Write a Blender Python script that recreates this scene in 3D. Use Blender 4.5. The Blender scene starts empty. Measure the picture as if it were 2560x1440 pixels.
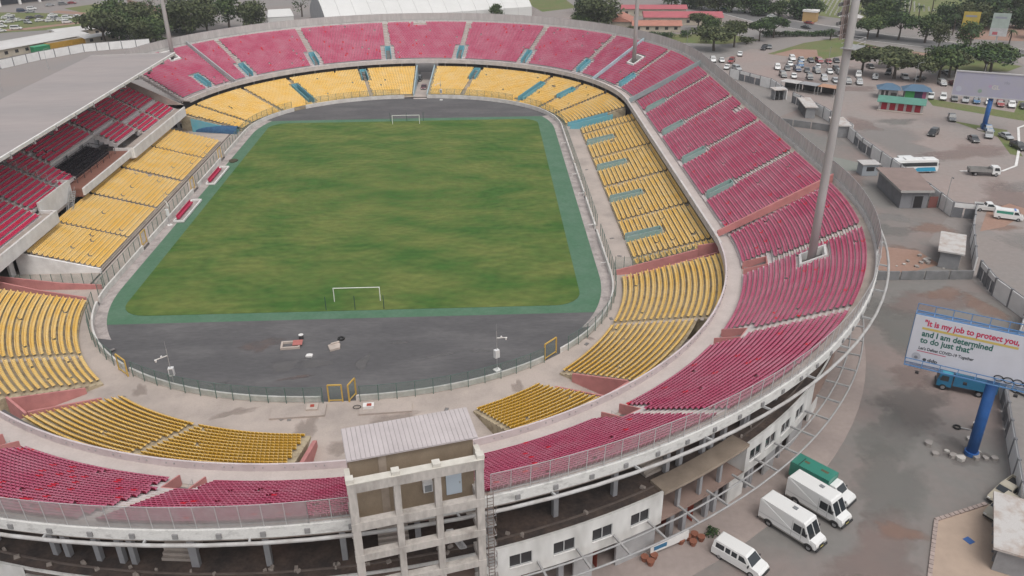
import bpy, math, random
import numpy as np
from mathutils import Matrix, Vector
random.seed(7); rng = np.random.default_rng(7)
S = bpy.context.scene
C = S.collection
D2R = math.pi/180
# ---------------------------------------------------------------- camera, sky, sun, exposure
CAM = (21.0736, -172.1942, 62.6584); YAW, PITCH, ROLL = 0.0348129, 0.4704438, -0.0091511
_f = Vector((math.sin(YAW)*math.cos(PITCH), math.cos(YAW)*math.cos(PITCH), -math.sin(PITCH)))
_r = Vector((math.cos(YAW), -math.sin(YAW), 0)); _u = _r.cross(_f)
_r2 = math.cos(ROLL)*_r + math.sin(ROLL)*_u; _u2 = -math.sin(ROLL)*_r + math.cos(ROLL)*_u
cam = bpy.data.cameras.new('camera'); cam_o = bpy.data.objects.new('camera', cam); C.objects.link(cam_o)
cam.sensor_width = 36; cam.lens = 2058.3/2560*36; cam.clip_start = 1; cam.clip_end = 6000
M = Matrix((( _r2.x,_u2.x,-_f.x,CAM[0]),(_r2.y,_u2.y,-_f.y,CAM[1]),(_r2.z,_u2.z,-_f.z,CAM[2]),(0,0,0,1)))
cam_o.matrix_world = M
S.camera = cam_o
W = bpy.data.worlds.new('World'); S.world = W; W.use_nodes = True
nt = W.node_tree; nt.nodes.clear()
out = nt.nodes.new('ShaderNodeOutputWorld'); bg = nt.nodes.new('ShaderNodeBackground')
sky = nt.nodes.new('ShaderNodeTexSky'); sky.sky_type = 'NISHITA'; sky.sun_disc = False
SUN_EL, SUN_AZ = 62.0, 158.0        # azimuth clockwise from +y, where the sun stands
sky.sun_elevation = SUN_EL*D2R; sky.sun_rotation = SUN_AZ*D2R
sky.air_density = 1.2; sky.dust_density = 4.0; sky.ozone_density = 1.0
hs = nt.nodes.new('ShaderNodeHueSaturation'); hs.inputs['Saturation'].default_value = 0.25
nt.links.new(sky.outputs[0], hs.inputs['Color']); nt.links.new(hs.outputs[0], bg.inputs[0]); nt.links.new(bg.outputs[0], out.inputs[0])
bg.inputs[1].default_value = 0.15
sun = bpy.data.lights.new('sun', 'SUN'); sun_o = bpy.data.objects.new('sun', sun); C.objects.link(sun_o)
sun.energy = 0.9; sun.angle = 38*D2R; sun.color = (1.0, 0.95, 0.88)
_sd = Vector((math.sin(SUN_AZ*D2R)*math.cos(SUN_EL*D2R), math.cos(SUN_AZ*D2R)*math.cos(SUN_EL*D2R), math.sin(SUN_EL*D2R)))
sun_o.rotation_euler = _sd.to_track_quat('Z', 'Y').to_euler()
S.view_settings.view_transform = 'Standard'; S.view_settings.look = 'None'; S.view_settings.gamma = 1
S.view_settings.use_curve_mapping = False
S.view_settings.exposure = 0.1

# ---------------------------------------------------------------- helpers
def tag(o, label=None, cat=None, group=None, kind=None):
    if label: o['label'] = label
    if cat: o['category'] = cat
    if group: o['group'] = group
    if kind: o['kind'] = kind
    return o
def thing(name, label, cat, loc=(0, 0, 0), rz=0, group=None):
    o = bpy.data.objects.new(name, None); C.objects.link(o); o.empty_display_size = 0.3
    o.location = loc; o.rotation_euler = (0, 0, rz)
    return tag(o, label, cat, group)
def attach(o, parent, local=False):
    """parent o; a mesh written in world coordinates keeps its place"""
    if parent is None: return o
    o.parent = parent
    if not local and parent.parent is None:
        o.matrix_parent_inverse = (Matrix.Translation(parent.location) @ Matrix.Rotation(parent.rotation_euler[2], 4, 'Z')).inverted()
    return o
MATS = {}
def mat(name, col, rough=0.85, var=0.0, scale=1.0, col2=None, bump=0.0, bscale=20.0, metal=0.0, stretch=(1, 1, 1), spec=0.3, thr=None, detail=6.0, fine=0.0, alpha=1.0, trans=0.0):
    """Principled with world-space noise: col..col2 blotches, a finer grain, optional bump"""
    if name in MATS: return MATS[name]
    m = bpy.data.materials.new(name); m.use_nodes = True; MATS[name] = m
    n = m.node_tree.nodes; L = m.node_tree.links; b = n['Principled BSDF']
    b.inputs['Roughness'].default_value = rough; b.inputs['Metallic'].default_value = metal
    b.inputs['Specular IOR Level'].default_value = spec
    c4 = (*col, 1)
    if col2 is None: col2 = tuple(max(0, c*(1-var)) for c in col)
    if var > 0 or fine > 0 or thr:
        g = n.new('ShaderNodeNewGeometry'); mp = n.new('ShaderNodeMapping'); mp.inputs['Scale'].default_value = stretch
        L.new(g.outputs['Position'], mp.inputs[0])
        t = n.new('ShaderNodeTexNoise'); t.inputs['Scale'].default_value = scale; t.inputs['Detail'].default_value = detail; t.inputs['Roughness'].default_value = 0.62
        L.new(mp.outputs[0], t.inputs['Vector'])
        r = n.new('ShaderNodeValToRGB'); lo, hi = thr or (0.35, 0.68)
        r.color_ramp.elements[0].position = lo; r.color_ramp.elements[1].position = hi
        r.color_ramp.elements[0].color = c4; r.color_ramp.elements[1].color = (*col2, 1)
        L.new(t.outputs[0], r.inputs[0]); src = r.outputs[0]
        if fine > 0:
            t2 = n.new('ShaderNodeTexNoise'); t2.inputs['Scale'].default_value = bscale; t2.inputs['Detail'].default_value = 4
            L.new(mp.outputs[0], t2.inputs['Vector'])
            mr = n.new('ShaderNodeMapRange'); mr.inputs[1].default_value = 0.3; mr.inputs[2].default_value = 0.7
            mr.inputs[3].default_value = 1-fine; mr.inputs[4].default_value = 1+fine
            L.new(t2.outputs[0], mr.inputs[0])
            mx = n.new('ShaderNodeMix'); mx.data_type = 'RGBA'; mx.blend_type = 'MULTIPLY'; mx.inputs[0].default_value = 1
            L.new(src, mx.inputs[6]); L.new(mr.outputs[0], mx.inputs[7]); src = mx.outputs[2]
        L.new(src, b.inputs['Base Color'])
        if bump > 0:
            bt = n.new('ShaderNodeTexNoise'); bt.inputs['Scale'].default_value = bscale; bt.inputs['Detail'].default_value = 5
            L.new(g.outputs['Position'], bt.inputs['Vector'])
            bp = n.new('ShaderNodeBump'); bp.inputs['Strength'].default_value = bump; bp.inputs['Distance'].default_value = 0.05
            L.new(bt.outputs[0], bp.inputs['Height']); L.new(bp.outputs[0], b.inputs['Normal'])
    else: b.inputs['Base Color'].default_value = c4
    if alpha < 1: b.inputs['Alpha'].default_value = alpha
    return m
class MB:
    """collects faces for one mesh"""
    def __init__(s): s.v = []; s.f = []; s.m = []
    def add(s, vs, fs, mi=0):
        k = len(s.v); s.v += [tuple(map(float, p)) for p in vs]; s.f += [tuple(i+k for i in f) for f in fs]; s.m += [mi]*len(fs); return s
    def quad(s, a, b, c, d, mi=0): return s.add((a, b, c, d), ((0, 1, 2, 3),), mi)
    def box(s, c, d, rz=0, mi=0, taper=1.0, rx=0.0):
        """centre c, full size d, turned by rz (radians)"""
        hx, hy, hz = d[0]/2, d[1]/2, d[2]/2; vs = []
        co, si = math.cos(rz), math.sin(rz)
        for z in (-hz, hz):
            k = 1 if z < 0 else taper
            for x, y in ((-hx, -hy), (hx, -hy), (hx, hy), (-hx, hy)):
                x, y = x*k, y*k; yy, zz = y*math.cos(rx)-z*math.sin(rx), y*math.sin(rx)+z*math.cos(rx)
                vs.append((c[0]+x*co-yy*si, c[1]+x*si+yy*co, c[2]+zz))
        return s.add(vs, ((3, 2, 1, 0), (4, 5, 6, 7), (0, 1, 5, 4), (1, 2, 6, 5), (2, 3, 7, 6), (3, 0, 4, 7)), mi)
    def bar(s, p, q, w, h=None, mi=0):
        """rectangular bar from p to q"""
        h = h or w; p, q = Vector(p), Vector(q); d = (q-p); 
        if d.length < 1e-6: return s
        d.normalize(); up = Vector((0, 0, 1)) if abs(d.z) < 0.95 else Vector((0, 1, 0))
        a = d.cross(up).normalized(); b = a.cross(d).normalized(); a *= w/2; b *= h/2
        vs = [p-a-b, p+a-b, p+a+b, p-a+b, q-a-b, q+a-b, q+a+b, q-a+b]
        return s.add(vs, ((0, 1, 2, 3), (7, 6, 5, 4), (0, 4, 5, 1), (1, 5, 6, 2), (2, 6, 7, 3), (3, 7, 4, 0)), mi)
    def tube(s, pts, r, n=6, mi=0, closed=False, r2=None, cap=True):
        pts = [Vector(p) for p in pts]; N = len(pts); rings = []
        for i, p in enumerate(pts):
            d = (pts[(i+1) % N] if (i < N-1 or closed) else p) - (pts[i-1] if (i > 0 or closed) else p)
            d.normalize(); up = Vector((0, 0, 1)) if abs(d.z) < 0.95 else Vector((0, 1, 0))
            a = d.cross(up).normalized(); b = a.cross(d).normalized()
            rr = r if r2 is None else r+(r2-r)*i/max(1, N-1)
            rings.append([p+a*math.cos(2*math.pi*k/n)*rr+b*math.sin(2*math.pi*k/n)*rr for k in range(n)])
        vs = [v for g in rings for v in g]; fs = []
        for i in range(N if closed else N-1):
            j = (i+1) % N
            for k in range(n): fs.append((i*n+k, j*n+k, j*n+(k+1) % n, i*n+(k+1) % n))
        if cap and not closed: fs.append(tuple(range(n))); fs.append(tuple((N-1)*n+k for k in reversed(range(n))))
        return s.add(vs, fs, mi)
    def prism(s, poly, z0, z1, mi=0, top=None):
        n = len(poly); vs = [(x, y, z0) for x, y in poly]+[(x, y, z1) for x, y in poly]
        ar = sum(poly[i][0]*poly[(i+1) % n][1]-poly[(i+1) % n][0]*poly[i][1] for i in range(n))
        fs = [(i, (i+1) % n, n+(i+1) % n, n+i) for i in range(n)]
        s.add(vs, fs if ar > 0 else [f[::-1] for f in fs], mi)
        cap = tuple(range(n, 2*n)); s.add(vs, [cap if ar > 0 else cap[::-1]], mi if top is None else top)
        bot = tuple(range(n)); return s.add(vs, [bot[::-1] if ar > 0 else bot], mi)
    def strip(s, A, B, mi=0, flip=False):
        n = len(A); vs = list(A)+list(B); fs = [(i, i+1, n+i+1, n+i) for i in range(n-1)]
        return s.add(vs, [f[::-1] for f in fs] if flip else fs, mi)
    def build(s, name, mats, parent=None, local=False, smooth=False):
        if not isinstance(mats, (list, tuple)): mats = [mats]
        if getattr(s, 'other', None): s.other.build(name, mats, parent, local, smooth)
        me = bpy.data.meshes.new(name); me.from_pydata(s.v, [], s.f)
        for m in mats: me.materials.append(m)
        if len(mats) > 1: me.polygons.foreach_set('material_index', s.m)
        if smooth: me.polygons.foreach_set('use_smooth', [True]*len(me.polygons))
        me.update()
        o = bpy.data.objects.new(name, me); C.objects.link(o)
        return attach(o, parent, local)
def mesh_np(name, V, Q, MI, mats):
    me = bpy.data.meshes.new(name); nv, nf = len(V), len(Q)
    me.vertices.add(nv); me.vertices.foreach_set('co', np.ascontiguousarray(V, dtype=np.float32).ravel())
    me.loops.add(nf*4); me.loops.foreach_set('vertex_index', np.ascontiguousarray(Q, dtype=np.int32).ravel())
    me.polygons.add(nf); me.polygons.foreach_set('loop_start', np.arange(0, nf*4, 4, dtype=np.int32))
    for m in mats: me.materials.append(m)
    me.polygons.foreach_set('material_index', np.ascontiguousarray(MI, dtype=np.int32))
    me.update(calc_edges=True); return me
def copy_tree(o, parent=None):
    c = o.copy(); C.objects.link(c); c.parent = parent
    if parent is not None: c.matrix_parent_inverse = o.matrix_parent_inverse.copy()
    for ch in o.children: copy_tree(ch, c)
    return c
def struct(o): o['kind'] = 'structure'; return o

# ---------------------------------------------------------------- materials
concrete = mat('concrete', (0.47, 0.405, 0.36), 0.9, 0.3, 0.35, (0.33, 0.285, 0.25), bump=0.15, bscale=9, fine=0.08)
apron_c = mat('apron_concrete', (0.44, 0.375, 0.335), 0.9, 0.3, 0.16, (0.30, 0.26, 0.235), bump=0.1, bscale=6, fine=0.07, stretch=(1, 1, 1), thr=(0.42, 0.75))
tread_up = mat('tread_concrete', (0.56, 0.50, 0.49), 0.9, 0.25, 0.5, (0.45, 0.40, 0.39), fine=0.06, bscale=12)
tread_low = mat('worn_tread_concrete', (0.43, 0.36, 0.25), 0.92, 0.35, 0.9, (0.22, 0.17, 0.12), fine=0.12, bscale=7, thr=(0.45, 0.72))
white = mat('white_paint', (0.78, 0.765, 0.745), 0.7, 0.2, 0.5, (0.62, 0.60, 0.58), fine=0.05, bscale=8)
white_dirty = mat('stained_white_paint', (0.62, 0.61, 0.59), 0.8, 0.4, 0.8, (0.30, 0.29, 0.28), fine=0.08, bscale=6, thr=(0.52, 0.8), stretch=(1, 1, 2.2))
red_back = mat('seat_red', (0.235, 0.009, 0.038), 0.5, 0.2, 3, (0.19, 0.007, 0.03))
red_fade = mat('faded_seat_red', (0.49, 0.08, 0.16), 0.65, 0.2, 0.25, (0.53, 0.19, 0.26))
red_new = mat('bright_seat_red', (0.62, 0.012, 0.04), 0.45, 0.1, 2)
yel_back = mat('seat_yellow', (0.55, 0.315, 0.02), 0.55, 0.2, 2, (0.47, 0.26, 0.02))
red_west = mat('shaded_seat_red', (0.62, 0.03, 0.10), 0.55, 0.2, 1, (0.55, 0.035, 0.10)); red_wback = mat('shaded_seat_red_back', (0.42, 0.02, 0.07), 0.55)  # less faded reds, brightened in colour to offset the shade under the roof
tread_w = mat('pale_tread_concrete', (0.62, 0.58, 0.57), 0.9, 0.2, 0.5, (0.52, 0.48, 0.47), fine=0.06, bscale=12)  # pale treads, colour raised to make up for the dim light below the roof
yel_fade = mat('faded_seat_yellow', (0.80, 0.50, 0.12), 0.6, 0.2, 0.3, (0.80, 0.58, 0.26))
steel = mat('galvanised_steel', (0.42, 0.42, 0.42), 0.5, 0.2, 2, metal=0.2)
dark = mat('dark_void', (0.03, 0.028, 0.03), 0.9)
teal = mat('teal_paint', (0.12, 0.38, 0.46), 0.75, 0.25, 0.8, (0.19, 0.37, 0.42), fine=0.06)
teal_g = mat('teal_green_paint', (0.24, 0.37, 0.34), 0.75, 0.25, 0.8, (0.32, 0.38, 0.37), fine=0.06)
pink = mat('pink_paint', (0.54, 0.235, 0.22), 0.85, 0.2, 0.7, (0.44, 0.19, 0.18), fine=0.06)
gwire = mat('green_post_paint', (0.10, 0.16, 0.14), 0.6)
def mesh_screen(name, col, op):
    if name in MATS: return MATS[name]
    m = bpy.data.materials.new(name); m.use_nodes = True; MATS[name] = m
    n = m.node_tree.nodes; L = m.node_tree.links; o = n['Material Output']; n.remove(n['Principled BSDF'])
    d = n.new('ShaderNodeBsdfDiffuse'); d.inputs[0].default_value = (*col, 1); tl = n.new('ShaderNodeBsdfTranslucent'); tl.inputs[0].default_value = (*col, 1)
    ad = n.new('ShaderNodeMixShader'); ad.inputs[0].default_value = 0.35; L.new(d.outputs[0], ad.inputs[1]); L.new(tl.outputs[0], ad.inputs[2])
    t = n.new('ShaderNodeBsdfTransparent'); mx = n.new('ShaderNodeMixShader')
    g = n.new('ShaderNodeNewGeometry'); ns = n.new('ShaderNodeTexNoise'); ns.inputs['Scale'].default_value = 0.9; ns.inputs['Detail'].default_value = 6
    L.new(g.outputs['Position'], ns.inputs['Vector'])
    mr = n.new('ShaderNodeMapRange'); mr.inputs[1].default_value = 0.3; mr.inputs[2].default_value = 0.7; mr.inputs[3].default_value = max(0, op-0.1); mr.inputs[4].default_value = min(1, op+0.1)
    L.new(ns.outputs[0], mr.inputs[0]); L.new(mr.outputs[0], mx.inputs[0])
    L.new(t.outputs[0], mx.inputs[1]); L.new(ad.outputs[0], mx.inputs[2]); L.new(mx.outputs[0], o.inputs[0])
    return m
fence_mesh = mesh_screen('green_fence_mesh', (0.20, 0.30, 0.25), 0.24)

# ---------------------------------------------------------------- the stadium's plan: straight sides, round ends about (0, +-45)
def b_of(a, far):
    if a >= 60: return a-1.8
    if far: return 37.5+(a-43.5)*(58.2-37.5)/(60-43.5)
    return a-1.8*max(0, a-44)/16
def rp(a, u, z=0.0):
    """u: metres along the reference ring; |u|<45 east side, beyond it the ends (far: u>0, near: u<0)"""
    if abs(u) <= 45: return (a, u, z)
    t = (abs(u)-45)/60; far = u > 0
    return (a*math.cos(t), (1 if far else -1)*(45+b_of(a, far)*math.sin(t)), z)
def nrm(u):
    if abs(u) <= 45: return (1.0, 0.0)
    t = (abs(u)-45)/60; return (math.cos(t), math.copysign(math.sin(t), u))
def uF(deg): return 45+60*deg*D2R
def uN(deg): return -45-60*deg*D2R
def usplit(u0, u1, step=2.0, extra=()):
    """break points from u0 to u1, always at +-45 and at the extra ones"""
    lo, hi = min(u0, u1), max(u0, u1); bp = sorted({lo, hi, *[x for x in (-45, 45, *extra) if lo < x < hi]}); o = []
    for p, q in zip(bp[:-1], bp[1:]):
        st = 30.0 if (abs(p) <= 45 and abs(q) <= 45) else step
        k = max(1, int(math.ceil((q-p)/st))); o += [p+(q-p)*i/k for i in range(k)]
    return o+[hi]
def west(a, u, z=0.0): return (-a, u, z)
def wall_pt(a, b, deg, far, n=2.15):
    c, s = math.cos(deg*D2R), math.sin(deg*D2R)
    return (a*math.copysign(abs(c)**(2/n), c), (1 if far else -1)*(45+b*abs(s)**(2/n)))
def wall_loop(off=0.0, k=60):
    """closed plan of the wall round the track, counter-clockwise"""
    a, b = 42.5+off, 36.6+off
    P = [wall_pt(a, b, 180*i/k, True) for i in range(k+1)]
    P += [wall_pt(a, b-0.4, 180-180*i/k, False) for i in range(k+1)]
    return P
# ================================================================ GROUND AND PITCH
def flat(name, poly, z, m):
    mb = MB(); n = len(poly); ar = sum(poly[i][0]*poly[(i+1) % n][1]-poly[(i+1) % n][0]*poly[i][1] for i in range(n))
    P = poly if ar > 0 else poly[::-1]
    mb.add([(x, y, z) for x, y in P], [tuple(range(n))]); return struct(mb.build(name, m))
def rrect(x0, y0, x1, y1, r, k=6):
    P = []
    for cx, cy, a0 in ((x1-r, y1-r, 0), (x0+r, y1-r, 90), (x0+r, y0+r, 180), (x1-r, y0+r, 270)):
        P += [(cx+r*math.cos((a0+90*i/k)*D2R), cy+r*math.sin((a0+90*i/k)*D2R)) for i in range(k+1)]
    return P
earth = mat('dusty_ground', (0.255, 0.222, 0.208), 0.95, 0.3, 0.03, (0.235, 0.226, 0.218), fine=0.06, bscale=1.2, detail=9)
flat('ground', [(-1500, -900), (1500, -900), (1500, 2600), (-1500, 2600)], -0.05, earth)
yard_m = mat('weathered_asphalt', (0.20, 0.19, 0.18), 0.95, 0.4, 0.045, (0.255, 0.205, 0.19), fine=0.05, bscale=1.0, detail=8, thr=(0.42, 0.62))
tarmac = mat('track_tarmac', (0.098, 0.095, 0.098), 0.95, 0.4, 0.11, (0.155, 0.149, 0.149), fine=0.1, bscale=1.4, detail=8, stretch=(0.6, 1.6, 1), thr=(0.45, 0.78))
flat('track', wall_loop(0.1), 0.0, tarmac)
strip_c = mat('side_strip_concrete', (0.42, 0.37, 0.35), 0.95, 0.4, 0.5, (0.27, 0.24, 0.23), fine=0.1, bscale=3, thr=(0.4, 0.65))
# concrete verge between the green surfacing and the wall along both sides
def side_clip(off, lo, hi, sx):
    P = [p for p in wall_loop(off) if p[0]*sx > 24 and lo <= p[1] <= hi]; return sorted(P, key=lambda p: p[1])
for sx in (1, -1):
    A = side_clip(-0.1, -63, 60, sx); B = side_clip(-1.9, -63, 60, sx)
    flat('verge', A+B[::-1], 0.003, strip_c)
green = mat('green_surfacing', (0.07, 0.155, 0.092), 0.9, 0.25, 0.25, (0.10, 0.18, 0.12), fine=0.08, bscale=1.5)
Pg = [p for p in wall_loop(-1.9) if -59.6 <= p[1] <= 58.6]
xr = max(p[0] for p in Pg if p[1] < -57); 
flat('green_surround', sorted([p for p in Pg if p[0] > 0], key=lambda p: p[1])+sorted([p for p in Pg if p[0] < 0], key=lambda p: -p[1]), 0.007, green)
grass = mat('pitch_grass', (0.128, 0.158, 0.040), 0.95, 0.4, 0.085, (0.046, 0.112, 0.020), bump=0.5, bscale=0.7, fine=0.18, stretch=(0.7, 1.3, 1), detail=12, thr=(0.38, 0.62))
mb = MB(); mb.prism(rrect(-37.6, -55.6, 36.5, 55.5, 4.5), 0.008, 0.06); struct(mb.build('pitch', grass))
# apron ring between the wall and the lower tier
flat_z = 0.30
mb = MB(); P0 = wall_loop(0.15); P1 = []
for (x, y) in P0:
    u = abs(y)
    if u <= 45: P1.append((math.copysign(47.2, x), y))
    else:
        t = math.atan2(u-45, x); P1.append((46*math.cos(t), math.copysign(45+46*math.sin(t), y)))
n = len(P0)
mb.add([(x, y, flat_z) for x, y in P0]+[(x, y, flat_z) for x, y in P1], [(i, (i+1) % n, n+(i+1) % n, n+i)[::-1] for i in range(n)])
struct(mb.build('apron', apron_c))

# ---- wall round the track and the mesh fence behind it
def loop_sub(off, p0, p1, n=400):
    """dense points of the wall loop between loop fractions p0..p1"""
    P = wall_loop(off, 90); P = P+[P[0]]; L = [0]
    for a, b in zip(P[:-1], P[1:]): L.append(L[-1]+math.dist(a, b))
    T = L[-1]; res = []; k = max(2, int((p1-p0)*n)+1)
    for i in range(k):
        s = (p0+(p1-p0)*i/(k-1)) % 1.0*T; j = min(len(L)-2, max(0, int(np.searchsorted(L, s)-1)))
        w = (s-L[j])/max(1e-9, L[j+1]-L[j]); res.append((P[j][0]+(P[j+1][0]-P[j][0])*w, P[j][1]+(P[j+1][1]-P[j][1])*w))
    return res
_P = wall_loop(0, 90); _L = [0]
for a, b in zip(_P, _P[1:]+[_P[0]]): _L.append(_L[-1]+math.dist(a, b))
WALL_LEN = _L[-1]
def frac_of(x, y): 
    i = min(range(len(_P)), key=lambda i: math.dist(_P[i], (x, y))); return _L[i]/WALL_LEN
wall_w = mat('track_wall_paint', (0.68, 0.66, 0.63), 0.85, 0.4, 0.5, (0.52, 0.49, 0.46), fine=0.08, bscale=4)
SEG = [('near end of the track', frac_of(-41, -52), frac_of(41, -52), 'low white wall curving round the near end of the track', 'green mesh fence on posts curving round the near end of the track'),
       ('east', frac_of(41.5, -52), 1.0+frac_of(42.4, 44), 'low white wall along the right side of the pitch', 'green mesh fence beside the pale walkway right of the pitch'),
       ('far', frac_of(42.4, 44.5), frac_of(-42.4, 44.5), 'low white wall curving behind the far goal', 'green mesh fence in front of the far yellow seats'),
       ('west', frac_of(-42.4, 44), frac_of(-41.4, -51), 'low white wall behind the two dugouts', 'green mesh fence in front of the covered stand')]
GAPS = [(1.2, -81.2, 1.9), (0.5, 82, 3.2), (-33.0, 70.5, 1.8), (33.5, 71, 1.5), (-30, -72.8, 1.1), (30, -71.3, 1.1), (42.5, -8, 1.0), (42.5, 14, 1.0), (42.5, -26, 1.0), (-42.5, -28, 1.2), (-42.5, 2, 1.2), (-42.5, 24, 1.2)]
def in_gap(x, y): return any(math.hypot(x-gx, y-gy) < gr for gx, gy, gr in GAPS)
WEST_POST_END = None
for nm, f0, f1, wl, fl in SEG:
    if f1 < f0: f1 += 1
    Lm = (f1-f0)*WALL_LEN; k = int(Lm/0.8)
    I = [loop_sub(o, f0, f1, 1)[0:0] for o in ()]
    def dense(off): 
        return [loop_sub(off, f0+(f1-f0)*i/k, f0+(f1-f0)*i/k+1e-4, 1)[0] for i in range(k+1)]
    A, B = dense(-0.14), dense(0.14); Fp = dense(0.5)
    t = thing('track_wall', wl, 'wall', (*A[len(A)//2], 0)); runs = []; cur = []
    for i in range(k+1):
        if in_gap(*A[i]): 
            if len(cur) > 1: runs.append(cur)
            cur = []
        else: cur.append(i)
    if len(cur) > 1: runs.append(cur)
    for r in runs:
        mb = MB(); h = 1.05
        a0 = [(*A[i], 0.0) for i in r]; a1 = [(*A[i], h) for i in r]; b1 = [(*B[i], h) for i in r]; b0 = [(*B[i], 0.0) for i in r]
        mb.strip(a0, a1, flip=True); mb.strip(a1, b1, flip=True); mb.strip(b1, b0, flip=True)
        mb.quad(a0[0], a1[0], b1[0], b0[0]); mb.quad(a0[-1], b0[-1], b1[-1], a1[-1])
        mb.build('wall_section', wall_w, t)
    t = thing('mesh_fence', fl, 'fence', (*Fp[len(Fp)//2], flat_z)); prev = None; H = 2.5
    for i in range(0, k+1, 3):
        x, y = Fp[i]
        if in_gap(x, y): prev = None; continue
        mb = MB(); mb.bar((x, y, flat_z), (x, y, flat_z+H), 0.09); mb.build('post', gwire, t)
        if prev:
            mb = MB(); px, py = prev
            mb.quad((px, py, flat_z+0.1), (x, y, flat_z+0.1), (x, y, flat_z+H-0.05), (px, py, flat_z+H-0.05))
            o = mb.build('mesh_panel', fence_mesh, t)
            mb = MB(); mb.bar((px, py, flat_z+H-0.05), (x, y, flat_z+H-0.05), 0.04); attach(mb.build('top_rail', gwire), o)
        prev = (x, y)

# ================================================================ SEATS
w_ = 0.225
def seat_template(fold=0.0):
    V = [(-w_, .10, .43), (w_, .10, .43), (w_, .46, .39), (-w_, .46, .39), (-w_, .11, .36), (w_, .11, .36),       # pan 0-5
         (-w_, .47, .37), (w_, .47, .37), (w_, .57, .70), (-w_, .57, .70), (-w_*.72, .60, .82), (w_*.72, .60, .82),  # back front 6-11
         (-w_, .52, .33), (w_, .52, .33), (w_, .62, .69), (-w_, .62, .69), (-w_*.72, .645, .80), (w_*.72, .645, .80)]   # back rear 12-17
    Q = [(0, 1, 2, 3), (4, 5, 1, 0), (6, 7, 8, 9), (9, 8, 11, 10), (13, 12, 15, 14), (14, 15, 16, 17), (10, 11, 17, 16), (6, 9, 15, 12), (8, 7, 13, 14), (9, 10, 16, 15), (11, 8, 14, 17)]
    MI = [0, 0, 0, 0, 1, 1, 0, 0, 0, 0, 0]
    return np.array(V), np.array(Q), np.array(MI)
TV, TQ, TM = seat_template()
def seats_mesh(name, P, A, mats, newp=0.0, beam=None):
    """P: n x 3 row points (tread height), A: outward normals n x 2"""
    n = len(P); nx, ny = A[:, 0], A[:, 1]; tx, ty = -ny, nx
    jit = rng.normal(0, .006, n)
    V = np.empty((n, len(TV), 3))
    V[:, :, 0] = P[:, None, 0]+TV[None, :, 0]*tx[:, None]+(TV[None, :, 1]+jit[:, None])*nx[:, None]
    V[:, :, 1] = P[:, None, 1]+TV[None, :, 0]*ty[:, None]+(TV[None, :, 1]+jit[:, None])*ny[:, None]
    V[:, :, 2] = P[:, None, 2]+TV[None, :, 2]
    Q = (TQ[None]+(np.arange(n)*len(TV))[:, None, None]).reshape(-1, 4)
    MI = np.tile(TM, (n, 1))
    if newp > 0:
        MI[rng.random(n) < newp] = 2
    MI = MI.ravel(); V = V.reshape(-1, 3)
    if beam is not None and len(beam) > 1:
        b0 = len(V); B = np.array(beam); nb = len(B); N2 = np.array([nrm_at(q) for q in beam])
        ring = []
        for off, dz in ((.28, 0), (.28, .36), (.36, .36), (.36, 0)):
            ring.append(np.c_[B[:, 0]+N2[:, 0]*off, B[:, 1]+N2[:, 1]*off, B[:, 2]+dz])
        V = np.vstack([V]+ring); q = []
        for s in range(3):
            for i in range(nb-1): q.append((b0+s*nb+i, b0+s*nb+i+1, b0+(s+1)*nb+i+1, b0+(s+1)*nb+i))
        Q = np.vstack([Q, np.array(q)]); MI = np.r_[MI, np.full(len(q), 3)]
    return mesh_np(name, V, Q, MI, mats)
def nrm_at(p):
    x, y = p[0], p[1]
    if abs(y) <= 45: return (math.copysign(1, x), 0)
    t = math.atan2(abs(y)-45, x); return (math.cos(t), math.copysign(math.sin(t), y))
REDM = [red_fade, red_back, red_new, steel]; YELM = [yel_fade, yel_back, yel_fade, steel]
single_seat = {}
def seat_proto(key, mats, bright):
    k = (key, bright)
    if k not in single_seat:
        V = np.vstack([TV, [(-.04, .28, 0), (.04, .28, 0), (.04, .36, 0), (-.04, .36, 0), (-.04, .28, .40), (.04, .28, .40), (.04, .36, .39), (-.04, .36, .39)]])
        o = len(TV); Q = np.vstack([TQ, np.array([(0, 1, 5, 4), (1, 2, 6, 5), (2, 3, 7, 6), (3, 0, 4, 7)])+o])
        MI = np.r_[(np.full(len(TM), 2) if bright else TM), [3]*4]
        single_seat[k] = mesh_np('seat', V, Q, MI, mats)
    return single_seat[k]
N_SINGLE = [0]
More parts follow.
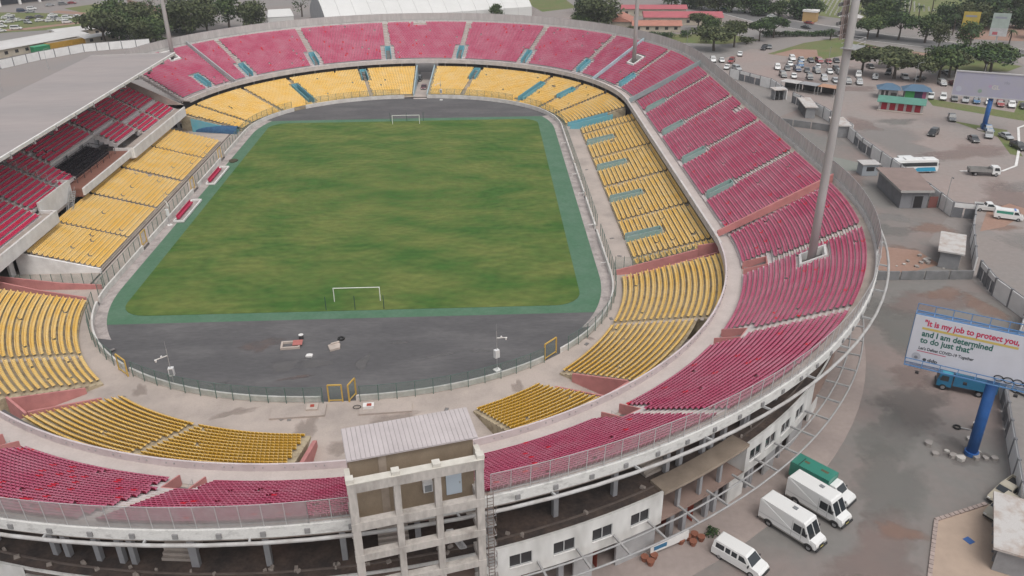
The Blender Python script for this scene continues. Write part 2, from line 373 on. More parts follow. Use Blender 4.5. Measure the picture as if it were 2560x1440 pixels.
def seating(name, label, group, u0, u1, rows, a0, pitch, z0, rise, mats, terr, excl=(), holes=(), P=rp, sp=0.50, m0=0.6, m1=0.6, newp=0.0, ends=True, single=None, steps=(), step_mat=None, skip_rows=(), zbase=None):
    """one block of seats: terrace, a row of seats per step, aisle steps.  excl/holes: (u_centre, half_width_m, row_lo, row_hi)"""
    lo, hi = min(u0, u1), max(u0, u1); um = (lo+hi)/2
    t = thing(name, label, 'seating', P(a0, um, 0.0), 0, group)
    mb = MB()
    for i in range(rows):
        a, a1 = a0+i*pitch, a0+(i+1)*pitch; z = z0+i*rise; zb = z-rise if i else (zbase if zbase is not None else z-rise)
        cut = [(c-hw/a*60 if abs(c) > 45 else c-hw, c+hw/a*60 if abs(c) > 45 else c+hw) for c, hw, r0, r1 in holes if r0 <= i <= r1]
        ex = [x for q in cut for x in q]
        us = usplit(lo, hi, 2.4, ex)
        for p, q in zip(us[:-1], us[1:]):
            mid = (p+q)/2
            if any(c0 < mid < c1 for c0, c1 in cut): continue
            A, B_, C_, D_ = P(a, p, z), P(a, q, z), P(a1, q, z), P(a1, p, z)
            f = P is west
            mb.quad(*((A, D_, C_, B_) if not f else (A, B_, C_, D_)))
            E_, F_ = P(a, p, zb), P(a, q, zb)
            mb.quad(*((E_, A, B_, F_) if not f else (E_, F_, B_, A)))
    if ends:                                            # closing walls at both ends, down to the soffit
        for ue, fl in ((lo, 1), (hi, 0)):
            for i in range(rows):
                a, a1 = a0+i*pitch, a0+(i+1)*pitch; z = z0+i*rise; zl = zbase if zbase is not None else max(0, z-1.1)
                q = (P(a, ue, zl), P(a1, ue, zl), P(a1, ue, z), P(a, ue, z)); mb.quad(*(q if fl else q[::-1]))
    mb.build('terrace', terr, t)
    for i in range(rows):
        if i in skip_rows: continue
        a = a0+i*pitch; z = z0+i*rise; rr = a+0.3
        per = (lambda u: 60/rr if abs(u) > 45 else 1.0)
        us = []; u = lo+m0*per(lo)+sp/2*per(lo); hi_ = hi-m1*per(hi)-sp/2*per(hi)
        while u <= hi_:
            us.append(u); u += sp*(60/(rr*(0.97 if abs(u) > 45 else 1)) if abs(u) > 45 else 1.0)
        us = [u for u in us if not any(r0 <= i <= r1 and abs(u-c) < hw*(60/rr if abs(c) > 45 else 1)+sp*0.5*per(u) for c, hw, r0, r1 in excl)]
        us = [u for u in us if rng.random() > .006]
        if not us: continue
        pts = np.array([P(a, u, z) for u in us])
        nr = np.array([(-1.0, 0.0) if P is west else nrm(u) for u in us])
        if single and single(i):
            mb = MB(); k = 0
            for p, q in zip(pts[:-1], pts[1:]):
                if math.dist(p, q) > sp*1.6: continue
                n_ = nrm_at(p); mb.bar((p[0]+n_[0]*.32, p[1]+n_[1]*.32, p[2]+.02), (q[0]+n_[0]*.32, q[1]+n_[1]*.32, q[2]+.02), .05, .04)
            ro = mb.build('seat_row', steel, t)
            for p, n_ in zip(pts, nr):
                br = rng.random() < newp*2
                so = bpy.data.objects.new('seat', seat_proto(name, mats, br)); C.objects.link(so)
                so.location = p; so.rotation_euler = (0, 0, math.atan2(n_[1], n_[0])-math.pi/2); so.parent = ro
                N_SINGLE[0] += 1
        else:
            cutp = [0]+[j for j in range(1, len(pts)) if math.dist(pts[j], pts[j-1]) > sp*1.6]+[len(pts)]
            for j0, j1 in zip(cutp[:-1], cutp[1:]):
                if j1-j0 < 2: continue
                pr, nn = pts[j0:j1], nr[j0:j1]
                o = bpy.data.objects.new('seat_row', seats_mesh('seat_row', pr, nn, mats, newp)); C.objects.link(o); attach(o, t)
                ix = list(range(0, len(pr), 4)); ix = ix if ix[-1] == len(pr)-1 else ix+[len(pr)-1]
                A_ = [(pr[k][0]+nn[k][0]*.30, pr[k][1]+nn[k][1]*.30) for k in ix]; B_ = [(pr[k][0]+nn[k][0]*.37, pr[k][1]+nn[k][1]*.37) for k in ix]; z0_ = pr[0][2]
                mb = MB(); mb.strip([(*p, z0_) for p in A_], [(*p, z0_+.37) for p in A_]); mb.strip([(*p, z0_+.37) for p in B_], [(*p, z0_) for p in B_]); mb.strip([(*p, z0_+.37) for p in A_], [(*p, z0_+.37) for p in B_])
                attach(mb.build('seat_beam', steel), o)
    for (c, hw, r0, r1) in steps:
        mb = MB()
        for i in range(r0, r1+1):
            a = a0+i*pitch; z = z0+i*rise; k = 60/a if abs(c) > 45 else 1
            p, q = P(a+pitch*.5, c-hw*k, z), P(a+pitch*.5, c+hw*k, z); p2, q2 = P(a+pitch, c-hw*k, z), P(a+pitch, c+hw*k, z)
            zt = z+rise*.5
            up = lambda v: (v[0], v[1], zt)
            vs = [p, q, q2, p2, up(p), up(q), up(q2), up(p2)]
            fs = ((4, 5, 6, 7), (0, 1, 5, 4), (1, 2, 6, 5), (3, 0, 4, 7))
            mb.add(vs, fs)
        mb.build('aisle_steps', step_mat or concrete, t)['kind'] = 'stuff'
    return t
def vomitory(label, u, hw, a0, a1, zf, zb, zt0, zt1, m, P=rp, group=None, open_front=True, dz=1.0, th=0.16, floor_m=None, deep=0.0):
    """walled stair opening in a terrace between radii a0 (pitch side) and a1; zf floor level, zt0/zt1 terrace level at both ends"""
    k = (lambda a: 60/a if abs(u) > 45 else 1.0)
    t = thing('vomitory', label, 'stairwell', P(a0, u, zf), 0, group)
    for s in (-1, 1):
        mb = MB(); i0, i1 = u+s*hw*k(a0), u+s*hw*k(a1); o0, o1 = u+s*(hw+th)*k(a0), u+s*(hw+th)*k(a1)
        I = [P(a0, i0, zf), P(a1, i1, zb), P(a1, i1, zt1+dz), P(a0, i0, zt0+dz)]; O = [P(a0, o0, zf), P(a1, o1, zb), P(a1, o1, zt1+dz), P(a0, o0, zt0+dz)]
        fs = [(0, 1, 2, 3), (7, 6, 5, 4), (3, 2, 6, 7), (0, 3, 7, 4), (1, 5, 6, 2)]
        mb.add(I+O, fs); mb.build('side_wall', m, t)
    mb = MB(); hk = hw+th
    A, B_ = P(a1, u-hk*k(a1), 0), P(a1, u+hk*k(a1), 0); A2, B2 = P(a1+th, u-hk*k(a1), 0), P(a1+th, u+hk*k(a1), 0)
    zz = lambda p, z: (p[0], p[1], z)
    zd = zb+1.9
    mb.add([zz(A, zd), zz(B_, zd), zz(B2, zd), zz(A2, zd), zz(A, zt1+dz), zz(B_, zt1+dz), zz(B2, zt1+dz), zz(A2, zt1+dz)], ((0, 1, 5, 4), (2, 3, 7, 6), (4, 5, 6, 7), (1, 2, 6, 5), (3, 0, 4, 7), (3, 2, 1, 0)))
    mb.build('back_wall', m, t)
    mb = MB(); mb.quad(P(a0, u-hw*k(a0), zf), P(a0, u+hw*k(a0), zf), P(a1, u+hw*k(a1), zb), P(a1, u-hw*k(a1), zb)); mb.build('stair_floor', floor_m or concrete, t)
    mb = MB(); mb.quad(*[zz(P(a1+0.9, u+s*hw*k(a1), 0), z) for s, z in ((-1, zb), (1, zb), (1, zd), (-1, zd))]); mb.build('doorway', dark, t)
    mb = MB(); r0 = P(a0+.2, u, zf+.0); r1 = P(a1, u, zb)
    mb.tube([(r0[0], r0[1], r0[2]+.9), (r1[0], r1[1], r1[2]+.9)], .03, 5); mb.tube([r0, (r0[0], r0[1], r0[2]+.9)], .03, 5); mb.tube([r1, (r1[0], r1[1], r1[2]+.9)], .03, 5)
    mb.build('handrail', steel, t)
    return t

# ---------------------------------------------------------------- upper tier (red)
UA, UPI, UZ, URI, UR = 62.3, 0.71, 7.1, 0.41, 22
def zu(a): return UZ+URI*(a-UA)/UPI
ORD = ['first', 'second', 'third', 'fourth', 'fifth', 'sixth', 'seventh', 'eighth']
aN = [128, 120, 98.6, 77.5, 56.0, 34.5, 14.0]; aE = [-28.0, -7.3, 13.2, 33.7]; aF = [16, 36.4, 56.6, 77.2, 98.4, 120, 141]
edges = [(uN(d), 'N') for d in aN]+[(-45, 'dN')]+[(y, 'E') for y in aE]+[(45, 'dF')]+[(uF(d), 'F') for d in aF]+[(uF(148.5), 'dL'), (uF(169), 'end')]
ULAB = ['red seating block at the lower left corner of the photo beside a pink stairwell', 'red seating block left of the concrete scoreboard tower with many bright replacement seats',
        'red seating block directly behind the concrete scoreboard tower', 'red seating block right of the concrete scoreboard tower behind clear rim panels',
        'long curving red seating block between the two nearest pink stairwells on the right', 'red seating block below the near right floodlight mast', 'narrow red seating block above the near right floodlight mast, below a pink divider wall',
        'red seating block of the straight right side next to the pink divider wall', 'red seating block of the right side between its two nearest grey green stairwells', 'red seating block in the middle of the right side upper tier',
        'red seating block of the right side with a small concrete patch at its top', 'red seating block of the right side just before the grey divider wall',
        'red seating block just beyond the grey divider wall in the far right corner', 'red seating block around the foot of the far right floodlight mast', 'far red seating block left of the far right floodlight mast',
        'far red seating block in front of the red roofed building', 'far red seating block right of centre in front of the white tent', 'far red seating block above the vehicle tunnel, pale blue panel on its top row',
        'far red seating block left of the vehicle tunnel', 'far red seating block in front of the white tent gable', 'far red seating block between two blue stairwells near the covered stand',
        'red seating block around the foot of the far left floodlight mast beside the covered roof']
up_holes = []; up_excl = []
VOMS = [(uN(120), 'N'), (uN(98.6), 'N'), (uN(77.5), 'N'), (uN(56), 'N'), (uN(34.5), 'N'), (uN(13.2), 'N')]+[(y, 'E') for y in aE]+[(uF(d), 'F') for d in aF]+[(uF(156), 'F')]
for u, s in VOMS:
    if s == 'N': up_holes.append((u, 1.5, 0, 4)); up_excl.append((u, 2.1, 0, 5))
    elif s == 'E': up_holes.append((u, 0.9, 1, 6)); up_excl.append((u, 1.5, 0, 7))
    else: up_holes.append((u, 0.9, 1, 6)); up_excl.append((u, 2.0, 0, 7))
MASTS = [(67.9, -66.4), (66.0, 71.8), (-68.7, 76.3)]
def uv_of(x, y):
    s = 1 if y > 0 else -1; t = math.atan2((abs(y)-45), x); return s*(45+60*t), math.hypot(x, abs(y)-45)
for mx_, my_ in MASTS:
    u, r = uv_of(mx_, my_); row = round((r-UA)/UPI); up_holes.append((u, 1.6, row-2, row+1)); up_excl.append((u, 1.9, row-3, row+2))
up_excl.append((uF(89.5), 1.9, 20, 21)); up_excl.append((3.5, 1.4, 19, 21))
red_cnt = lambda j: (lambda i: False)
for j, ((ua, ka), (ub, kb)) in enumerate(zip(edges[:-1], edges[1:])):
    near = ub <= -45 and j <= 3
    sing = None
    if j == 1: sing = (lambda i: i >= 16)
    if j == 3: sing = (lambda i: i >= 17)
    stp = []
    if ka in 'NEF' and ka != 'dN' and len(ka) == 1 and j > 0: stp.append((ua, 0.7, 0, UR-1))
    stp = [(c, hw, (6 if k0 == 'N' else 8), r1) for (c, hw, r0, r1), k0 in zip(stp, [ka])]
    m0 = .8 if len(ka) == 1 else .5; m1 = .8 if len(kb) == 1 else .5
    seating('red_seating_block', ULAB[j], 'red seating blocks of the upper tier', ua, ub, UR, UA, UPI, UZ, URI, REDM, tread_up,
            excl=[e for e in up_excl if min(ua, ub)-4 < e[0] < max(ua, ub)+4], holes=[h for h in up_holes if min(ua, ub)-4 < h[0] < max(ua, ub)+4], newp=(0.045 if j in (0, 1) else 0.012), m0=m0, m1=m1, single=sing, steps=stp, ends=(kb == 'end'))
VL = {'N': ['leftmost pink walled stairwell at the photo edge', 'pink walled stairwell left of the scoreboard tower', 'pink walled stairwell hidden behind the scoreboard tower', 'pink walled stairwell right of the scoreboard tower', 'second pink walled stairwell right of the scoreboard tower', 'pink walled stairwell below the near right floodlight mast'],
      'E': ['grey green stairwell of the right upper tier nearest the camera', 'second grey green stairwell of the right upper tier from the camera', 'third grey green stairwell of the right upper tier from the camera', 'farthest grey green stairwell of the right upper tier'],
      'F': ['blue stairwell of the far upper tier nearest the grey divider wall', 'blue stairwell left of the far right floodlight mast', 'blue stairwell of the far upper tier in front of the big green tree', 'blue stairwell of the far upper tier just right of the vehicle tunnel', 'blue stairwell of the far upper tier just left of the vehicle tunnel', 'third blue stairwell of the far upper tier from the left mast', 'second blue stairwell of the far upper tier from the left mast', 'blue stairwell beside the far left floodlight mast']}
cnt = {'N': 0, 'E': 0, 'F': 0}
for u, s in VOMS:
    lab = VL[s][cnt[s]]; cnt[s] += 1
    if s == 'N': vomitory(lab, u, 1.3, UA+.1, UA+3.4, 6.7, 6.2, 7.2, 8.4, pink, group='pink stairwells', dz=.7)
    elif s == 'E': vomitory(lab, u, .75, UA+.7, UA+4.9, 6.6, 6.0, 7.4, 9.6, teal_g, group='grey green stairwells', dz=1.05)
    else: vomitory(lab, u, .75, UA+.7, UA+4.9, 6.6, 6.0, 7.4, 9.6, teal, group='blue stairwells', dz=1.0)

# ring slab in front of the upper tier: walkway, parapet, fascia
def ring_solid(name, prof, u0, u1, m, parent=None, step=2.4, P=rp):
    """profile (a, z) polygon swept along the ring"""
    us = usplit(u0, u1, step); mb = MB(); n = len(prof)
    V = [P(a, u, z) for u in us for a, z in prof]; F = []
    for i in range(len(us)-1):
        for k in range(n): F.append((i*n+k, i*n+(k+1) % n, (i+1)*n+(k+1) % n, (i+1)*n+k))
    F.append(tuple(range(n))[::-1]); F.append(tuple((len(us)-1)*n+k for k in range(n)))
    mb.add(V, F); return mb.build(name, m, parent)
u_start, u_end = uN(128), uF(169)
fascia_m = mat('fascia_concrete', (0.60, 0.56, 0.54), 0.85, 0.3, 0.6, (0.46, 0.43, 0.42), fine=0.06, bscale=5)
walk_m = mat('walkway_concrete', (0.52, 0.46, 0.43), 0.9, 0.2, 0.3, (0.44, 0.385, 0.36), fine=0.05, bscale=4)
t = thing('tier_front', 'pale walkway slab with low parapet along the front of the red upper tier', 'walkway', rp(61, 0, 0))
ring_solid('walkway_slab', [(60.0, 6.45), (62.35, 6.45), (62.35, 6.72), (60.0, 6.72)], u_start, u_end, walk_m, t)
ring_solid('parapet', [(59.75, 6.3), (60.0, 6.3), (60.0, 7.62), (59.75, 7.62)], u_start, uN(4), mat('pinkish_white_paint', (0.62, 0.55, 0.55), .8, .25, .5, (.5, .44, .44), fine=.05), t)
ring_solid('fascia', [(59.9, 6.2), (60.3, 6.2), (60.3, 7.45), (59.9, 7.45)], uN(4)+.01, u_end, fascia_m, t)
mb = MB()
for i in range(int((uN(4)-u_start)/3.2)):
    for du in (0, .9):
        u = u_start+1+i*3.2+du; p = rp(60.03, u, 7.1); mb.box((p[0], p[1], 7.25), (.12, .12, .16), math.atan2(*nrm(u)[::-1]))
mb.build('rail_bracket', steel, t)
# sloping underside of the upper tier, so daylight does not leak through
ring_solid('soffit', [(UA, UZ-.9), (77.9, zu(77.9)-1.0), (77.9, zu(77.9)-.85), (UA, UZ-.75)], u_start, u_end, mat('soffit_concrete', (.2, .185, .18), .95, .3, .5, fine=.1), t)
# divider walls across the upper tier
for lab, u, m, h in (('sloping pink divider wall across the near right upper tier', -45, pink, .75), ('sloping grey divider wall across the far right upper tier', 45, mat('grey_teal_paint', (.30, .36, .37), .8, .2, .5), .9), ('pale blue divider wall running through the far right mast pit', uF(27), mat('pale_blue_paint', (.40, .52, .57), .8, .2, .6), .5), ('grey double divider rail beside the far left mast', uF(148.5), mat('grey_paint', (.36, .37, .38), .8, .2, .5), .7)):
    mb = MB(); a_, z_ = [60.4, 78.6], [UZ-.2, zu(78.6)]; du = .18 if abs(u) <= 45 else .2
    vs = []
    for s in (-1, 1):
        uu = u+s*du
        vs += [rp(60.4, uu, 6.7), rp(78.6, uu, zu(78.6)-.6), rp(78.6, uu, zu(78.6)+h+.3), rp(60.4, uu, UZ+h)]
    mb.add(vs, ((0, 1, 2, 3), (7, 6, 5, 4), (3, 2, 6, 7), (0, 3, 7, 4), (1, 5, 6, 2)))
    o = mb.build('divider_wall', m); tag(o, lab, 'wall', 'divider walls of the upper tier')

# ---------------------------------------------------------------- lower tier (yellow)
LPI, LZ, LRI = 0.92, 0.62, 0.235
NL = [((2.6, 24.6), 'yellow block beside the pink ramp in the near right corner', 44.1, 18), ((24.6, 45.5), 'yellow block above the pink stairwell in the near right corner', 44.1, 14), ((50.5, 64.5), 'short yellow block just right of the scoreboard tower', 44.1, 14),
      ((91.3, 110.5), 'yellow block left of the scoreboard tower beside a pink ramp wall', 44.1, 13), ((110.5, 129), 'yellow block between the near left aisle and the pink stairwell', 44.1, 14), ((135.5, 147.6), 'yellow block above the near left pink stairwell', 44.1, 15), ((147.6, 172), 'large yellow block at the left edge below the covered stand', 44.1, 18)]
for (d0, d1), lab, a0, rows in NL:
    seating('yellow_seating_block', lab, 'yellow seating blocks of the lower tier', uN(d0), uN(d1), rows, a0, LPI, LZ, LRI, YELM, tread_low, zbase=0.0, m0=.4, m1=.4, steps=[(uN(d1), .45, 0, rows-1)] if d1 in (24.6, 110.5, 147.6) else ())
eW = [('yellow block of the right side nearest the pink ramp', -43.6, -40.4), ]
EV = [28.3, 8.6, -11.7, -31.8]; EA = [16.4, -3.2, -22.9, -40.3]
ee = [-43.2, -40.3, -22.9, -3.2, 16.4, 37.0, 43.0]
EL = ['narrow yellow strip of the right side against the pink ramp fence', 'yellow block of the right side nearest the pink ramp, around the nearest teal stairwell', 'yellow block of the right side around the second teal stairwell', 'yellow block of the right side around the third teal stairwell', 'yellow block of the right side around the farthest teal stairwell', 'yellow strip of the right side next to the long teal ramp']
lex = [(y, 1.15, 0, 7) for y in EV]; lho = [(y, .85, 0, 6) for y in EV]
for j in range(6):
    a, b = ee[j], ee[j+1]
    seating('yellow_seating_block', EL[j], 'yellow seating blocks of the lower tier', a, b, 17, 47.2, LPI, LZ, LRI, YELM, tread_low, zbase=0.0, excl=[e for e in lex if a < e[0] < b], holes=[e for e in lho if a < e[0] < b], m0=.35, m1=.35, steps=[(a, .4, 0, 16)] if j else ())
for j, y in enumerate(EV):
    vomitory('grey teal stairwell in the right yellow seats, %s from the far end' % ORD[j], y, .78, 47.3, 53.7, .3, .1, .75, 2.15, teal_g, group='teal stairwells in the right yellow seats', dz=.95)
fe = [2.5, 18.8, 31, 44.2, 70.3, 84.3, 90.0, 107, 131, 147, 167, 176]
FL = ['yellow block right of the far pitch corner beside the long teal ramp', 'yellow block in the far right corner behind the mesh fence', 'small yellow block between two blue stairwells in the far right corner', 'wide yellow block right of the vehicle tunnel', 'yellow block directly right of the vehicle tunnel', None, 'yellow block directly left of the vehicle tunnel', 'wide yellow block left of the vehicle tunnel', 'yellow block left of the long blue stairwell at the far end', 'yellow block above the far left pitch corner', 'yellow strip at the far left beside the blue players tunnel']
fv = [(31, 8, 13), (44.2, 2, 12), (70.3, 11, 16), (107, 11, 16), (131, 2, 12)]
FROWS = 18
for j in range(11):
    if FL[j] is None: continue
    a, b = uF(fe[j]), uF(fe[j+1])
    ex = [(uF(d), 1.5, r0-1, r1+1) for d, r0, r1 in fv]; ho = [(uF(d), 1.0, r0, r1) for d, r0, r1 in fv]
    seating('yellow_seating_block', FL[j], 'yellow seating blocks of the lower tier', a, b, FROWS, 43.7, .91, LZ, LRI*.98, YELM, tread_low, zbase=0.0, excl=[e for e in ex if a-5 < e[0] < b+5], holes=[e for e in ho if a-5 < e[0] < b+5], m0=.5, m1=.5, steps=[(a, .45, 0, FROWS-1)] if j and fe[j] not in (90.0, 44.2, 131) else ())
for (d, r0, r1), lab in zip(fv, ['blue stairwell in the far right corner of the yellow seats', 'long blue stairwell right of the far goal in the yellow seats', 'blue stairwell of the yellow seats right of the vehicle tunnel', 'blue stairwell of the yellow seats left of the vehicle tunnel', 'long blue stairwell left of the far goal in the yellow seats']):
    zz0, zz1 = LZ+r0*LRI, LZ+r1*LRI
    vomitory(lab, uF(d), .85, 43.7+r0*.91, 43.7+(r1+1)*.91, max(.2, zz0-1.2), max(.1, zz0-1.4), zz0, zz1, teal, group='blue stairwells in the far yellow seats', dz=.9)
# vehicle tunnel walls at the far end
for d, s, lab in ((84.3, 1, 'sloping pale blue side wall right of the vehicle tunnel'), (90.0, -1, 'sloping pale blue side wall left of the vehicle tunnel')):
    mb = MB(); u = uF(d)-s*.05; vs = []
    for uu in (u, u+s*.3): vs += [rp(43.5, uu, 0), rp(61, uu, 0), rp(61, uu, 5.8), rp(43.5, uu, 1.3)]
    mb.add(vs, ((0, 1, 2, 3), (7, 6, 5, 4), (3, 2, 6, 7), (0, 3, 7, 4), (1, 5, 6, 2))); tag(mb.build('tunnel_wall', mat('pale_blue_paint', (.45, .55, .58), .8, .2, .6)), lab, 'wall', 'tunnel side walls')
flat('tunnel_floor', [rp(42, uF(84.4))[:2], rp(75, uF(84.4))[:2], rp(75, uF(89.9))[:2], rp(42, uF(89.9))[:2]], 0.012, walk_m)
# west lower block
wy = [-39.2, -25.6, -10.2, 6.4, 22.6, 37.6]
WL = ['nearest yellow block in front of the covered stand beside the white end wall', 'second yellow block in front of the covered stand from the white end wall', 'middle yellow block in front of the covered stand', 'fourth yellow block in front of the covered stand from the white end wall', 'farthest yellow block in front of the covered stand']
for j in range(5):
    seating('yellow_seating_block', WL[j], 'yellow seating blocks of the lower tier', wy[j], wy[j+1], 15, 46.6, .86, LZ, LRI, YELM, concrete, zbase=0.0, P=west, m0=.3, m1=.3, ends=(j in (0, 4)), steps=[(wy[j], .35, 0, 14)] if j else ())
mb = MB(); us = usplit(uN(179), uF(179), 4)
mb.strip([rp(43.8 if abs(u) <= 45 or u < 0 else 44.5, u, .28) for u in us], [rp(61.5, u, .28) for u in us], flip=True); struct(mb.build('concourse_floor', apron_c))
mb = MB(); mb.quad((-61.5, -45, .28), (-46.4, -45, .28), (-46.4, 46, .28), (-61.5, 46, .28)); struct(mb.build('concourse_floor', apron_c))
# ================================================================ OUTER RIM
rim_end = uF(166)
mb_rim = thing('outer_rim', 'white stained concrete rim beam round the top of the red upper tier', 'rim beam', rp(79, -45, 0))
ring_solid('landing', [(77.7, 15.3), (78.95, 15.3), (78.95, 15.9), (77.7, 15.9)], u_start, rim_end, concrete, mb_rim)
ring_solid('fascia', [(78.95, 15.75), (79.3, 15.75), (79.3, 16.75), (78.95, 16.75)], u_start, rim_end, white_dirty, mb_rim)
box_m = mat('grey_outlet_box', (.24, .235, .235), .8)
k = int((rim_end-u_start)/1.3); UR_ = [u_start+.6+(rim_end-u_start-1.2)*i/k for i in range(k+1)]
bx = []
for i in range(0, k+1, 2):
    u = UR_[i]
    if u > -30: break
    n_ = nrm(u); p = rp(79.36, u, 16.2); m1 = MB(); m1.box((p[0], p[1], 16.2), (.14, .42, .44), math.atan2(n_[1], n_[0])); m1.build('outlet_box', box_m, mb_rim)
scr_gray = mesh_screen('dusty_clear_panel', (.42, .40, .39), .66); scr_clear = mesh_screen('clear_mesh_panel', (.50, .47, .46), .36)
scr_sheet = mat('pale_corrugated_sheet', (.52, .50, .485), .7, .25, .8, (.42, .40, .39), fine=.05, bscale=3, stretch=(1, 1, .2))
post_m = mat('pale_grey_post', (.42, .41, .41), .6)
def screen(label, u0, u1, m, cat='screen', z0=16.75, z1=19.1, sheet=False):
    t = thing('rim_screen', label, cat, rp(79.1, (u0+u1)/2, z0), 0, 'rim screens')
    lo_, hi_ = min(u0, u1), max(u0, u1); kk_ = max(1, round((hi_-lo_)/1.3)); us = [lo_+(hi_-lo_)*i/kk_ for i in range(kk_+1)]
    for u in us:
        p, q = rp(79.1, u, z0), rp(79.25, u, z1); mb = MB(); mb.bar(p, q, .06); mb.build('post', post_m, t)
    for a, b in zip(us[:-1], us[1:]):
        mb = MB()
        if sheet:
            for j in range(2):
                ua, ub_ = a+(b-a)*j/2, a+(b-a)*(j+1)/2; off = .0 if j % 2 else .07
                mb.quad(rp(79.06+off, ua, z0), rp(79.06+off, ub_, z0), rp(79.2+off, ub_, z1), rp(79.2+off, ua, z1))
                mb.quad(rp(79.06+.07-off, ub_, z0), rp(79.06+off, ub_, z0), rp(79.2+off, ub_, z1), rp(79.2+.07-off, ub_, z1))
        else: mb.quad(rp(79.1, a, z0), rp(79.1, b, z0), rp(79.25, b, z1-.04), rp(79.25, a, z1-.04))
        mb.build('panel', m, t)
    mb = MB(); mb.tube([rp(79.25, u, z1) for u in us], .03, 5); mb.build('top_rail', post_m, t)
    mb = MB(); mb.tube([rp(79.0, u, z0+.25) for u in us], .04, 5); mb.build('bottom_rail', post_m, t)
screen('dusty translucent rim screen left of the scoreboard tower', u_start, uN(85.2), scr_gray)
screen('two clear rim panels against the left side of the scoreboard tower', uN(85.2), uN(82.6), scr_clear)
screen('clear mesh rim screen from the scoreboard tower to the near right corner', uN(74.6), uN(22), scr_clear)
screen('pale corrugated rim screen along the right side of the stadium', uN(22)+.1, uF(22), scr_sheet, sheet=True)
screen('pale solid rim wall round the far end of the stadium', uF(22)+.1, rim_end, scr_sheet, sheet=False)
# tube and brackets outside the rim
def tb(u, a=80.9, b=77.85):
    if abs(u) <= 45: return (a, u)
    th = (abs(u)-45)/60; return (a*math.cos(th), math.copysign(45+b*math.sin(th), u))
t = thing('rim_tube', 'long white tube rail on brackets below the rim beam', 'tube rail', (*tb(-60), 0))
us = usplit(u_start, -14, 3); mb = MB(); mb.tube([(*tb(u), 15.55) for u in us], .17, 8); mb.build('tube', mat('white_tube_paint', (.46, .455, .45), .5, .3, .7, (.33, .31, .295)), t, smooth=True)
for i in range(30):
    u = -20-i*6.2
    if u < u_start: break
    p = rp(79.0, u, 15.85); q = (*tb(u), 15.55); mb = MB(); mb.bar(p, q, .16, .2); mb.build('bracket', steel, t)
# sub-structure behind the near end
slab_dark = mat('stained_roof_slab', (.075, .062, .058), .95, .4, .35, (.16, .115, .095), fine=.15, bscale=3, thr=(.4, .7), detail=8)
slab_pink = mat('pinkish_screed', (.33, .235, .20), .95, .3, .3, (.26, .19, .165), fine=.08)
t = thing('concourse_building', 'open concrete concourse with columns below the near stands', 'building', rp(74, uN(64), 0))
ring_solid('upper_slab', [(66, 7.3), (76.35, 7.3), (76.35, 7.7), (66, 7.7)], u_start, uN(2), slab_dark, t)
ring_solid('middle_slab', [(66, 3.9), (76.2, 3.9), (76.2, 4.25), (66, 4.25)], u_start, uN(2), slab_pink, t)
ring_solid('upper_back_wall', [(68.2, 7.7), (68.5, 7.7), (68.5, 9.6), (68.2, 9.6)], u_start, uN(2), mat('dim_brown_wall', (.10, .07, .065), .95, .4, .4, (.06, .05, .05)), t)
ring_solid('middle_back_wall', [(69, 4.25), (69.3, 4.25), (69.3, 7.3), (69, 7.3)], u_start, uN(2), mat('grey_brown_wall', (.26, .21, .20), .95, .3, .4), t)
ring_solid('ground_back_wall', [(72, 0), (72.3, 0), (72.3, 3.9), (72, 3.9)], u_start, uN(2), mat('grey_wall', (.27, .25, .245), .95, .3, .4), t)
ring_solid('slab_edge_kerb', [(76.2, 7.7), (76.35, 7.7), (76.35, 7.98), (76.2, 7.98)], u_start, uN(2), white_dirty, t)
ring_solid('drain_pipe', [(75.0, 7.7), (75.15, 7.7), (75.15, 7.85), (75.0, 7.85)], u_start, uN(2), mat('rusty_pipe', (.2, .16, .14), .8, .3, 1), t)
col_m = mat('grey_column', (.34, .335, .345), .8, .2, .6)
cols = [2+5.12*i for i in range(25)]+[94.0, 98.4, 101.0, 103.4, 56.9, 54.2, 51.5, 48.6]
for d in cols:
    p = rp(74.0, uN(d)); mb = MB(); a = math.atan2(*nrm(uN(d))[::-1]); mb.box((p[0], p[1], (7.7+12.9)/2), (.5, .5, 5.2), a); mb.build('column', col_m, t)
    p = rp(75.3, uN(d)); mb = MB(); mb.box((p[0], p[1], 1.95), (.55, .55, 3.9), a); mb.build('ground_column', col_m, t)
for d in [60.4-2.4*i for i in range(1, 4)]:
    p = rp(75.6, uN(d)); mb = MB(); mb.box((p[0], p[1], 5.77), (.4, .4, 3.06), math.atan2(*nrm(uN(d))[::-1])); mb.build('balcony_column', col_m, t)
redw = mat('dull_red_wall', (.34, .055, .05), .85, .3, .5, (.24, .04, .04)); 
for d0, d1 in ((100.2, 103.2), (46, 50.2), (53.0, 57.0), (87, 90), (75.5, 78)):
    ring_solid('red_wall', [(70.5, 7.7), (70.7, 7.7), (70.7, 10.7), (70.5, 10.7)], uN(d1), uN(d0), redw, t)
for d0, d1, a in ((50.6, 51.0, 0), (60.0, 60.4, 0)):
    mb = MB(); mb.add([rp(70, uN(d0), 4.25), rp(76.0, uN(d0), 4.25), rp(76.0, uN(d0), 7.3), rp(70, uN(d0), 7.3)], [(0, 1, 2, 3)]); mb.build('pink_partition', mat('pink_partition', (.45, .17, .17), .85, .2, .5), t)
mb = MB()
for d in (71, 65.3, 62.6, 57.8, 55.6, 52.9):
    mb = MB(); mb.add([rp(72.5, uN(d), 0.05), rp(75.2, uN(d), 0.05), rp(75.2, uN(d), 3.4), rp(72.5, uN(d), 3.4)], [(0, 1, 2, 3)]); mb.build('orange_partition', mat('orange_red_partition', (.42, .09, .06), .85, .2, .5), t)
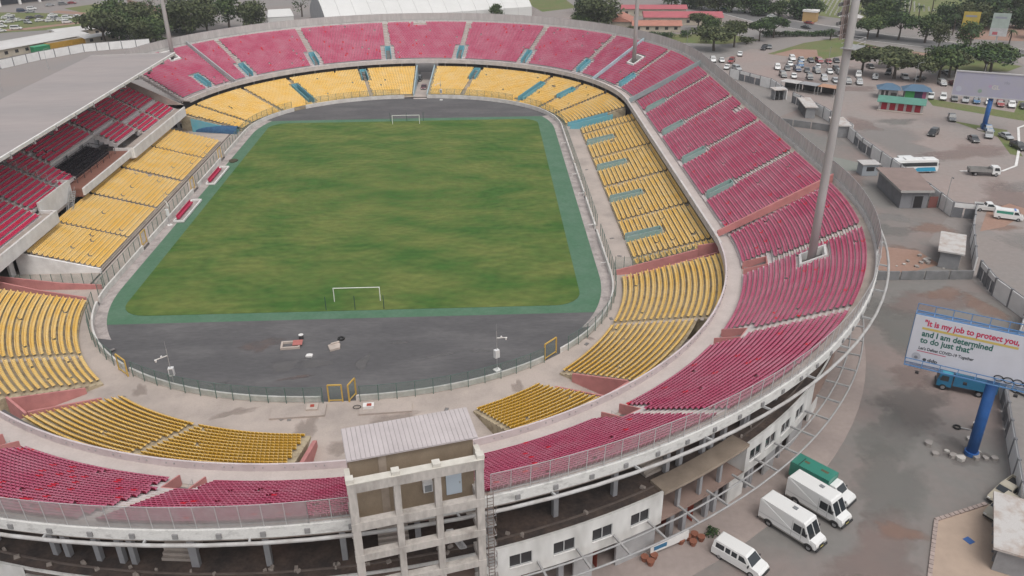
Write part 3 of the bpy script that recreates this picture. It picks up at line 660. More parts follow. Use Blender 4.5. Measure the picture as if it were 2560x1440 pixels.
ring_solid('new_screed_roof', [(74.4, 7.7), (76.6, 7.7), (76.6, 8.05), (74.4, 8.05)], uN(60.2), uN(50.6), mat('beige_screed', (.36, .29, .23), .95, .3, .4), t)
# stairs seen below the rim
for d0 in (95.6, 59.0, 80.5):
    s_ = thing('concrete_stair', {95.6: 'dim concrete stair between columns left of the tower', 59.0: 'dim concrete stair between columns right of the tower', 80.5: 'dim concrete stair seen through the scoreboard tower frame'}[d0], 'stairs', rp(72, uN(d0), 7.7))
    for j in range(9):
        mb = MB(); a0 = 73.6-.33*j; vs = [rp(a0, uN(d0-1.1), 7.7), rp(a0, uN(d0+1.1), 7.7), rp(a0-.33, uN(d0+1.1), 7.7), rp(a0-.33, uN(d0-1.1), 7.7)]
        zt = 7.7+.3*(j+1); mb.add(vs+[(v[0], v[1], zt) for v in vs], ((4, 5, 6, 7), (0, 1, 5, 4), (1, 2, 6, 5), (2, 3, 7, 6), (3, 0, 4, 7))); mb.build('step', concrete, s_)
# clutter on the slab: small blocks and stains of rubble
rub = mat('rubble_block', (.42, .36, .32), .95, .3, 2)
for j in range(46):
    d = rng.uniform(48, 122); a = rng.uniform(74.6, 75.5); p = rp(a, uN(d), 7.7)
    s_ = rng.uniform(.25, .6); mb = MB(); mb.box((0, 0, .14), (s_, s_*.6, .28), 0, 0, .85)
    o = mb.build('rubble_block', rub); o.location = (p[0], p[1], 7.7); o.rotation_euler = (0, 0, rng.uniform(0, 3.1)); tag(o, 'pale concrete rubble block lying on the stained slab below the rim', 'rubble', 'rubble blocks on the slab')
# white facade with windows
fac = mat('white_facade', (.74, .73, .71), .8, .25, .5, (.50, .49, .47), fine=.05, bscale=4, stretch=(1, 1, .4)); glass = mat('dark_window_glass', (.035, .035, .038), .12, spec=.6); wfr = mat('window_frame_grey', (.45, .45, .45), .5)
def facade(label, d0, d1, wins):
    t = thing('white_annex', label, 'building', rp(76.4, uN((d0+d1)/2), 0))
    hw, zb_, zt_ = 1.12, 5.3, 6.75; lo, hi = uN(max(d0, d1)), uN(min(d0, d1)); kk = 60/76.4
    br = sorted([lo, hi]+[uN(w)+s*hw*kk for w in wins for s in (-1, 1)])
    mb = MB(); ii = 0
    for i, (p, q) in enumerate(zip(br[:-1], br[1:])):
        us = usplit(p, q, 1.6); opening = i % 2 == 1
        for z0, z1 in ((4.0, zb_), (zb_, zt_), (zt_, 8.0)):
            if opening and z0 == zb_: continue
            mb.strip([rp(76.45, u, z0) for u in us], [rp(76.45, u, z1) for u in us], flip=False)
    mb.strip([rp(76.45, u, 8.0) for u in usplit(lo, hi, 1.6)], [rp(76.2, u, 8.0) for u in usplit(lo, hi, 1.6)])
    for ue in (lo, hi): mb.quad(rp(76.44, ue, 4.27), rp(72, ue, 4.27), rp(72, ue, 7.28), rp(76.44, ue, 7.28))
    mb.build('wall', fac, t)
    for w in wins:
        a, b = uN(w)-hw*kk, uN(w)+hw*kk; m_ = uN(w)
        mb = MB()
        for p, q in ((rp(76.36, a, zb_), rp(76.36, b, zb_)), (rp(76.36, a, zt_), rp(76.36, b, zt_)), (rp(76.36, a, zb_), rp(76.36, a, zt_)), (rp(76.36, b, zb_), rp(76.36, b, zt_)), (rp(76.36, m_, zb_), rp(76.36, m_, zt_))): mb.bar(p, q, .1)
        fo = mb.build('window', wfr, t)
        for p, q in ((a, m_), (m_, b)):
            mb = MB(); mb.quad(rp(76.30, p, zb_), rp(76.30, q, zb_), rp(76.30, q, zt_), rp(76.30, p, zt_)); attach(mb.build('pane', glass), fo)
        mb = MB(); mb.bar(rp(76.5, a, zb_-.05), rp(76.5, b, zb_-.05), .14, .08); attach(mb.build('sill', white), fo)
    return t
facade('white annex with dark double windows right of the scoreboard tower', 75.0, 60.2, [72.0, 68.7, 65.6, 62.3])
facade('white annex with dark double windows beside the parked vans', 50.7, 38.4, [49.3, 47.0, 44.4, 41.6])
facade('white annex at the bottom left corner of the photo', 122, 105.5, [119, 115, 111])
# ground floor piers under the annexes
t = thing('ground_floor_wall', 'grey and white ground floor piers below the white annexes', 'wall', rp(75.6, uN(60), 0))
for d0, d1 in ((75, 71.8), (67.6, 66.0), (63.9, 60.2), (51.8, 49.6), (46.2, 44.4), (41.5, 38.4), (36, 33)):
    ring_solid('pier', [(75.5, 0), (75.75, 0), (75.75, 3.88), (75.5, 3.88)], uN(d0), uN(d1), fac if rng.random() < .4 else mat('pale_grey_wall', (.42, .41, .41), .85, .2, .5), t)
# horizontal ladder frame
t = thing('ladder_frame', 'horizontal grey tube frame with rungs along the outside of the concourse building', 'frame', rp(78, uN(50), 0))
lad = mat('frame_grey_paint', (.30, .30, .305), .55, .3, 1, (.40, .39, .385))
for a, n_ in ((77.75, 'inner_tube'), (79.4, 'outer_tube')):
    mb = MB(); mb.tube([rp(a, u, 5.2) for u in usplit(uN(88), uN(12), 2)], .11, 6); mb.build(n_, lad, t, smooth=True)
for d in [86-3.05*i for i in range(25)]:
    mb = MB(); mb.bar(rp(76.5, uN(d), 5.2), rp(79.4, uN(d), 5.2), .2, .2); mb.build('rung', lad, t)
# pavement ring outside
mb = MB(); us = usplit(uN(128), uN(-1) if False else 60, 3)
mb.strip([rp(61, u, .02) for u in us], [rp(80.6, u, .02) for u in us], flip=True)
pav = mat('pinkish_pavement', (.36, .30, .275), .95, .3, .12, (.28, .235, .22), fine=.06, bscale=1.5); struct(mb.build('pavement', pav))
mb = MB(); mb.strip([rp(80.6, u, .02) for u in us], [rp(80.62, u, -.05) for u in us], flip=True); struct(mb.build('pavement_edge', pav))

# ================================================================ COVERED MAIN STAND (left)
ms = thing('main_stand', 'covered main stand with a big grey roof left of the pitch', 'stand', (-68, 0, 0))
roof_m = mat('grey_roof_sheet', (.35, .305, .295), .7, .3, .06, (.29, .265, .26), fine=.05, bscale=.6, stretch=(.25, 1.2, 1), detail=9)
RZ0, RZ1 = 20.0, 19.6; RX0, RX1 = -60.1, -82.0; RY0, RY1 = -78.0, 54.2
mb = MB(); mb.add([(RX1, RY0, RZ1), (RX0, RY0, RZ0), (RX0, RY1, RZ0), (RX1, RY1, RZ1), (RX1, RY0, RZ1-.25), (RX0, RY0, RZ0-.25), (RX0, RY1, RZ0-.25), (RX1, RY1, RZ1-.25)], ((0, 1, 2, 3), (7, 6, 5, 4), (3, 2, 6, 7), (0, 3, 7, 4), (1, 0, 4, 5)))
ro = mb.build('roof', roof_m, ms)
mb = MB(); mb.bar((RX0+.05, RY0, RZ0-.12), (RX0+.05, RY1, RZ0-.12), .35, .62); attach(mb.build('roof_fascia', white), ro)
mb = MB(); mb.bar((RX0, RY1-.02, RZ0-.1), (RX1, RY1-.02, RZ1-.1), .2, .4); attach(mb.build('end_fascia', scr_sheet), ro)
for j in range(14):
    y = RY1-1-j*8.6
    if y < RY0: break
    mb = MB(); mb.bar((RX0+.3, y, RZ0-.5), (-78, y, RZ1-1.6), .35, .9); attach(mb.build('roof_beam', col_m), ro)
    mb = MB(); mb.box((-77.4, y, 9.8), (.8, .6, 19)); mb.build('rear_column', col_m, ms)
    if j % 2 == 0:
        mb = MB(); mb.box((RX0+.6, y-3, RZ0-.75), (.5, .8, .35)); attach(mb.build('loudspeaker', dark), ro)
# red seats under the roof
WP, WZ, WR = .95, 7.0, .52
def wred(lab, y0, y1, rows, a0, z0, **k):
    return seating('red_seating_block', lab, 'red seating blocks of the covered stand', y0, y1, rows, a0, WP, z0, WR, [red_west, red_wback, red_new, steel], tread_w, P=west, newp=.02, steps=k.get('steps', ()), m0=.45, m1=.45, excl=k.get('excl', ()), ends=True)
wred('red seating block of the covered stand at the left photo edge', -62, -46.2, 18, 59.6, WZ)
wred('red seating block of the covered stand above the white end wall', -46.2, -29.0, 18, 59.6, WZ, steps=[(-29.0, .6, 0, 17)])
wred('red seating block of the covered stand below the glazed barrier', -29.0, -17.6, 16, 61.2, WZ+.88, steps=[])
wred('red seating block behind the glazed barrier beside the dignitaries box', -16.8, -9.6, 16, 61.6, WZ+.9)
wred('red seating block behind the dark dignitaries box', -9.0, 11.8, 12, 66.4, WZ+3.4)
wred('red seating block of the covered stand just beyond the dignitaries box', 12.4, 24.0, 16, 61.8, WZ+.9, excl=[(18, 8, 4, 4)])
wred('red seating block of the covered stand with a cross walkway near its front', 24.0, 35.4, 18, 60.0, WZ, excl=[(30, 8, 4, 4)], steps=[(24.0, .6, 0, 17)])
wred('farthest red seating block of the covered stand', 35.4, 46.4, 18, 60.0, WZ, excl=[(41, 8, 4, 4)], steps=[(35.4, .5, 0, 17)])
# balcony fronts
def wbox(name, x0, x1, y0, y1, z0, z1, m, par=ms):
    mb = MB(); mb.box(((x0+x1)/2, (y0+y1)/2, (z0+z1)/2), (abs(x1-x0), abs(y1-y0), z1-z0)); return mb.build(name, m, par)
wbox('balcony_front', -57.9, -57.5, -62, -27.6, 5.2, 7.5, white); wbox('balcony_floor', -60.6, -57.9, -62, -27.6, 5.2, 6.95, concrete)
wbox('balcony_side', -60.6, -57.9, -27.9, -27.5, 5.2, 7.5, white)
wbox('barrier_front', -60.9, -60.5, -27.5, -14.8, 5.2, 8.9, white); wbox('barrier_side', -66, -60.9, -15.1, -14.8, 5.2, 8.9, white)
deck = mat('brown_deck', (.27, .125, .095), .8, .25, 1.5, (.20, .095, .07), stretch=(.3, 3, 1))
wbox('box_deck', -66.2, -58.5, -14.7, 9.9, 5.3, 7.0, deck)
wbox('box_front', -58.5, -58.1, -14.7, 9.9, 5.6, 7.05, white)
wbox('balcony_front_far', -57.7, -57.3, 10.2, 46.5, 5.2, 7.5, white); wbox('balcony_floor_far', -60.2, -57.7, 10.2, 46.5, 5.2, 6.95, concrete); wbox('balcony_side_far', -61.8, -57.7, 9.95, 10.2, 5.2, 7.6, white); wbox('far_side_wall', -77, -57.7, 46.5, 46.8, 5.2, 8, white)
mb = MB(); vs = []
for y in (46.5, 46.8): vs += [(-57.7, y, 6.2), (-77, y, 14), (-77, y, 17.6), (-57.7, y, 8.0)]
mb.add(vs, ((0, 1, 2, 3), (7, 6, 5, 4), (3, 2, 6, 7), (0, 3, 7, 4), (1, 5, 6, 2))); mb.build('end_wall_far', concrete, ms)
for j, (x, y) in enumerate([(-63.5, yy) for yy in (-44, -36, -28, -20, -12, -4, 4, 12, 20, 28, 36, 44)]): wbox('front_column', x-.3, x+.3, y-.3, y+.3, 0, 5.6, col_m)
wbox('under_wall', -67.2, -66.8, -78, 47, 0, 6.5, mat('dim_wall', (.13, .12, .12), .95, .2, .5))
wbox('floor_slab', -66.8, -60.5, -78, 46.5, 4.7, 5.2, concrete)
# upper box glazing, back row boxes
wbox('upper_box', -77.2, -76.6, -60, 46, 16.2, 19, mat('dim_glass', (.10, .11, .12), .3))
# dignitaries box: frame and chairs
bx = thing('dignitaries_box', 'dark framed enclosure of black armchairs on the brown deck of the covered stand', 'enclosure', (-62.6, -2, 7.0))
frm = mat('dark_frame', (.05, .04, .045), .5)
for x in (-65.9, -60.6):
    for y in (-11.5, -8.2, -5, -1.8, 1.4, 4.6, 7.8):
        mb = MB(); mb.bar((x, y, 7.0), (x, y, 9.6 if x < -63 else 8.5), .1); mb.build('post', frm, bx)
for x, z in ((-65.9, 9.6), (-60.6, 8.5)):
    mb = MB(); mb.bar((x, -11.5, z), (x, 7.8, z), .1); mb.build('rail', frm, bx)
for y in (-11.5, 7.8): mb = MB(); mb.bar((-65.9, y, 9.6), (-60.6, y, 8.5), .1); mb.build('rail', frm, bx)
mb = MB()
for i in range(5):
    wbox('box_step', -66.0, -61.2-i*.95, -11, 7.4, 7.0+i*.28, 7.28+i*.28, deck, bx)
blk = mat('black_leather', (.028, .024, .03), .45, .2, 3)
mbp = MB(); mbp.box((0, 0, .25), (.62, .62, .36)); mbp.box((0, .27, .62), (.62, .16, .62)); mbp.box((-.3, 0, .5), (.12, .6, .3)); mbp.box((.3, 0, .5), (.12, .6, .3))
ch0 = mbp.build('armchair', blk); first = True
for i in range(5):
    for j in range(20):
        o = ch0 if first else ch0.copy()
        if not first: C.objects.link(o)
        first = False
        o.location = (-61.9-i*.95, -10.4+j*.9, 7.28+i*.28); o.rotation_euler = (0, 0, math.pi/2)
        tag(o, 'black padded armchair in the %s row of the dark enclosure' % ['front', 'second', 'middle', 'fourth', 'rearmost'][i], 'armchair', 'black armchairs in the dignitaries box, %s row' % ['front', 'second', 'middle', 'fourth', 'rearmost'][i])
mb = MB()
for j in range(14): mb.bar((-61.0-.0, -26.8+j*.9, 8.9), (-61.0, -26.8+j*.9, 9.8), .05)
gb = thing('glazed_barrier', 'pale glazed barrier crossing the red seats of the covered stand', 'barrier', (-66, -17.2, 8))
for j in range(9):
    x = -61.6-j*1.7; zt = WZ+.9+(-x-61.2)/WP*WR; mb = MB(); mb.bar((x, -17.2, zt-.3), (x, -17.2, zt+1.9), .08); mb.build('post', post_m, gb)
    if j: mb = MB(); mb.quad((x, -17.2, zt), (xo, -17.2, zo), (xo, -17.2, zo+1.7), (x, -17.2, zt+1.7)); mb.build('pane', mesh_screen('clear_pane', (.5, .5, .5), .25), gb)
    xo, zo = x, zt
# metal staircase down from the barrier
sc = thing('metal_stair', 'grey metal staircase below the barrier of the covered stand', 'stairs', (-59.5, -17.5, 2.6))
for s in (-.55, .55): mb = MB(); mb.bar((-60.4, -15.2+s*0-1.0, 7.0), (-58.9, -20.2+s*0-1.0, 2.7), .1, .3); 
for s in (-.5, .5):
    mb = MB(); mb.bar((-59.9+s, -15.6, 6.9), (-59.3+s, -20.4, 3.2), .08, .25); mb.build('stringer', steel, sc); mb = MB(); mb.bar((-59.9+s, -15.6, 7.8), (-59.3+s, -20.4, 4.1), .05); mb.build('handrail', steel, sc)
for j in range(13):
    f = (j+.5)/13; mb = MB(); mb.box((-59.9+.6*f, -15.6-4.8*f, 6.9-3.7*f), (1.0, .3, .05)); mb.build('tread', steel, sc)
# white end wall of the left yellow block
mb = MB(); vs = []
for y in (-39.3, -39.7): vs += [(-46.3, y, 0), (-60.2, y, 0), (-60.2, y, 4.5), (-46.3, y, .95)]
mb.add(vs, ((3, 2, 1, 0), (4, 5, 6, 7), (7, 6, 2, 3), (4, 7, 3, 0), (1, 2, 6, 5))); tag(mb.build('end_wall', white), 'tapering white end wall of the left yellow seats', 'wall')
ew = thing('stand_entrance', 'white walled entrance with dark openings under the covered stand at the left edge', 'entrance', (-61, -44, 0))
wbox('lintel', -61.2, -60.8, -62, -39.8, 3.3, 5.0, white, ew); wbox('pier', -61.2, -60.8, -41.2, -39.8, 0, 3.3, white, ew); wbox('pier', -61.2, -60.8, -52, -49, 0, 3.3, white, ew); wbox('low_wall', -60.8, -55.5, -44.6, -44.2, 0.28, 1.6, concrete, ew)
# players' tunnel and the small pavilion by the far left corner
tu = MB(); R_ = 1.7; pr = [(R_*math.cos(a*D2R), R_*math.sin(a*D2R)) for a in range(0, 181, 15)]
A = [(-56.0, 49.3+p[0], .3+p[1]) for p in pr]; B = [(-44.4, 46.3+p[0], .3+p[1]) for p in pr]
tu.strip(A, B); tu.strip([(p[0], p[1]*1, p[2]) for p in B], [(p[0]+.02, 46.3+(p[1]-46.3)*.9, .3+(p[2]-.3)*.9) for p in B])
tag(tu.build('players_tunnel', mat('dark_blue_canvas', (.03, .07, .16), .6, .3, 2, (.05, .14, .24)), smooth=True), 'dark blue arched players tunnel in front of the far left yellow seats', 'tunnel')
pv = thing('pavilion', 'small grey room with a flat beige roof beside the blue players tunnel', 'pavilion', (-60, 51.5, 0))
wbox('wall', -63.6, -56.6, 49.6, 53.0, 0, 2.6, mat('pale_grey_wall', (.42, .41, .41)), pv); wbox('roof', -64.2, -56.0, 49.1, 53.4, 2.6, 2.85, mat('beige_roof', (.50, .40, .33), .9, .2, .5), pv)
for j in range(3): wbox('window', -62.6+j*2.0, -61.4+j*2.0, 49.57, 49.7, 1.0, 2.0, glass, pv)
# ================================================================ RAMPS AND LOW WALLS
def ramp_wall(label, pts, th, m, group=None, base=0.0):
    """wall through (x, y, ztop) points"""
    mb = MB(); n = len(pts); L_ = []; R2 = []
    for i, p in enumerate(pts):
        q0 = pts[max(0, i-1)]; q1 = pts[min(n-1, i+1)]; d = Vector((q1[0]-q0[0], q1[1]-q0[1])); d.normalize(); nx, ny = -d.y*th/2, d.x*th/2
        L_.append((p[0]+nx, p[1]+ny, p[2])); R2.append((p[0]-nx, p[1]-ny, p[2]))
    dn = lambda P: [(p[0], p[1], base) for p in P]
    mb.strip(L_, R2, flip=True); mb.strip(dn(L_), L_, flip=True); mb.strip(R2, dn(R2), flip=True)
    mb.quad(L_[0], dn(L_)[0], dn(R2)[0], R2[0]); mb.quad(L_[-1], R2[-1], dn(R2)[-1], dn(L_)[-1])
    return tag(mb.build('ramp_wall', m), label, 'wall', group)
ramp_wall('long pink wall of the ramp between the right side and the near right corner', [(43.4, -45.6, 1.2), (57.6, -44.3, 4.2)], .25, pink, 'pink ramp walls')
ramp_wall('lower pink wall of the ramp in the near right corner', [(44.6, -48.2, 1.1), (58.2, -46.6, 4.0), (61.4, -46.4, 4.8)], .25, pink, 'pink ramp walls')
ramp_wall('short pink end wall behind the near right ramp', [(57.6, -43.9, 4.7), (61.6, -44.2, 5.4)], .3, pink, 'pink ramp walls')
ramp_wall('long pink wall at the left photo edge below the white end wall', [(-43.5, -46.2, 1.1), (-50, -46.0, 1.5), (-61.4, -45.6, 3.0)], .25, pink, 'pink ramp walls')
ramp_wall('second pink wall at the left photo edge above the yellow seats', [(-44.4, -50.3, .9), (-52, -49.2, 1.8), (-61.2, -48.6, 4.0)], .25, pink, 'pink ramp walls')
for d0, d1, l in ((45.8, 50.1, 'near right'), (129.3, 135.1, 'near left')):
    for d, w, hh in ((d0, 'upper' if d0 < 90 else 'lower', 1.0), (d1, 'lower' if d0 < 90 else 'upper', .55)):
        a_ = 46.0 if d == d0 else 48.0
        ramp_wall(f'{w} pink side wall of the {l} stairwell among the yellow seats', [(*rp(46.6, uN(d))[:2], 1.0+hh-.4), (*rp(55.8, uN(d))[:2], 3.1+hh)], .28, pink, 'pink stairwell walls')
    ramp_wall(f'pink back wall of the {l} stairwell among the yellow seats', [(*rp(56, uN(d0))[:2], 4.0), (*rp(56, uN(d1))[:2], 4.0)], .3, pink, 'pink stairwell walls')
ramp_wall('narrow pink wall beside the yellow seats left of the scoreboard tower', [(*rp(46, uN(90.2))[:2], 1.2), (*rp(58, uN(90.2))[:2], 4.6)], .5, pink, 'pink stairwell walls')
ramp_wall('long teal ramp wall at the far end of the right yellow seats', [(44.6, 43.8, 1.5), (56, 43.8, 4.1)], .25, teal, 'teal ramp walls')
ramp_wall('second teal ramp wall below the far right corner', [(44.2, 46.4, 1.4), (55, 46.6, 3.9)], .25, teal, 'teal ramp walls')
ramp_wall('blue grey wall beside the far left yellow seats', [(*rp(44.5, uF(177))[:2], .9), (*rp(57, uF(177))[:2], 3.9)], .25, teal, 'teal ramp walls')
# back wall of the lower tier under the overhang
t = thing('lower_back_wall', 'dim back wall and columns under the overhang of the upper tier', 'wall', rp(61.5, 0, 0))
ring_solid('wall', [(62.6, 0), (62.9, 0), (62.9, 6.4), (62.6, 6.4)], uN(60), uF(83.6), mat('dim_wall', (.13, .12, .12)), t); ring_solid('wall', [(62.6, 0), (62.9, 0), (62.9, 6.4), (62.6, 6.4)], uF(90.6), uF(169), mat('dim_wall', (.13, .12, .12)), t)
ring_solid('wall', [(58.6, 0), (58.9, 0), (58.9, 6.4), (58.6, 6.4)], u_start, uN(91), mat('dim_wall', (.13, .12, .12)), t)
for i in range(60):
    u = uN(40)+i*7.0
    if u > uF(168): break
    if uF(83) < u < uF(91): continue
    p = rp(61.4, u); mb = MB(); mb.box((p[0], p[1], 3.2), (.4, .4, 6.3), math.atan2(*nrm(u)[::-1])); mb.build('column', col_m, t)
# fence round the ramp in the near right corner
t = thing('ramp_fence', 'tall green mesh fence beside the pink ramp in the near right corner', 'fence', (52, -43.5, 0))
fp = [(43.6+i*1.5, -43.4-.03*i, .35+(.27*max(0, i-2))) for i in range(13)]
for i, p in enumerate(fp):
    mb = MB(); mb.bar(p, (p[0], p[1], p[2]+2.4), .08); mb.build('post', gwire, t)
    if i: q = fp[i-1]; mb = MB(); mb.quad(q, p, (p[0], p[1], p[2]+2.3), (q[0], q[1], q[2]+2.3)); mb.build('mesh_panel', fence_mesh, t)
t = thing('corner_fence', 'green mesh fence across the left yellow seats below the white end wall', 'fence', (-50, -44.6, .3))
for i in range(11):
    p = (-43.6-i*1.7, -44.9, .3); mb = MB(); mb.bar(p, (p[0], p[1], 2.7), .08); mb.build('post', gwire, t)
    if i: mb = MB(); mb.quad((p[0]+1.7, p[1], .4), (p[0], p[1], .4), (p[0], p[1], 2.65), (p[0]+1.7, p[1], 2.65)); mb.build('mesh_panel', fence_mesh, t)
# ================================================================ SCOREBOARD TOWER
TC = Vector((15.45, -123.05)); TA = 14.1*D2R          # centre of the front line, turned with the ring
tx_, ty_ = Vector((math.cos(TA), math.sin(TA))), Vector((-math.sin(TA), math.cos(TA)))   # along the front, inwards
def tp(s, d, z): v = TC+tx_*s+ty_*d; return (v.x, v.y, z)
tw = thing('scoreboard_tower', 'unfinished concrete frame tower with a corrugated roof standing against the near rim', 'tower', (TC.x, TC.y, 0))
twc = mat('tower_concrete', (.46, .425, .395), .9, .35, .8, (.25, .225, .205), fine=.1, bscale=4, stretch=(1, 1, .3), thr=(.45, .78)); twt = mat('tower_top_paint', (.64, .61, .55), .8, .3, .8, (.5, .47, .42)); brown = mat('brown_plaster', (.30, .235, .17), .95, .35, .45, (.22, .17, .12), fine=.08, stretch=(1, 1, .6))
def tbox(name, s0, s1, d0, d1, z0, z1, m, par=tw):
    mb = MB(); c = TC+tx_*((s0+s1)/2)+ty_*((d0+d1)/2); mb.box((c.x, c.y, (z0+z1)/2), (s1-s0, d1-d0, z1-z0), TA); return mb.build(name, m, par)
SC = [-4.85, -1.55, 1.55, 4.85]
for i, s in enumerate(SC):
    w = .62 if i in (0, 3) else .52
    tbox('front_column', s-w/2, s+w/2, -.3, .3, 0, 21.7, twc); tbox('rear_column', s-w/2, s+w/2, 3.9, 4.4, 13.5, 17.0, twc)
for z, h in ((21.7, .85), (18.0, .75), (14.9, .65), (11.7, .6), (8.2, .6)):
    tbox('front_beam', -5.2, 5.2, -.34, .34, z, z+h, twc)
    if z < 18.5:
        tbox('side_beam', -5.15, -4.6,   .35, 1.9, z, z+h, twc); tbox('side_beam', 4.6, 5.15, .35, 1.9, z, z+h, twc)
tbox('top_cap', -5.2, 5.2, -.36, .36, 22.55, 22.62, twt)  # topmost members are a paler cream than the frame below
for s in (-4.95, -1.55, 1.55, 4.95): tbox('column_stub', s-.3, s+.3, -.3, .32, 22.62, 22.95, twt)
for s in (-5.0, 5.0): tbox('side_parapet', s-.2, s+.2, .36, 1.6, 21.7, 22.62, twt)
tbox('room_wall', -4.8, 4.8, 1.6, 1.75, 17.2, 23.3, brown); tbox('room_side', -4.8, -4.6, 1.75, 5.0, 17.2, 23.3, brown); tbox('room_side', 4.6, 4.8, 1.75, 5.0, 17.2, 23.3, brown); tbox('room_back', -4.8, 4.8, 5.0, 5.15, 17.2, 23.4, brown); tbox('room_floor', -4.8, 4.8, 1.76, 5.0, 17.0, 17.2, twc)
tbox('band', -2.6, -2.0, 1.55, 1.6, 17.3, 23.2, mat('pale_plaster_band', (.38, .31, .25), .95, .3, .8))
dr = tbox('door', 2.5, 3.75, 1.5, 1.6, 18.2, 20.5, mat('pale_blue_door', (.50, .57, .64), .6)); 
mb = MB(); c = tp(3.6, 1.47, 19.3); mb.box(c, (.08, .06, .2), TA); attach(mb.build('handle', steel), dr)
rf_m = mat('pale_corrugated_roof', (.50, .45, .45), .7, .2, .5, (.43, .385, .385), fine=.04)
N_ = 28
for i in range(N_):
    s0, s1 = -4.95+10.1*i/N_, -4.95+10.1*(i+1)/N_; mb = MB(); e = .05
    def q(s, d, z): return tp(s, d, z)
    z0, z1 = 23.5, 23.75; sm = s0+.05
    mb.quad(q(sm, 1.3, z0), q(s1, 1.3, z0), q(s1, 5.1, z1), q(sm, 5.1, z1)); mb.quad(q(s0, 1.3, z0-e), q(sm, 1.3, z0), q(sm, 5.1, z1), q(s0, 5.1, z1-e)); mb.quad(q(s0, 5.1, z1-.12), q(s0, 1.3, z0-.12), q(s1, 1.3, z0-.12), q(s1, 5.1, z1-.12))
    mb.quad(q(s0, 1.3, z0-.12), q(s0, 1.3, z0-e), q(s1, 1.3, z0), q(s1, 1.3, z0-.12)); mb.build('roof_sheet', rf_m, tw)
ac = tbox('air_conditioner', .6, 1.35, 1.0, 1.6, 19.3, 20.3, mat('white_casing', (.66, .66, .66), .5)); attach(tbox('grille', .7, 1.25, .96, 1.0, 19.4, 20.0, mat('grey_grille', (.22, .23, .24), .6), None), ac)
tag_ = ac; 
# ladders and caged stairs on the right side of the tower
ld = thing('caged_ladder', 'rusty caged ladder fixed to the right side of the scoreboard tower', 'ladder', tp(5.7, .4, 8))
rust = mat('rusty_steel', (.20, .15, .13), .8, .3, 3)
for s in (5.5, 6.0): mb = MB(); mb.bar(tp(s, .3, 8), tp(s, .3, 18.8), .06); mb.build('stile', rust, ld)
for j in range(30): mb = MB(); mb.bar(tp(5.5, .3, 8.3+j*.35), tp(6.0, .3, 8.3+j*.35), .04); mb.build('rung', rust, ld)
for j in range(7):
    mb = MB(); z = 10+j*1.2; mb.tube([tp(5.75+.45*math.cos(a), .3-.75*math.sin(a), z) for a in np.linspace(0, math.pi, 7)], .025, 4); mb.build('cage_hoop', rust, ld)
st = thing('metal_platform_stair', 'grey metal stair inside the right bay of the scoreboard tower', 'stairs', tp(3.2, 1.2, 11))
for s in (2.2, 2.7): mb = MB(); mb.bar(tp(s, 1.0, 15.0), tp(s+1.2, 1.6, 12.2), .07, .16); mb.build('stringer', post_m, st)
for j in range(9): f = j/8; mb = MB(); mb.bar(tp(2.2+1.2*f, 1.0+.6*f, 15.0-2.8*f), tp(2.75+1.2*f, 1.0+.6*f, 15.0-2.8*f), .22, .04); mb.build('tread', post_m, st)
for z in (11.6, 13.8, 9.4):
    mb = MB(); mb.box(tp(6.0, 2.4, z), (1.2, 1.4, .1), TA); p_ = mb.build('landing', steel, st)
    mb = MB()
    for a, b in (((6.6, 1.8), (6.6, 3.1)), ((5.5, 1.8), (6.6, 1.8))):
        mb.bar(tp(*a, z+1), tp(*b, z+1), .06); mb.bar(tp(*a, z), tp(*a, z+1), .05); mb.bar(tp(*b, z), tp(*b, z+1), .05)
    mb.build('guard_rail', post_m, st)

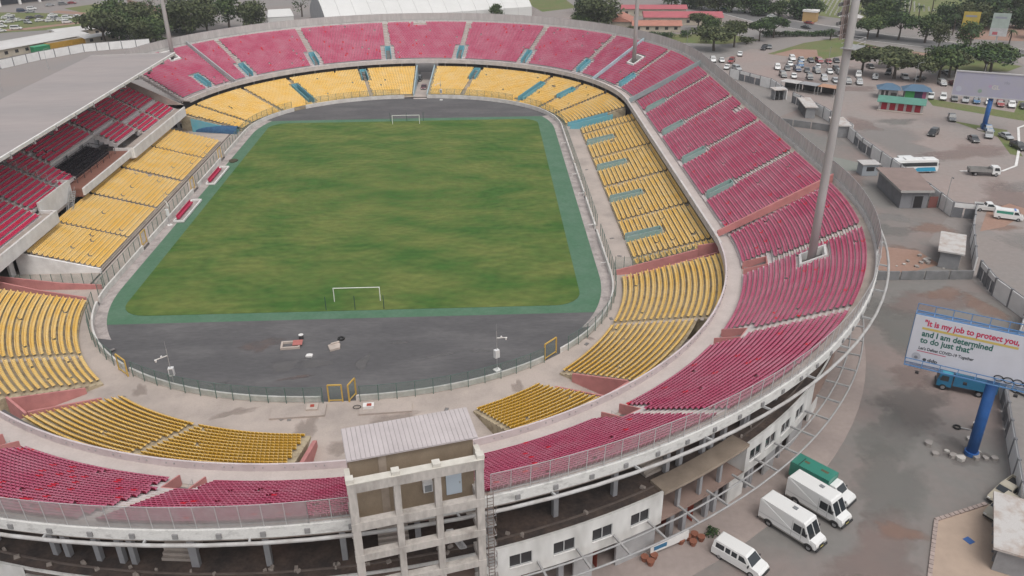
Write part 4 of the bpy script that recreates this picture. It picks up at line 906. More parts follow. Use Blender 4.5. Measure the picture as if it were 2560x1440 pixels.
# ================================================================ FLOODLIGHT MASTS
mast_m = mat('mast_steel', (.42, .40, .39), .6, .25, .25, (.33, .315, .305), stretch=(1, 1, .3)); lampm = mat('lamp_housing', (.16, .16, .16), .5, .3, 4); lampg = mat('lamp_glass', (.55, .55, .52), .15)
def mast(label, x, y, zb, yaw, lamps=True):
    t = thing('floodlight_mast', label, 'floodlight mast', (x, y, zb-3), 0, 'floodlight masts')
    mb = MB(); mb.tube([(x, y, zb-3.2), (x, y, 22), (x, y, 42), (x, y, 58)], .62, 14, r2=.48); mb.build('shaft', mast_m, t, smooth=True)
    n_ = math.atan2(*nrm(uv_of(x, y)[0])[::-1]); co, si = math.cos(n_), math.sin(n_)
    def L(a, b, z): return (x+a*co-b*si, y+a*si+b*co, z)
    # sloping kerb round the pit at the foot
    um, rm = uv_of(x, y); row = round((rm-UA)/UPI); pa0, pa1 = UA+(row-2)*UPI, UA+(row+2)*UPI; kk = 60/rm; hw_ = 1.6
    def kerb(ua, ub, a0_, a1_):
        v = [rp(a0_, ua, zu(a0_)-2.4), rp(a1_, ua, zu(a1_)-2.4), rp(a1_, ub, zu(a1_)-2.4), rp(a0_, ub, zu(a0_)-2.4), rp(a0_, ua, zu(a0_)+.45), rp(a1_, ua, zu(a1_)+.45), rp(a1_, ub, zu(a1_)+.45), rp(a0_, ub, zu(a0_)+.45)]
        mb = MB(); mb.add(v, ((0, 1, 5, 4), (1, 2, 6, 5), (2, 3, 7, 6), (3, 0, 4, 7), (4, 5, 6, 7))); mb.build('pit_wall', white, t)
    for s in (-1, 1): kerb(um+s*(hw_-.05)*kk, um+s*(hw_+.3)*kk, pa0, pa1)
    kerb(um-(hw_+.3)*kk, um+(hw_+.3)*kk, pa0-.3, pa0); kerb(um-(hw_+.3)*kk, um+(hw_+.3)*kk, pa1, pa1+.3)
    mb = MB(); c = L(0, 0, 0); mb.box((c[0], c[1], zb-2.9), (3.6, 3.6, .2), n_); mb.build('pit_floor', mat('grey_floor', (.26, .27, .26), .9, .3, 1), t)
    if not lamps: return t
    ya = yaw; f = Vector((math.cos(ya), math.sin(ya), 0)); s = Vector((-f.y, f.x, 0)); c0 = Vector((x, y, 0))
    pt = lambda a, b, z: tuple(c0+f*a+s*b+Vector((0, 0, z)))
    mb = MB(); mb.box((*pt(-.3, -.9, 0)[:2], 42.0), (1.9, 3.4, .12), ya); mb.build('platform', steel, t)
    mb = MB()
    for b0, b1 in ((-2.5, .7),):
        for z in (42.6, 43.1): mb.bar(pt(-1.2, b0, z), pt(-1.2, b1, z), .06); mb.bar(pt(.6, b0, z), pt(-1.2, b0, z), .06); mb.bar(pt(.6, b0, z), pt(.6, b1, z), .06)
        for a in (-1.2, .6): mb.bar(pt(a, b0, 42), pt(a, b0, 43.1), .06)
    mb.build('guard_rail', post_m, t)
    for b in (-.85, -.3, .3, .85): mb = MB(); mb.bar(pt(.9, b, 43), pt(1.5, b, 57), .14); mb.build('lamp_rail', mat('reddish_steel', (.27, .215, .20), .7, .2, 2), t)
    for k in range(12):
        z = 43.6+k*1.15
        mb = MB(); mb.bar(pt(.95+.04*k, -1.4, z), pt(.95+.04*k, 1.4, z), .1); mb.build('cross_rail', steel, t)
        for j in range(6):
            b = -1.35+j*.54; mb = MB(); p = pt(1.25+.04*k, b, z+.25); mb.box(p, (.28, .4, .4), ya, 0, .8); lo = mb.build('lamp', lampm, t)
            mb = MB(); p = pt(1.41+.04*k, b, z+.22); mb.box(p, (.03, .32, .3), ya); attach(mb.build('lens', lampg), lo)
    return t
mast('near right floodlight mast rising from the red seats, lamps and platform at the top', *MASTS[0], 12.4, math.atan2(66, -68))
mast('far right floodlight mast rising behind the far blue stairwells', *MASTS[1], 12.0, math.atan2(-72, -66))
mast('far left floodlight mast rising beside the covered roof', *MASTS[2], 12.2, math.atan2(-76, 69))
# ================================================================ THINGS ON THE PITCH SIDE
gp = mat('goal_white', (.75, .76, .72), .5); netm = mat('net_post_green', (.04, .08, .07), .6)
for sy, lab in ((-1, 'white goal frame at the near end with dark net posts behind it'), (1, 'white goal frame at the far end')):
    y = sy*52.5; t = thing('football_goal', lab, 'goal', (0, y, .06), 0, 'goals')
    for x in (-3.72, 3.72): mb = MB(); mb.tube([(x, y, .05), (x, y, 2.5)], .07, 8); mb.build('goalpost', gp, t)
    mb = MB(); mb.tube([(-3.78, y, 2.5), (3.78, y, 2.5)], .07, 8); mb.build('crossbar', gp, t)
    for x in (-4.6, 0, 4.6): mb = MB(); mb.tube([(x, y+sy*2.9, .05), (x, y+sy*2.9, 2.5)], .06, 6); mb.build('net_post', netm, t)
def dugout(lab, y0, y1):
    t = thing('dugout', lab, 'dugout', (-40, (y0+y1)/2, 0), 0, 'dugouts'); wh = white
    mb = MB(); mb.box((-40.3, (y0+y1)/2, .06), (2.0, y1-y0, .1)); mb.build('base', strip_c, t)
    for (a, b) in (((-39.3, y0), (-39.3, y1)), ((-41.2, y0), (-41.2, y1)), ((-41.2, y0), (-39.3, y0)), ((-41.2, y1), (-39.3, y1))):
        mb = MB(); mb.bar((*a, .3), (*b, .3), .25, .35); mb.build('kerb', wh, t)
    mb = MB(); mb.box((-40.7, (y0+y1)/2-.4, .5), (.5, y1-y0-3.2, .35)); mb.box((-41.0, (y0+y1)/2-.4, .85), (.15, y1-y0-3.2, .5)); mb.build('bench', mat('bench_crimson', (.42, .03, .08), .5), t)
dugout('white kerbed dugout with a crimson bench nearer the camera', -16.5, -4.4); dugout('white kerbed dugout with a crimson bench farther from the camera', 5.6, 17.5)
def track_lamp(lab, x, y, rz, h=6.2):
    t = thing('camera_pole', lab, 'camera pole', (x, y, 0), rz, 'camera poles on the track')
    mb = MB(); mb.tube([(0, 0, 0), (0, 0, h)], .05, 6); mb.build('pole', steel, t, True)
    mb = MB(); mb.box((0, 0, .04), (.9, .9, .1)); mb.build('foot', white, t, True)
    mb = MB(); mb.box((.05, 0, 2.7), (.7, .55, 1.2)); cb = mb.build('cabinet', mat('white_casing', (.66, .66, .66)), t, True); mb = MB(); mb.box((.05, -.28, 2.7), (.5, .02, .9)); attach(mb.build('cabinet_door', mat('grey_grille', (.22, .23, .24))), cb, True)
    mb = MB(); mb.bar((0, 0, h-1.0), (-1.6, 0, h-1.5), .1); mb.bar((-.8, 0, h-1.25), (-.8, .0, h-1.0), .2); mb.build('arm', white, t, True)
    mb = MB(); mb.tube([(-1.6, 0, h-1.5), (-1.6, 0, h-1.85)], .17, 8, r2=.1); mb.build('dome_camera', white, t, True)
    mb = MB(); mb.tube([(0, 0, h), (0, 0, h+1.2)], .02, 4); mb.build('aerial', steel, t, True)
track_lamp('camera pole on the tarmac at the near left', -21.7, -76.6, 0.15); track_lamp('camera pole on the tarmac at the near right', 22.3, -74.3, math.pi+.6); track_lamp('camera pole in front of the far yellow seats', 8.7, 78.8, 0); track_lamp('camera pole beside the nearer dugout', -41.7, -17.6, 2.2)
# yellow gates
ygm = mat('yellow_gate_paint', (.55, .36, .09), .6)
def gate(lab, x, y, rz, w=1.8, h=2.6):
    t = thing('yellow_gate', lab, 'gate', (x, y, flat_z), rz, 'yellow gates in the mesh fence')
    for s in (-w/2, w/2): mb = MB(); mb.bar((s, 0, 0), (s, 0, h), .16); mb.build('post', ygm, t, True)
    mb = MB(); mb.bar((-w/2, 0, h), (w/2, 0, h), .16); mb.build('lintel', ygm, t, True); mb = MB(); mb.bar((-w/2, 0, .25), (w/2, 0, .25), .12); mb.build('sill', ygm, t, True)
    mb = MB(); mb.quad((-w/2+.1, 0, .3), (w/2-.1, 0, .3), (w/2-.1, 0, h-.1), (-w/2+.1, 0, h-.1)); mb.build('mesh_leaf', fence_mesh, t, True)
gate('yellow framed gate closed in the near fence', .9, -81.4, 0); gate('yellow framed gate leaf standing open in the near fence', 3.0, -80.7, 1.2); gate('yellow framed gate in the near left bend of the fence', -29.9, -72.9, -.75, 2.6); gate('yellow framed gate in the near right bend of the fence', 30.0, -71.6, .82, 2.6)
gate('yellow framed gate in the left fence beside the nearer dugout', -43.0, -27.6, math.pi/2, 2.2); gate('yellow framed gate in the left fence between the dugouts', -43.0, 2.2, math.pi/2, 2.2); gate('yellow framed gate in the left fence beyond the farther dugout', -43.0, 23.8, math.pi/2, 2.2)
# loose things on the tarmac and the apron
def loose(name, lab, cat, x, y, z, rz, fn, m, group=None):
    mb = MB(); fn(mb); o = mb.build(name, m); o.location = (x, y, z); o.rotation_euler = (0, 0, rz); return tag(o, lab, cat, group)
def ring_f(mb, w=2.8, d=1.7, t=.28, h=.35):
    mb.box((0, -d/2, h/2), (w, t, h)); mb.box((0, d/2, h/2), (w, t, h)); mb.box((-w/2+t/2, 0, h/2), (t, d-t, h)); mb.box((w/2-t/2, 0, h/2), (t, d-t, h))
pit = mat('pit_concrete', (.50, .43, .38), .9, .2, 1)
loose('inspection_pit', 'open square inspection pit kerb on the near tarmac', 'pit', -8.1, -66.2, 0, .1, lambda mb: ring_f(mb), pit)
loose('red_board', 'faded red board leaning over the open inspection pit', 'board', -7.1, -65.9, .36, .1, lambda mb: mb.box((0, 0, .04), (1.4, 1.5, .06)), mat('faded_red_board', (.48, .17, .15), .8, .3, 2))
loose('drum_bin', 'dark drum with a white lid behind the inspection pit', 'bin', -6.9, -64.2, 0, 0, lambda mb: (mb.tube([(0, 0, 0), (0, 0, .7)], .35, 10), mb.tube([(0, 0, .7), (0, 0, .76)], .37, 10, mi=1)), [mat('dark_drum', (.05, .05, .055), .6), white])
loose('broken_slab', 'broken pale concrete slab on the near tarmac', 'slab', -1.5, -67.0, 0, .3, lambda mb: (mb.prism([(-.8, -.9), (.7, -.7), (.9, .5), (.2, .9), (-.9, .6)], 0, .3), mb.box((.2, .7, .38), (1.3, .3, .2), .2)), pit)
loose('tyre', 'black tyre lying beside the broken slab', 'tyre', -.9, -64.6, .12, 0, lambda mb: mb.tube([(.42*math.cos(a), .42*math.sin(a), 0) for a in np.linspace(0, 2*math.pi, 14, endpoint=False)], .15, 6, closed=True), mat('black_rubber', (.02, .02, .02), .7))
loose('white_sack', 'small white sack on the near tarmac', 'sack', -4.8, -69.2, 0, 0, lambda mb: mb.prism([(-.5, -.3), (.4, -.35), (.5, .2), (0, .4), (-.4, .25)], 0, .25), white)
loose('cover_slab', 'long raised cover slab left of the yellow gates', 'slab', -3.6, -83.6, .28, .06, lambda mb: mb.box((0, 0, .14), (7.0, 2.6, .28)), apron_c, 'cover slabs on the apron')
loose('cover_slab', 'long raised cover slab right of the yellow gates', 'slab', 7.6, -83.4, .28, .06, lambda mb: mb.box((0, 0, .14), (6.8, 2.2, .28)), apron_c, 'cover slabs on the apron')
loose('square_plinth', 'small square plinth with a red plate on the left cover slab', 'plinth', -1.9, -83.0, .56, .06, lambda mb: (mb.box((0, 0, .12), (1.5, 1.3, .24)), mb.box((0, .1, .27), (.5, .5, .08), mi=1)), [pit, mat('red_plate', (.35, .06, .04))])
loose('equipment_box', 'pale box with red cloth and a coiled hose on the right cover slab', 'box', 5.4, -83.2, .56, .06, lambda mb: (mb.box((0, 0, .2), (1.4, .9, .4)), mb.box((.1, -.1, .43), (.6, .5, .1), mi=1), mb.tube([(-1.5+.5*math.cos(a), .1+.4*math.sin(a), .05) for a in np.linspace(0, 2*math.pi, 12, endpoint=False)], .05, 5, closed=True, mi=2)), [white, mat('red_plate', (.35, .06, .04)), mat('black_rubber', (.02, .02, .02))])
for i, (x, y) in enumerate([(-34, -66.4), (-27.8, -79.0), (-5.4, -84.9), (-4.5, -85.0), (15.5, -83.9), (35.6, -68.4), (40.3, -61.0), (45.0, 10), (45.0, -30), (45.2, -38)]):
    loose('drain_grate', 'small dark drain grate set in the pale apron', 'drain', x, y, flat_z, rng.uniform(0, 3), lambda mb: (mb.box((0, 0, .01), (.8, .5, .03)), [mb.box((-.3+.15*k, 0, .03), (.05, .45, .02), mi=1) for k in range(5)]), [mat('dark_grate', (.12, .10, .09), .9), steel], 'drain grates in the apron')
for i, (x, y) in enumerate([(41.8, 6), (41.9, -6.5), (41.9, -24), (41.9, -41.5), (41.6, 30)]):
    loose('white_hurdle', 'low white hurdle on the verge right of the pitch, %s from the far end' % ['second', 'third', 'fourth', 'fifth', 'first'][i], 'hurdle', x, y, 0, .1, lambda mb: (mb.bar((-.6, 0, .75), (.6, 0, .75), .1, .12), mb.bar((-.6, 0, 0), (-.6, 0, .8), .06), mb.bar((.6, 0, 0), (.6, 0, .8), .06)), white, 'white hurdles on the verge')
loose('grass_clippings', 'small heap of brown clippings on the green strip', 'heap', -39.6, 22.5, 0, 0, lambda mb: mb.prism([(1.0*math.cos(a)*(1+.2*math.sin(3*a)), 1.3*math.sin(a)) for a in np.linspace(0, 6.28, 12, endpoint=False)], 0, .25), mat('brown_heap', (.08, .07, .045), .95, .3, 3))
for x, y, c, rz, lab in ((-1.9, 98.6, (.03, .03, .035), 1.45, 'dark vehicle parked in the tunnel behind the far goal'),): pass
# ================================================================ OUTSIDE: GROUND PATCHES
yard_poly = [(80, 30), (112, 60), (114, 10), (114, -22), (104, -34), (103, -64), (89, -83), (74, -113), (60, -140), (10, -140), (10, -110), (45, -100), (70, -75), (80, -40)]
flat('yard_asphalt', yard_poly, -.03, yard_m)
lot_m = mat('car_park_asphalt', (.275, .245, .23), .95, .3, .03, (.31, .245, .225), fine=.06, bscale=.9, detail=9, thr=(.4, .65))
flat('car_park', [(117, -25), (126, -60), (190, -60), (175, 30), (176, 60), (172, 110), (150, 140), (126, 150), (108, 130), (104, 108), (113, 90), (118, 60), (117.5, 30)], -.025, lot_m)
redearth = mat('red_earth', (.30, .185, .14), .95, .3, .06, (.33, .22, .18), fine=.08, bscale=1.5); lawn = mat('rough_lawn', (.115, .16, .05), .95, .35, .12, (.17, .155, .075), fine=.15, bscale=1.5)
flat('lawn', [(129, 140), (150, 160), (168, 170), (176, 150), (153, 133), (143, 127)], -.015, lawn); flat('bare_earth', [(131, 139), (142, 148), (150, 146), (146, 134), (139, 130)], -.01, redearth)
flat('lawn', [(170, 156), (195, 130), (210, 112), (200, 104), (178, 108), (172, 118), (168, 140)], -.015, lawn); flat('bare_earth', [(172, 152), (193, 131), (188, 128), (172, 143)], -.01, redearth)
flat('lawn', [(155.5, 70.5), (172, 53), (181, 42), (177, 38), (168, 46), (153, 62)], -.012, lawn); flat('lawn', [(172, 53), (184, 70), (194, 60), (182, 42)], -.014, lawn)
flat('lawn', [(150, 46), (160, 36), (157, 30), (151, 14), (149, 16), (154, 30)], -.012, lawn)
road_m = mat('road_asphalt', (.17, .165, .165), .9, .2, .1)
def road(name, pts, w, z, m):
    L_, R2 = [], []
    for i, p in enumerate(pts):
        a = Vector(pts[max(0, i-1)]); b = Vector(pts[min(len(pts)-1, i+1)]); d = (b-a).normalized(); n_ = Vector((-d.y, d.x))*w/2
        L_.append((p[0]+n_.x, p[1]+n_.y, z)); R2.append((p[0]-n_.x, p[1]-n_.y, z))
    mb = MB(); mb.strip(R2, L_, flip=False); o = mb.build(name, m); 
    if o.data.polygons[0].normal.z < 0: o.data.flip_normals()
    return struct(o)
rd = [(118, 300), (138, 262), (152, 216), (184, 168), (205, 148), (228, 128), (290, 85)]
road('road', rd, 15, -.008, road_m); road('kerb', [(x-6.2, y-6) for x, y in rd], .5, .06, white); road('kerb', [(x+6.4, y+6.2) for x, y in rd], .5, .06, white)
road('road', [(222, 132), (216, 110), (206, 92), (196, 60), (200, 20)], 11, -.009, lot_m)
road('kerb', [(176, 46), (164, 37.7), (156, 24), (152, 17.5), (145.2, 7.2), (140, 3.8), (130.4, 4.4)], .6, .08, white)
flat('cemetery_lawn', [(175, 235), (190, 214), (219, 208), (246, 212), (275, 262), (300, 330), (190, 330)], -.012, mat('cemetery_lawn', (.13, .17, .055), .95, .3, .2, (.19, .18, .09), fine=.1))
flat('bare_earth', [(214, 165), (232, 158), (262, 150), (300, 170), (300, 200), (240, 190)], -.014, redearth)
flat('plaza', [(-84, -90), (-61, -90), (-61, 60), (-72, 90), (-60, 118), (-115, 172), (-130, 166), (-140, 157), (-152, 134), (-160, 100), (-165, -90)], -.02, mat('plaza_asphalt', (.25, .235, .23), .95, .2, .03, (.28, .24, .225), fine=.05))
flat('lawn', [(-215, 205), (-150, 225), (-168, 252), (-192, 268), (-225, 275), (-260, 240)], -.012, lawn); flat('lawn', [(-150, 245), (-120, 230), (-150, 290), (-185, 300), (-195, 285), (-172, 262)], -.012, lawn)
road('earth_track', [(-215, 212), (-185, 222), (-160, 244), (-170, 262), (-196, 275)], 6, -.008, redearth)
flat('lawn', [(90, 168), (118, 160), (135, 168), (125, 182), (95, 184), (84, 182)], -.012, lawn); flat('lawn', [(52, 250), (70, 262), (66, 310), (40, 310)], -.012, lawn)
flat('driveway', [(46, 236), (60, 196), (75, 196), (78, 225), (60, 262), (50, 262)], -.013, lot_m)

# ================================================================ PERIMETER WALL
pw = mat('perimeter_white', (.80, .79, .78), .85, .25, .5, (.70, .69, .68), fine=.05, bscale=2); pg_ = mat('perimeter_post_grey', (.20, .20, .21), .7); gt = mat('grey_gate', (.20, .205, .22), .6, .2, 2)
def perimeter(label, pts, h=3.0, bay=4.6, gates=(), t=.22, posts=True, m=None):
    m = m or pw; root = thing('perimeter_wall', label, 'wall', (*pts[len(pts)//2], 0))
    for (a, b) in zip(pts[:-1], pts[1:]):
        a, b = Vector(a), Vector(b); L_ = (b-a).length; k = max(1, round(L_/bay)); d = (b-a)/k; ang = math.atan2(d.y, d.x); g = Vector((-math.sin(ang), math.cos(ang)))*.0
        for i in range(k):
            p, q = a+d*i, a+d*(i+1); c = (p+q)/2; isg = any(math.hypot(c.x-gx, c.y-gy) < bay*.55 for gx, gy in gates)
            if isg:
                mb = MB(); mb.box((c.x, c.y, h*.86), (d.length-.35, t*.9, h*.28), ang); mb.build('panel', m, root)
                for s in (-.25, .25):
                    cc = c+d*s; mb = MB(); mb.box((cc.x, cc.y, h*.35), (d.length*.42, .08, h*.68), ang); go = mb.build('gate_leaf', gt, root)
                    mb = MB(); mb.box((cc.x-.12*math.sin(-ang)*0, cc.y, h*.35), (.1, .14, h*.66), ang); attach(mb.build('gate_bar', pg_), go)
            else:
                mb = MB(); mb.box((c.x, c.y, h/2), (d.length-.3, t, h), ang); mb.build('panel', m, root)
            if posts: mb = MB(); mb.box((p.x, p.y, h*.54), (.3, t+.16, h*1.08), ang); mb.build('post', pg_, root)
        if posts:
            mb = MB(); mb.bar((a.x, a.y, h*1.06), (b.x, b.y, h*1.06), .1); mb.build('top_rail', pg_, root)
    return root
perimeter('white panelled boundary wall with gates beyond the far right corner', [(104, 102), (112.6, 86), (113, 72)], gates=[(105.5, 96), (108, 91)])
perimeter('white panelled boundary wall beside the ticket booths right of the stadium', [(113.4, 68), (116.2, 51), (117, 33)], gates=[(113.8, 65.5)])
perimeter('white panelled boundary wall between the bus and the grey block', [(115.5, 32), (114.4, 21), (114.4, 5), (114.6, -12), (114.2, -22.5), (118, -24)], gates=[(115, 24), (114.4, 18), (116, -23.2)])
perimeter('white boundary wall right of the debris yard', [(118, -24), (111.9, -34), (104.8, -48)], bay=5, gates=[(116, -27)])
perimeter('white boundary wall with two grey gates above the large billboard', [(104.8, -49.4), (103.6, -56), (104, -64)], gates=[(104.2, -53), (103.7, -60)], bay=3.6)
perimeter('white boundary wall running behind the large billboard', [(104, -64), (97.5, -72.5), (89.7, -82)], h=2.6)
perimeter('weathered boundary wall beside the blue billboard pole', [(89.7, -82), (84.3, -93), (79, -104), (74, -114)], gates=[(86.6, -88.5), (85, -92)], h=2.7)
perimeter('white panelled boundary wall behind the covered roof', [(-165, 108), (-152, 135), (-145, 150.5), (-134.7, 165), (-122, 170.5), (-112, 174)], bay=5.2)
perimeter('low grey cross wall with weeds above the parked vans yard', [(87, -49.4), (103.6, -50)], h=1.6, posts=False, m=mat('grey_block_wall', (.24, .24, .245), .9, .3, .6))
perimeter('low grey wall inside the right boundary near the booths', [(101, 46), (113, 38)], h=1.8, posts=False, m=mat('grey_block_wall', (.24, .24, .245)))
perimeter('reddish brick wall beyond the left trees', [(-168, 300), (-147, 275), (-122, 245)], h=2.2, posts=False, m=mat('brick_pink', (.38, .26, .21), .9, .2, 1))
def box_obj(par, name, x0, x1, y0, y1, z0, z1, m, rz=0, c=None):
    """box in the local frame of par"""
    mb = MB(); mb.box(((x0+x1)/2, (y0+y1)/2, (z0+z1)/2), (x1-x0, y1-y0, z1-z0)); return mb.build(name, m, par, True)
stainroof = mat('stained_white_roof', (.50, .48, .465), .9, .3, .6, (.36, .28, .235), fine=.1, thr=(.45, .7))
def booth(lab, x, y, rz, w, d, h=3.0, ov=.5):
    t = thing('ticket_booth', lab, 'booth', (x, y, 0), rz, 'ticket booths along the boundary wall')
    gr = mat('booth_grey', (.30, .30, .31), .8, .2, 1)
    box_obj(t, 'roof', -w/2-ov, w/2+ov, -d/2-ov, d/2+ov, h, h+.28, stainroof)
    box_obj(t, 'back_wall', -w/2, w/2, d/2-.2, d/2, 0, h, gr); box_obj(t, 'side_wall', -w/2, -w/2+.2, -d/2, d/2-.2, 0, h, gr); box_obj(t, 'side_wall', w/2-.2, w/2, -d/2, d/2-.2, 0, h, gr)
    k = max(2, int(w/1.3))
    for i in range(1, k): x_ = -w/2+w*i/k; box_obj(t, 'partition', x_-.06, x_+.06, -d/2, d/2-.2, 0, 2.2, gr)
    box_obj(t, 'counter', -w/2+.2, w/2-.2, -d/2+.3, -d/2+.45, 0, 1.0, dark)
booth('small ticket booth with a white roof at the far right wall bend', 110.4, 72.6, .1, 3.0, 2.6); booth('long ticket booth with a stained white roof inside the right wall', 113.2, 55.8, 1.42+math.pi, 10, 2.6); booth('ticket booth with a white roof directly behind the near right mast', 114.6, 36.0, 1.45+math.pi, 7.5, 2.8); booth('ticket booth with a worn white roof beside the debris yard', 103.6, -42.0, 1.05+math.pi, 8.5, 3.2); booth('large booth with a rust stained white roof at the lower right photo edge', 74.2, -110.9, 1.05+math.pi, 8.2, 3.4, 2.9)
# grey block with dark doorway
gb_ = thing('grey_block', 'grey concrete block with a brown flat roof and dark doorway by the right wall', 'building', (109.6, -10.5, 0), 0)
gw = mat('grey_render', (.25, .25, .265), .9, .2, .6)
pts = [(106.1, -17.3), (111.6, -17.6), (114.0, -5.0), (107.2, -4.2)]
mb = MB(); mb.prism(pts, 0, 3.6); mb.build('wall', gw, gb_)
mb = MB(); mb.prism([(105.4, -18.0), (112.2, -18.4), (114.6, -4.2), (106.6, -3.4)], 3.6, 4.1, 0, 1); mb.build('roof', [mat('pale_roof_edge', (.40, .385, .37), .9), mat('brown_roof', (.27, .205, .185), .95, .3, .4, (.22, .17, .155))], gb_)
mb = MB(); mb.box((109.6, -17.55, 1.5), (2.3, .14, 3.0), -.05); dw = mb.build('doorway', gw, gb_); mb = MB(); mb.box((109.6, -17.63, 1.4), (1.7, .1, 2.5), -.05); attach(mb.build('opening', dark), dw)
mb = MB(); mb.box((112.9, -17.4, 1.2), (1.8, .1, 2.4), .02); mb.build('red_door', mat('dull_red_door', (.22, .09, .08), .8), gb_)
gh = thing('guard_hut', 'small grey hut with blue window at the end of the green ramp', 'hut', (108.5, 4.0, 0)); box_obj(gh, 'wall', -1.8, 1.8, -1.4, 1.4, 0, 2.6, mat('pale_blue_grey', (.34, .37, .40), .85)); box_obj(gh, 'roof', -2.1, 2.1, -1.7, 1.7, 2.6, 2.8, scr_sheet); box_obj(gh, 'window', -.9, .9, -1.43, -1.39, 1.1, 2.1, glass)
# rubble in the yard
for j in range(34):
    if j < 24: x, y = 92+rng.uniform(-6, 9), -41+rng.uniform(-5, 4)
    else: x, y = 78+rng.uniform(-4, 3), -95.5+rng.uniform(-2.4, 2.4)
    s_ = rng.uniform(.4, 1.3)
    loose('rubble', 'grey rubble chunk lying in the debris yard by the cross wall' if j < 24 else 'pale rubble chunk around the foot of the blue billboard pole', 'rubble', x, y, -.03, rng.uniform(0, 6), lambda mb: mb.prism([(s_*.6*math.cos(a)*rng.uniform(.6, 1), s_*.5*math.sin(a)*rng.uniform(.6, 1)) for a in np.linspace(0, 6.28, 7, endpoint=False)], 0, s_*.35), mat('grey_rubble', (.36, .33, .31), .95, .3, 1) if j % 3 else mat('pale_rubble', (.55, .52, .49), .95, .3, 1), 'rubble in the debris yard' if j < 24 else 'rubble at the billboard pole')
flat('dirt_patch', [(86, -38), (92, -35), (100, -38), (101, -44), (94, -47), (87, -45)], -.02, redearth); flat('dirt_patch', [(116, -30), (123, -20), (130, -16), (132, -20), (122, -28)], -.018, redearth)
sandm = mat('sandy_patch', (.44, .34, .27), .95, .25, .3, (.36, .28, .225), fine=.06); flat('sandy_plot', [(60.4, -120.6), (64.2, -114.1), (68.7, -106.5), (75.4, -104.3), (79, -104.5), (74, -115), (68, -126)], -.012, sandm)
kp = [(60.4, -120.6), (64.2, -114.1), (68.7, -106.5), (75.4, -104.3)]; kl = [math.dist(p, q) for p, q in zip(kp[:-1], kp[1:])]
for i in range(36):
    s_ = sum(kl)*(i+.5)/36; j = 0
    while s_ > kl[j]: s_ -= kl[j]; j += 1
    f = s_/kl[j]; p, q = kp[j], kp[j+1]; x, y = p[0]+(q[0]-p[0])*f, p[1]+(q[1]-p[1])*f
    loose('kerb_block', 'pale kerb block edging the sandy plot at the lower right', 'kerb block', x, y, -.03, math.atan2(q[1]-p[1], q[0]-p[0]), lambda mb: mb.box((0, 0, .1), (.56, .42, .2)), mat('kerb_pink', (.42, .34, .31), .95, .3, 2), 'kerb blocks of the sandy plot')

# ================================================================ BILLBOARDS
def text_mesh(name, s, size, m, par, loc, bold=.0, sx=1.0, ext=.0, width=None):
    cu = bpy.data.curves.new(name, 'FONT'); cu.body = s; cu.size = size; cu.offset = bold; cu.resolution_u = 3
    o = bpy.data.objects.new(name, cu); C.objects.link(o); dg = bpy.context.evaluated_depsgraph_get()
    me = bpy.data.meshes.new_from_object(o.evaluated_get(dg)); bpy.data.objects.remove(o); bpy.data.curves.remove(cu)
    xs = [v.co.x for v in me.vertices]; k = (width/(max(xs)-min(xs))) if width else sx
    for v in me.vertices: v.co = (v.co.x*k, 0, v.co.y)
    me.materials.clear(); me.materials.append(m); no = bpy.data.objects.new(name, me); C.objects.link(no); no.parent = par; no.location = loc
    me.update(); return no
blue = mat('billboard_blue', (.03, .12, .36), .5, .2, 1); bluel = mat('catwalk_blue', (.10, .22, .42), .55)
t = thing('large_billboard', 'large white billboard with red and green slogan on a blue pole', 'billboard', (70.1, -91.5, 0), -31.5*D2R)
sk = mat('billboard_white', (.60, .60, .65), .6, .05, .5)
pl = box_obj(t, 'panel', 0, 18.5, -.12, .12, 10.8, 17.0, sk)
F = -.135
for s, z, w, size, cm, b in (('"It is my job to protect you,', 15.85, 9.5, 1.02, (.50, .025, .085), .03), ('and I am determined', 14.48, 7.2, 1.02, (.03, .13, .105), .03), ('to do just that"', 13.62, 5.4, 1.02, (.03, .13, .105), .03), ("Let's Defeat COVID-19 Together", 12.72, 5.7, .55, (.05, .06, .07), .014), ('ddp', 11.33, 1.05, .6, (.06, .07, .08), .02)):
    if 'gov' in s: continue
    text_mesh('lettering', s, size, mat('ink_%02d' % int(z*5), cm, .6), t, ((1.05 if s != 'ddp' else 2.25), F, z), b, width=w)
mb = MB(); mb.quad((.95, F, 15.32), (10.6, F, 15.32), (10.6, F, 15.6), (.95, F, 15.6)); mb.build('yellow_underline', mat('underline_yellow', (.56, .43, .13), .6), t, True)
mb = MB(); mb.quad((.95, F, 12.44), (3.98, F, 12.44), (3.98, F, 12.54), (.95, F, 12.54)); mb.build('red_line', mat('line_red', (.5, .1, .16), .6), t, True)
def disc(par, name, x, z, r, m, y=F):
    mb = MB(); mb.add([(x+r*math.cos(a), y, z+r*math.sin(a)) for a in np.linspace(0, 2*math.pi, 18, endpoint=False)], [tuple(range(18))]); return mb.build(name, m, par, True)
disc(t, 'emblem', 1.02, 11.72, .48, mat('emblem_grey', (.42, .42, .46), .6)); disc(t, 'emblem_detail', 1.02, 11.6, .2, mat('emblem_dark', (.2, .2, .22), .6), F-.006); disc(t, 'logo_dot', 1.95, 11.5, .2, mat('ink_logo', (.06, .07, .08)))
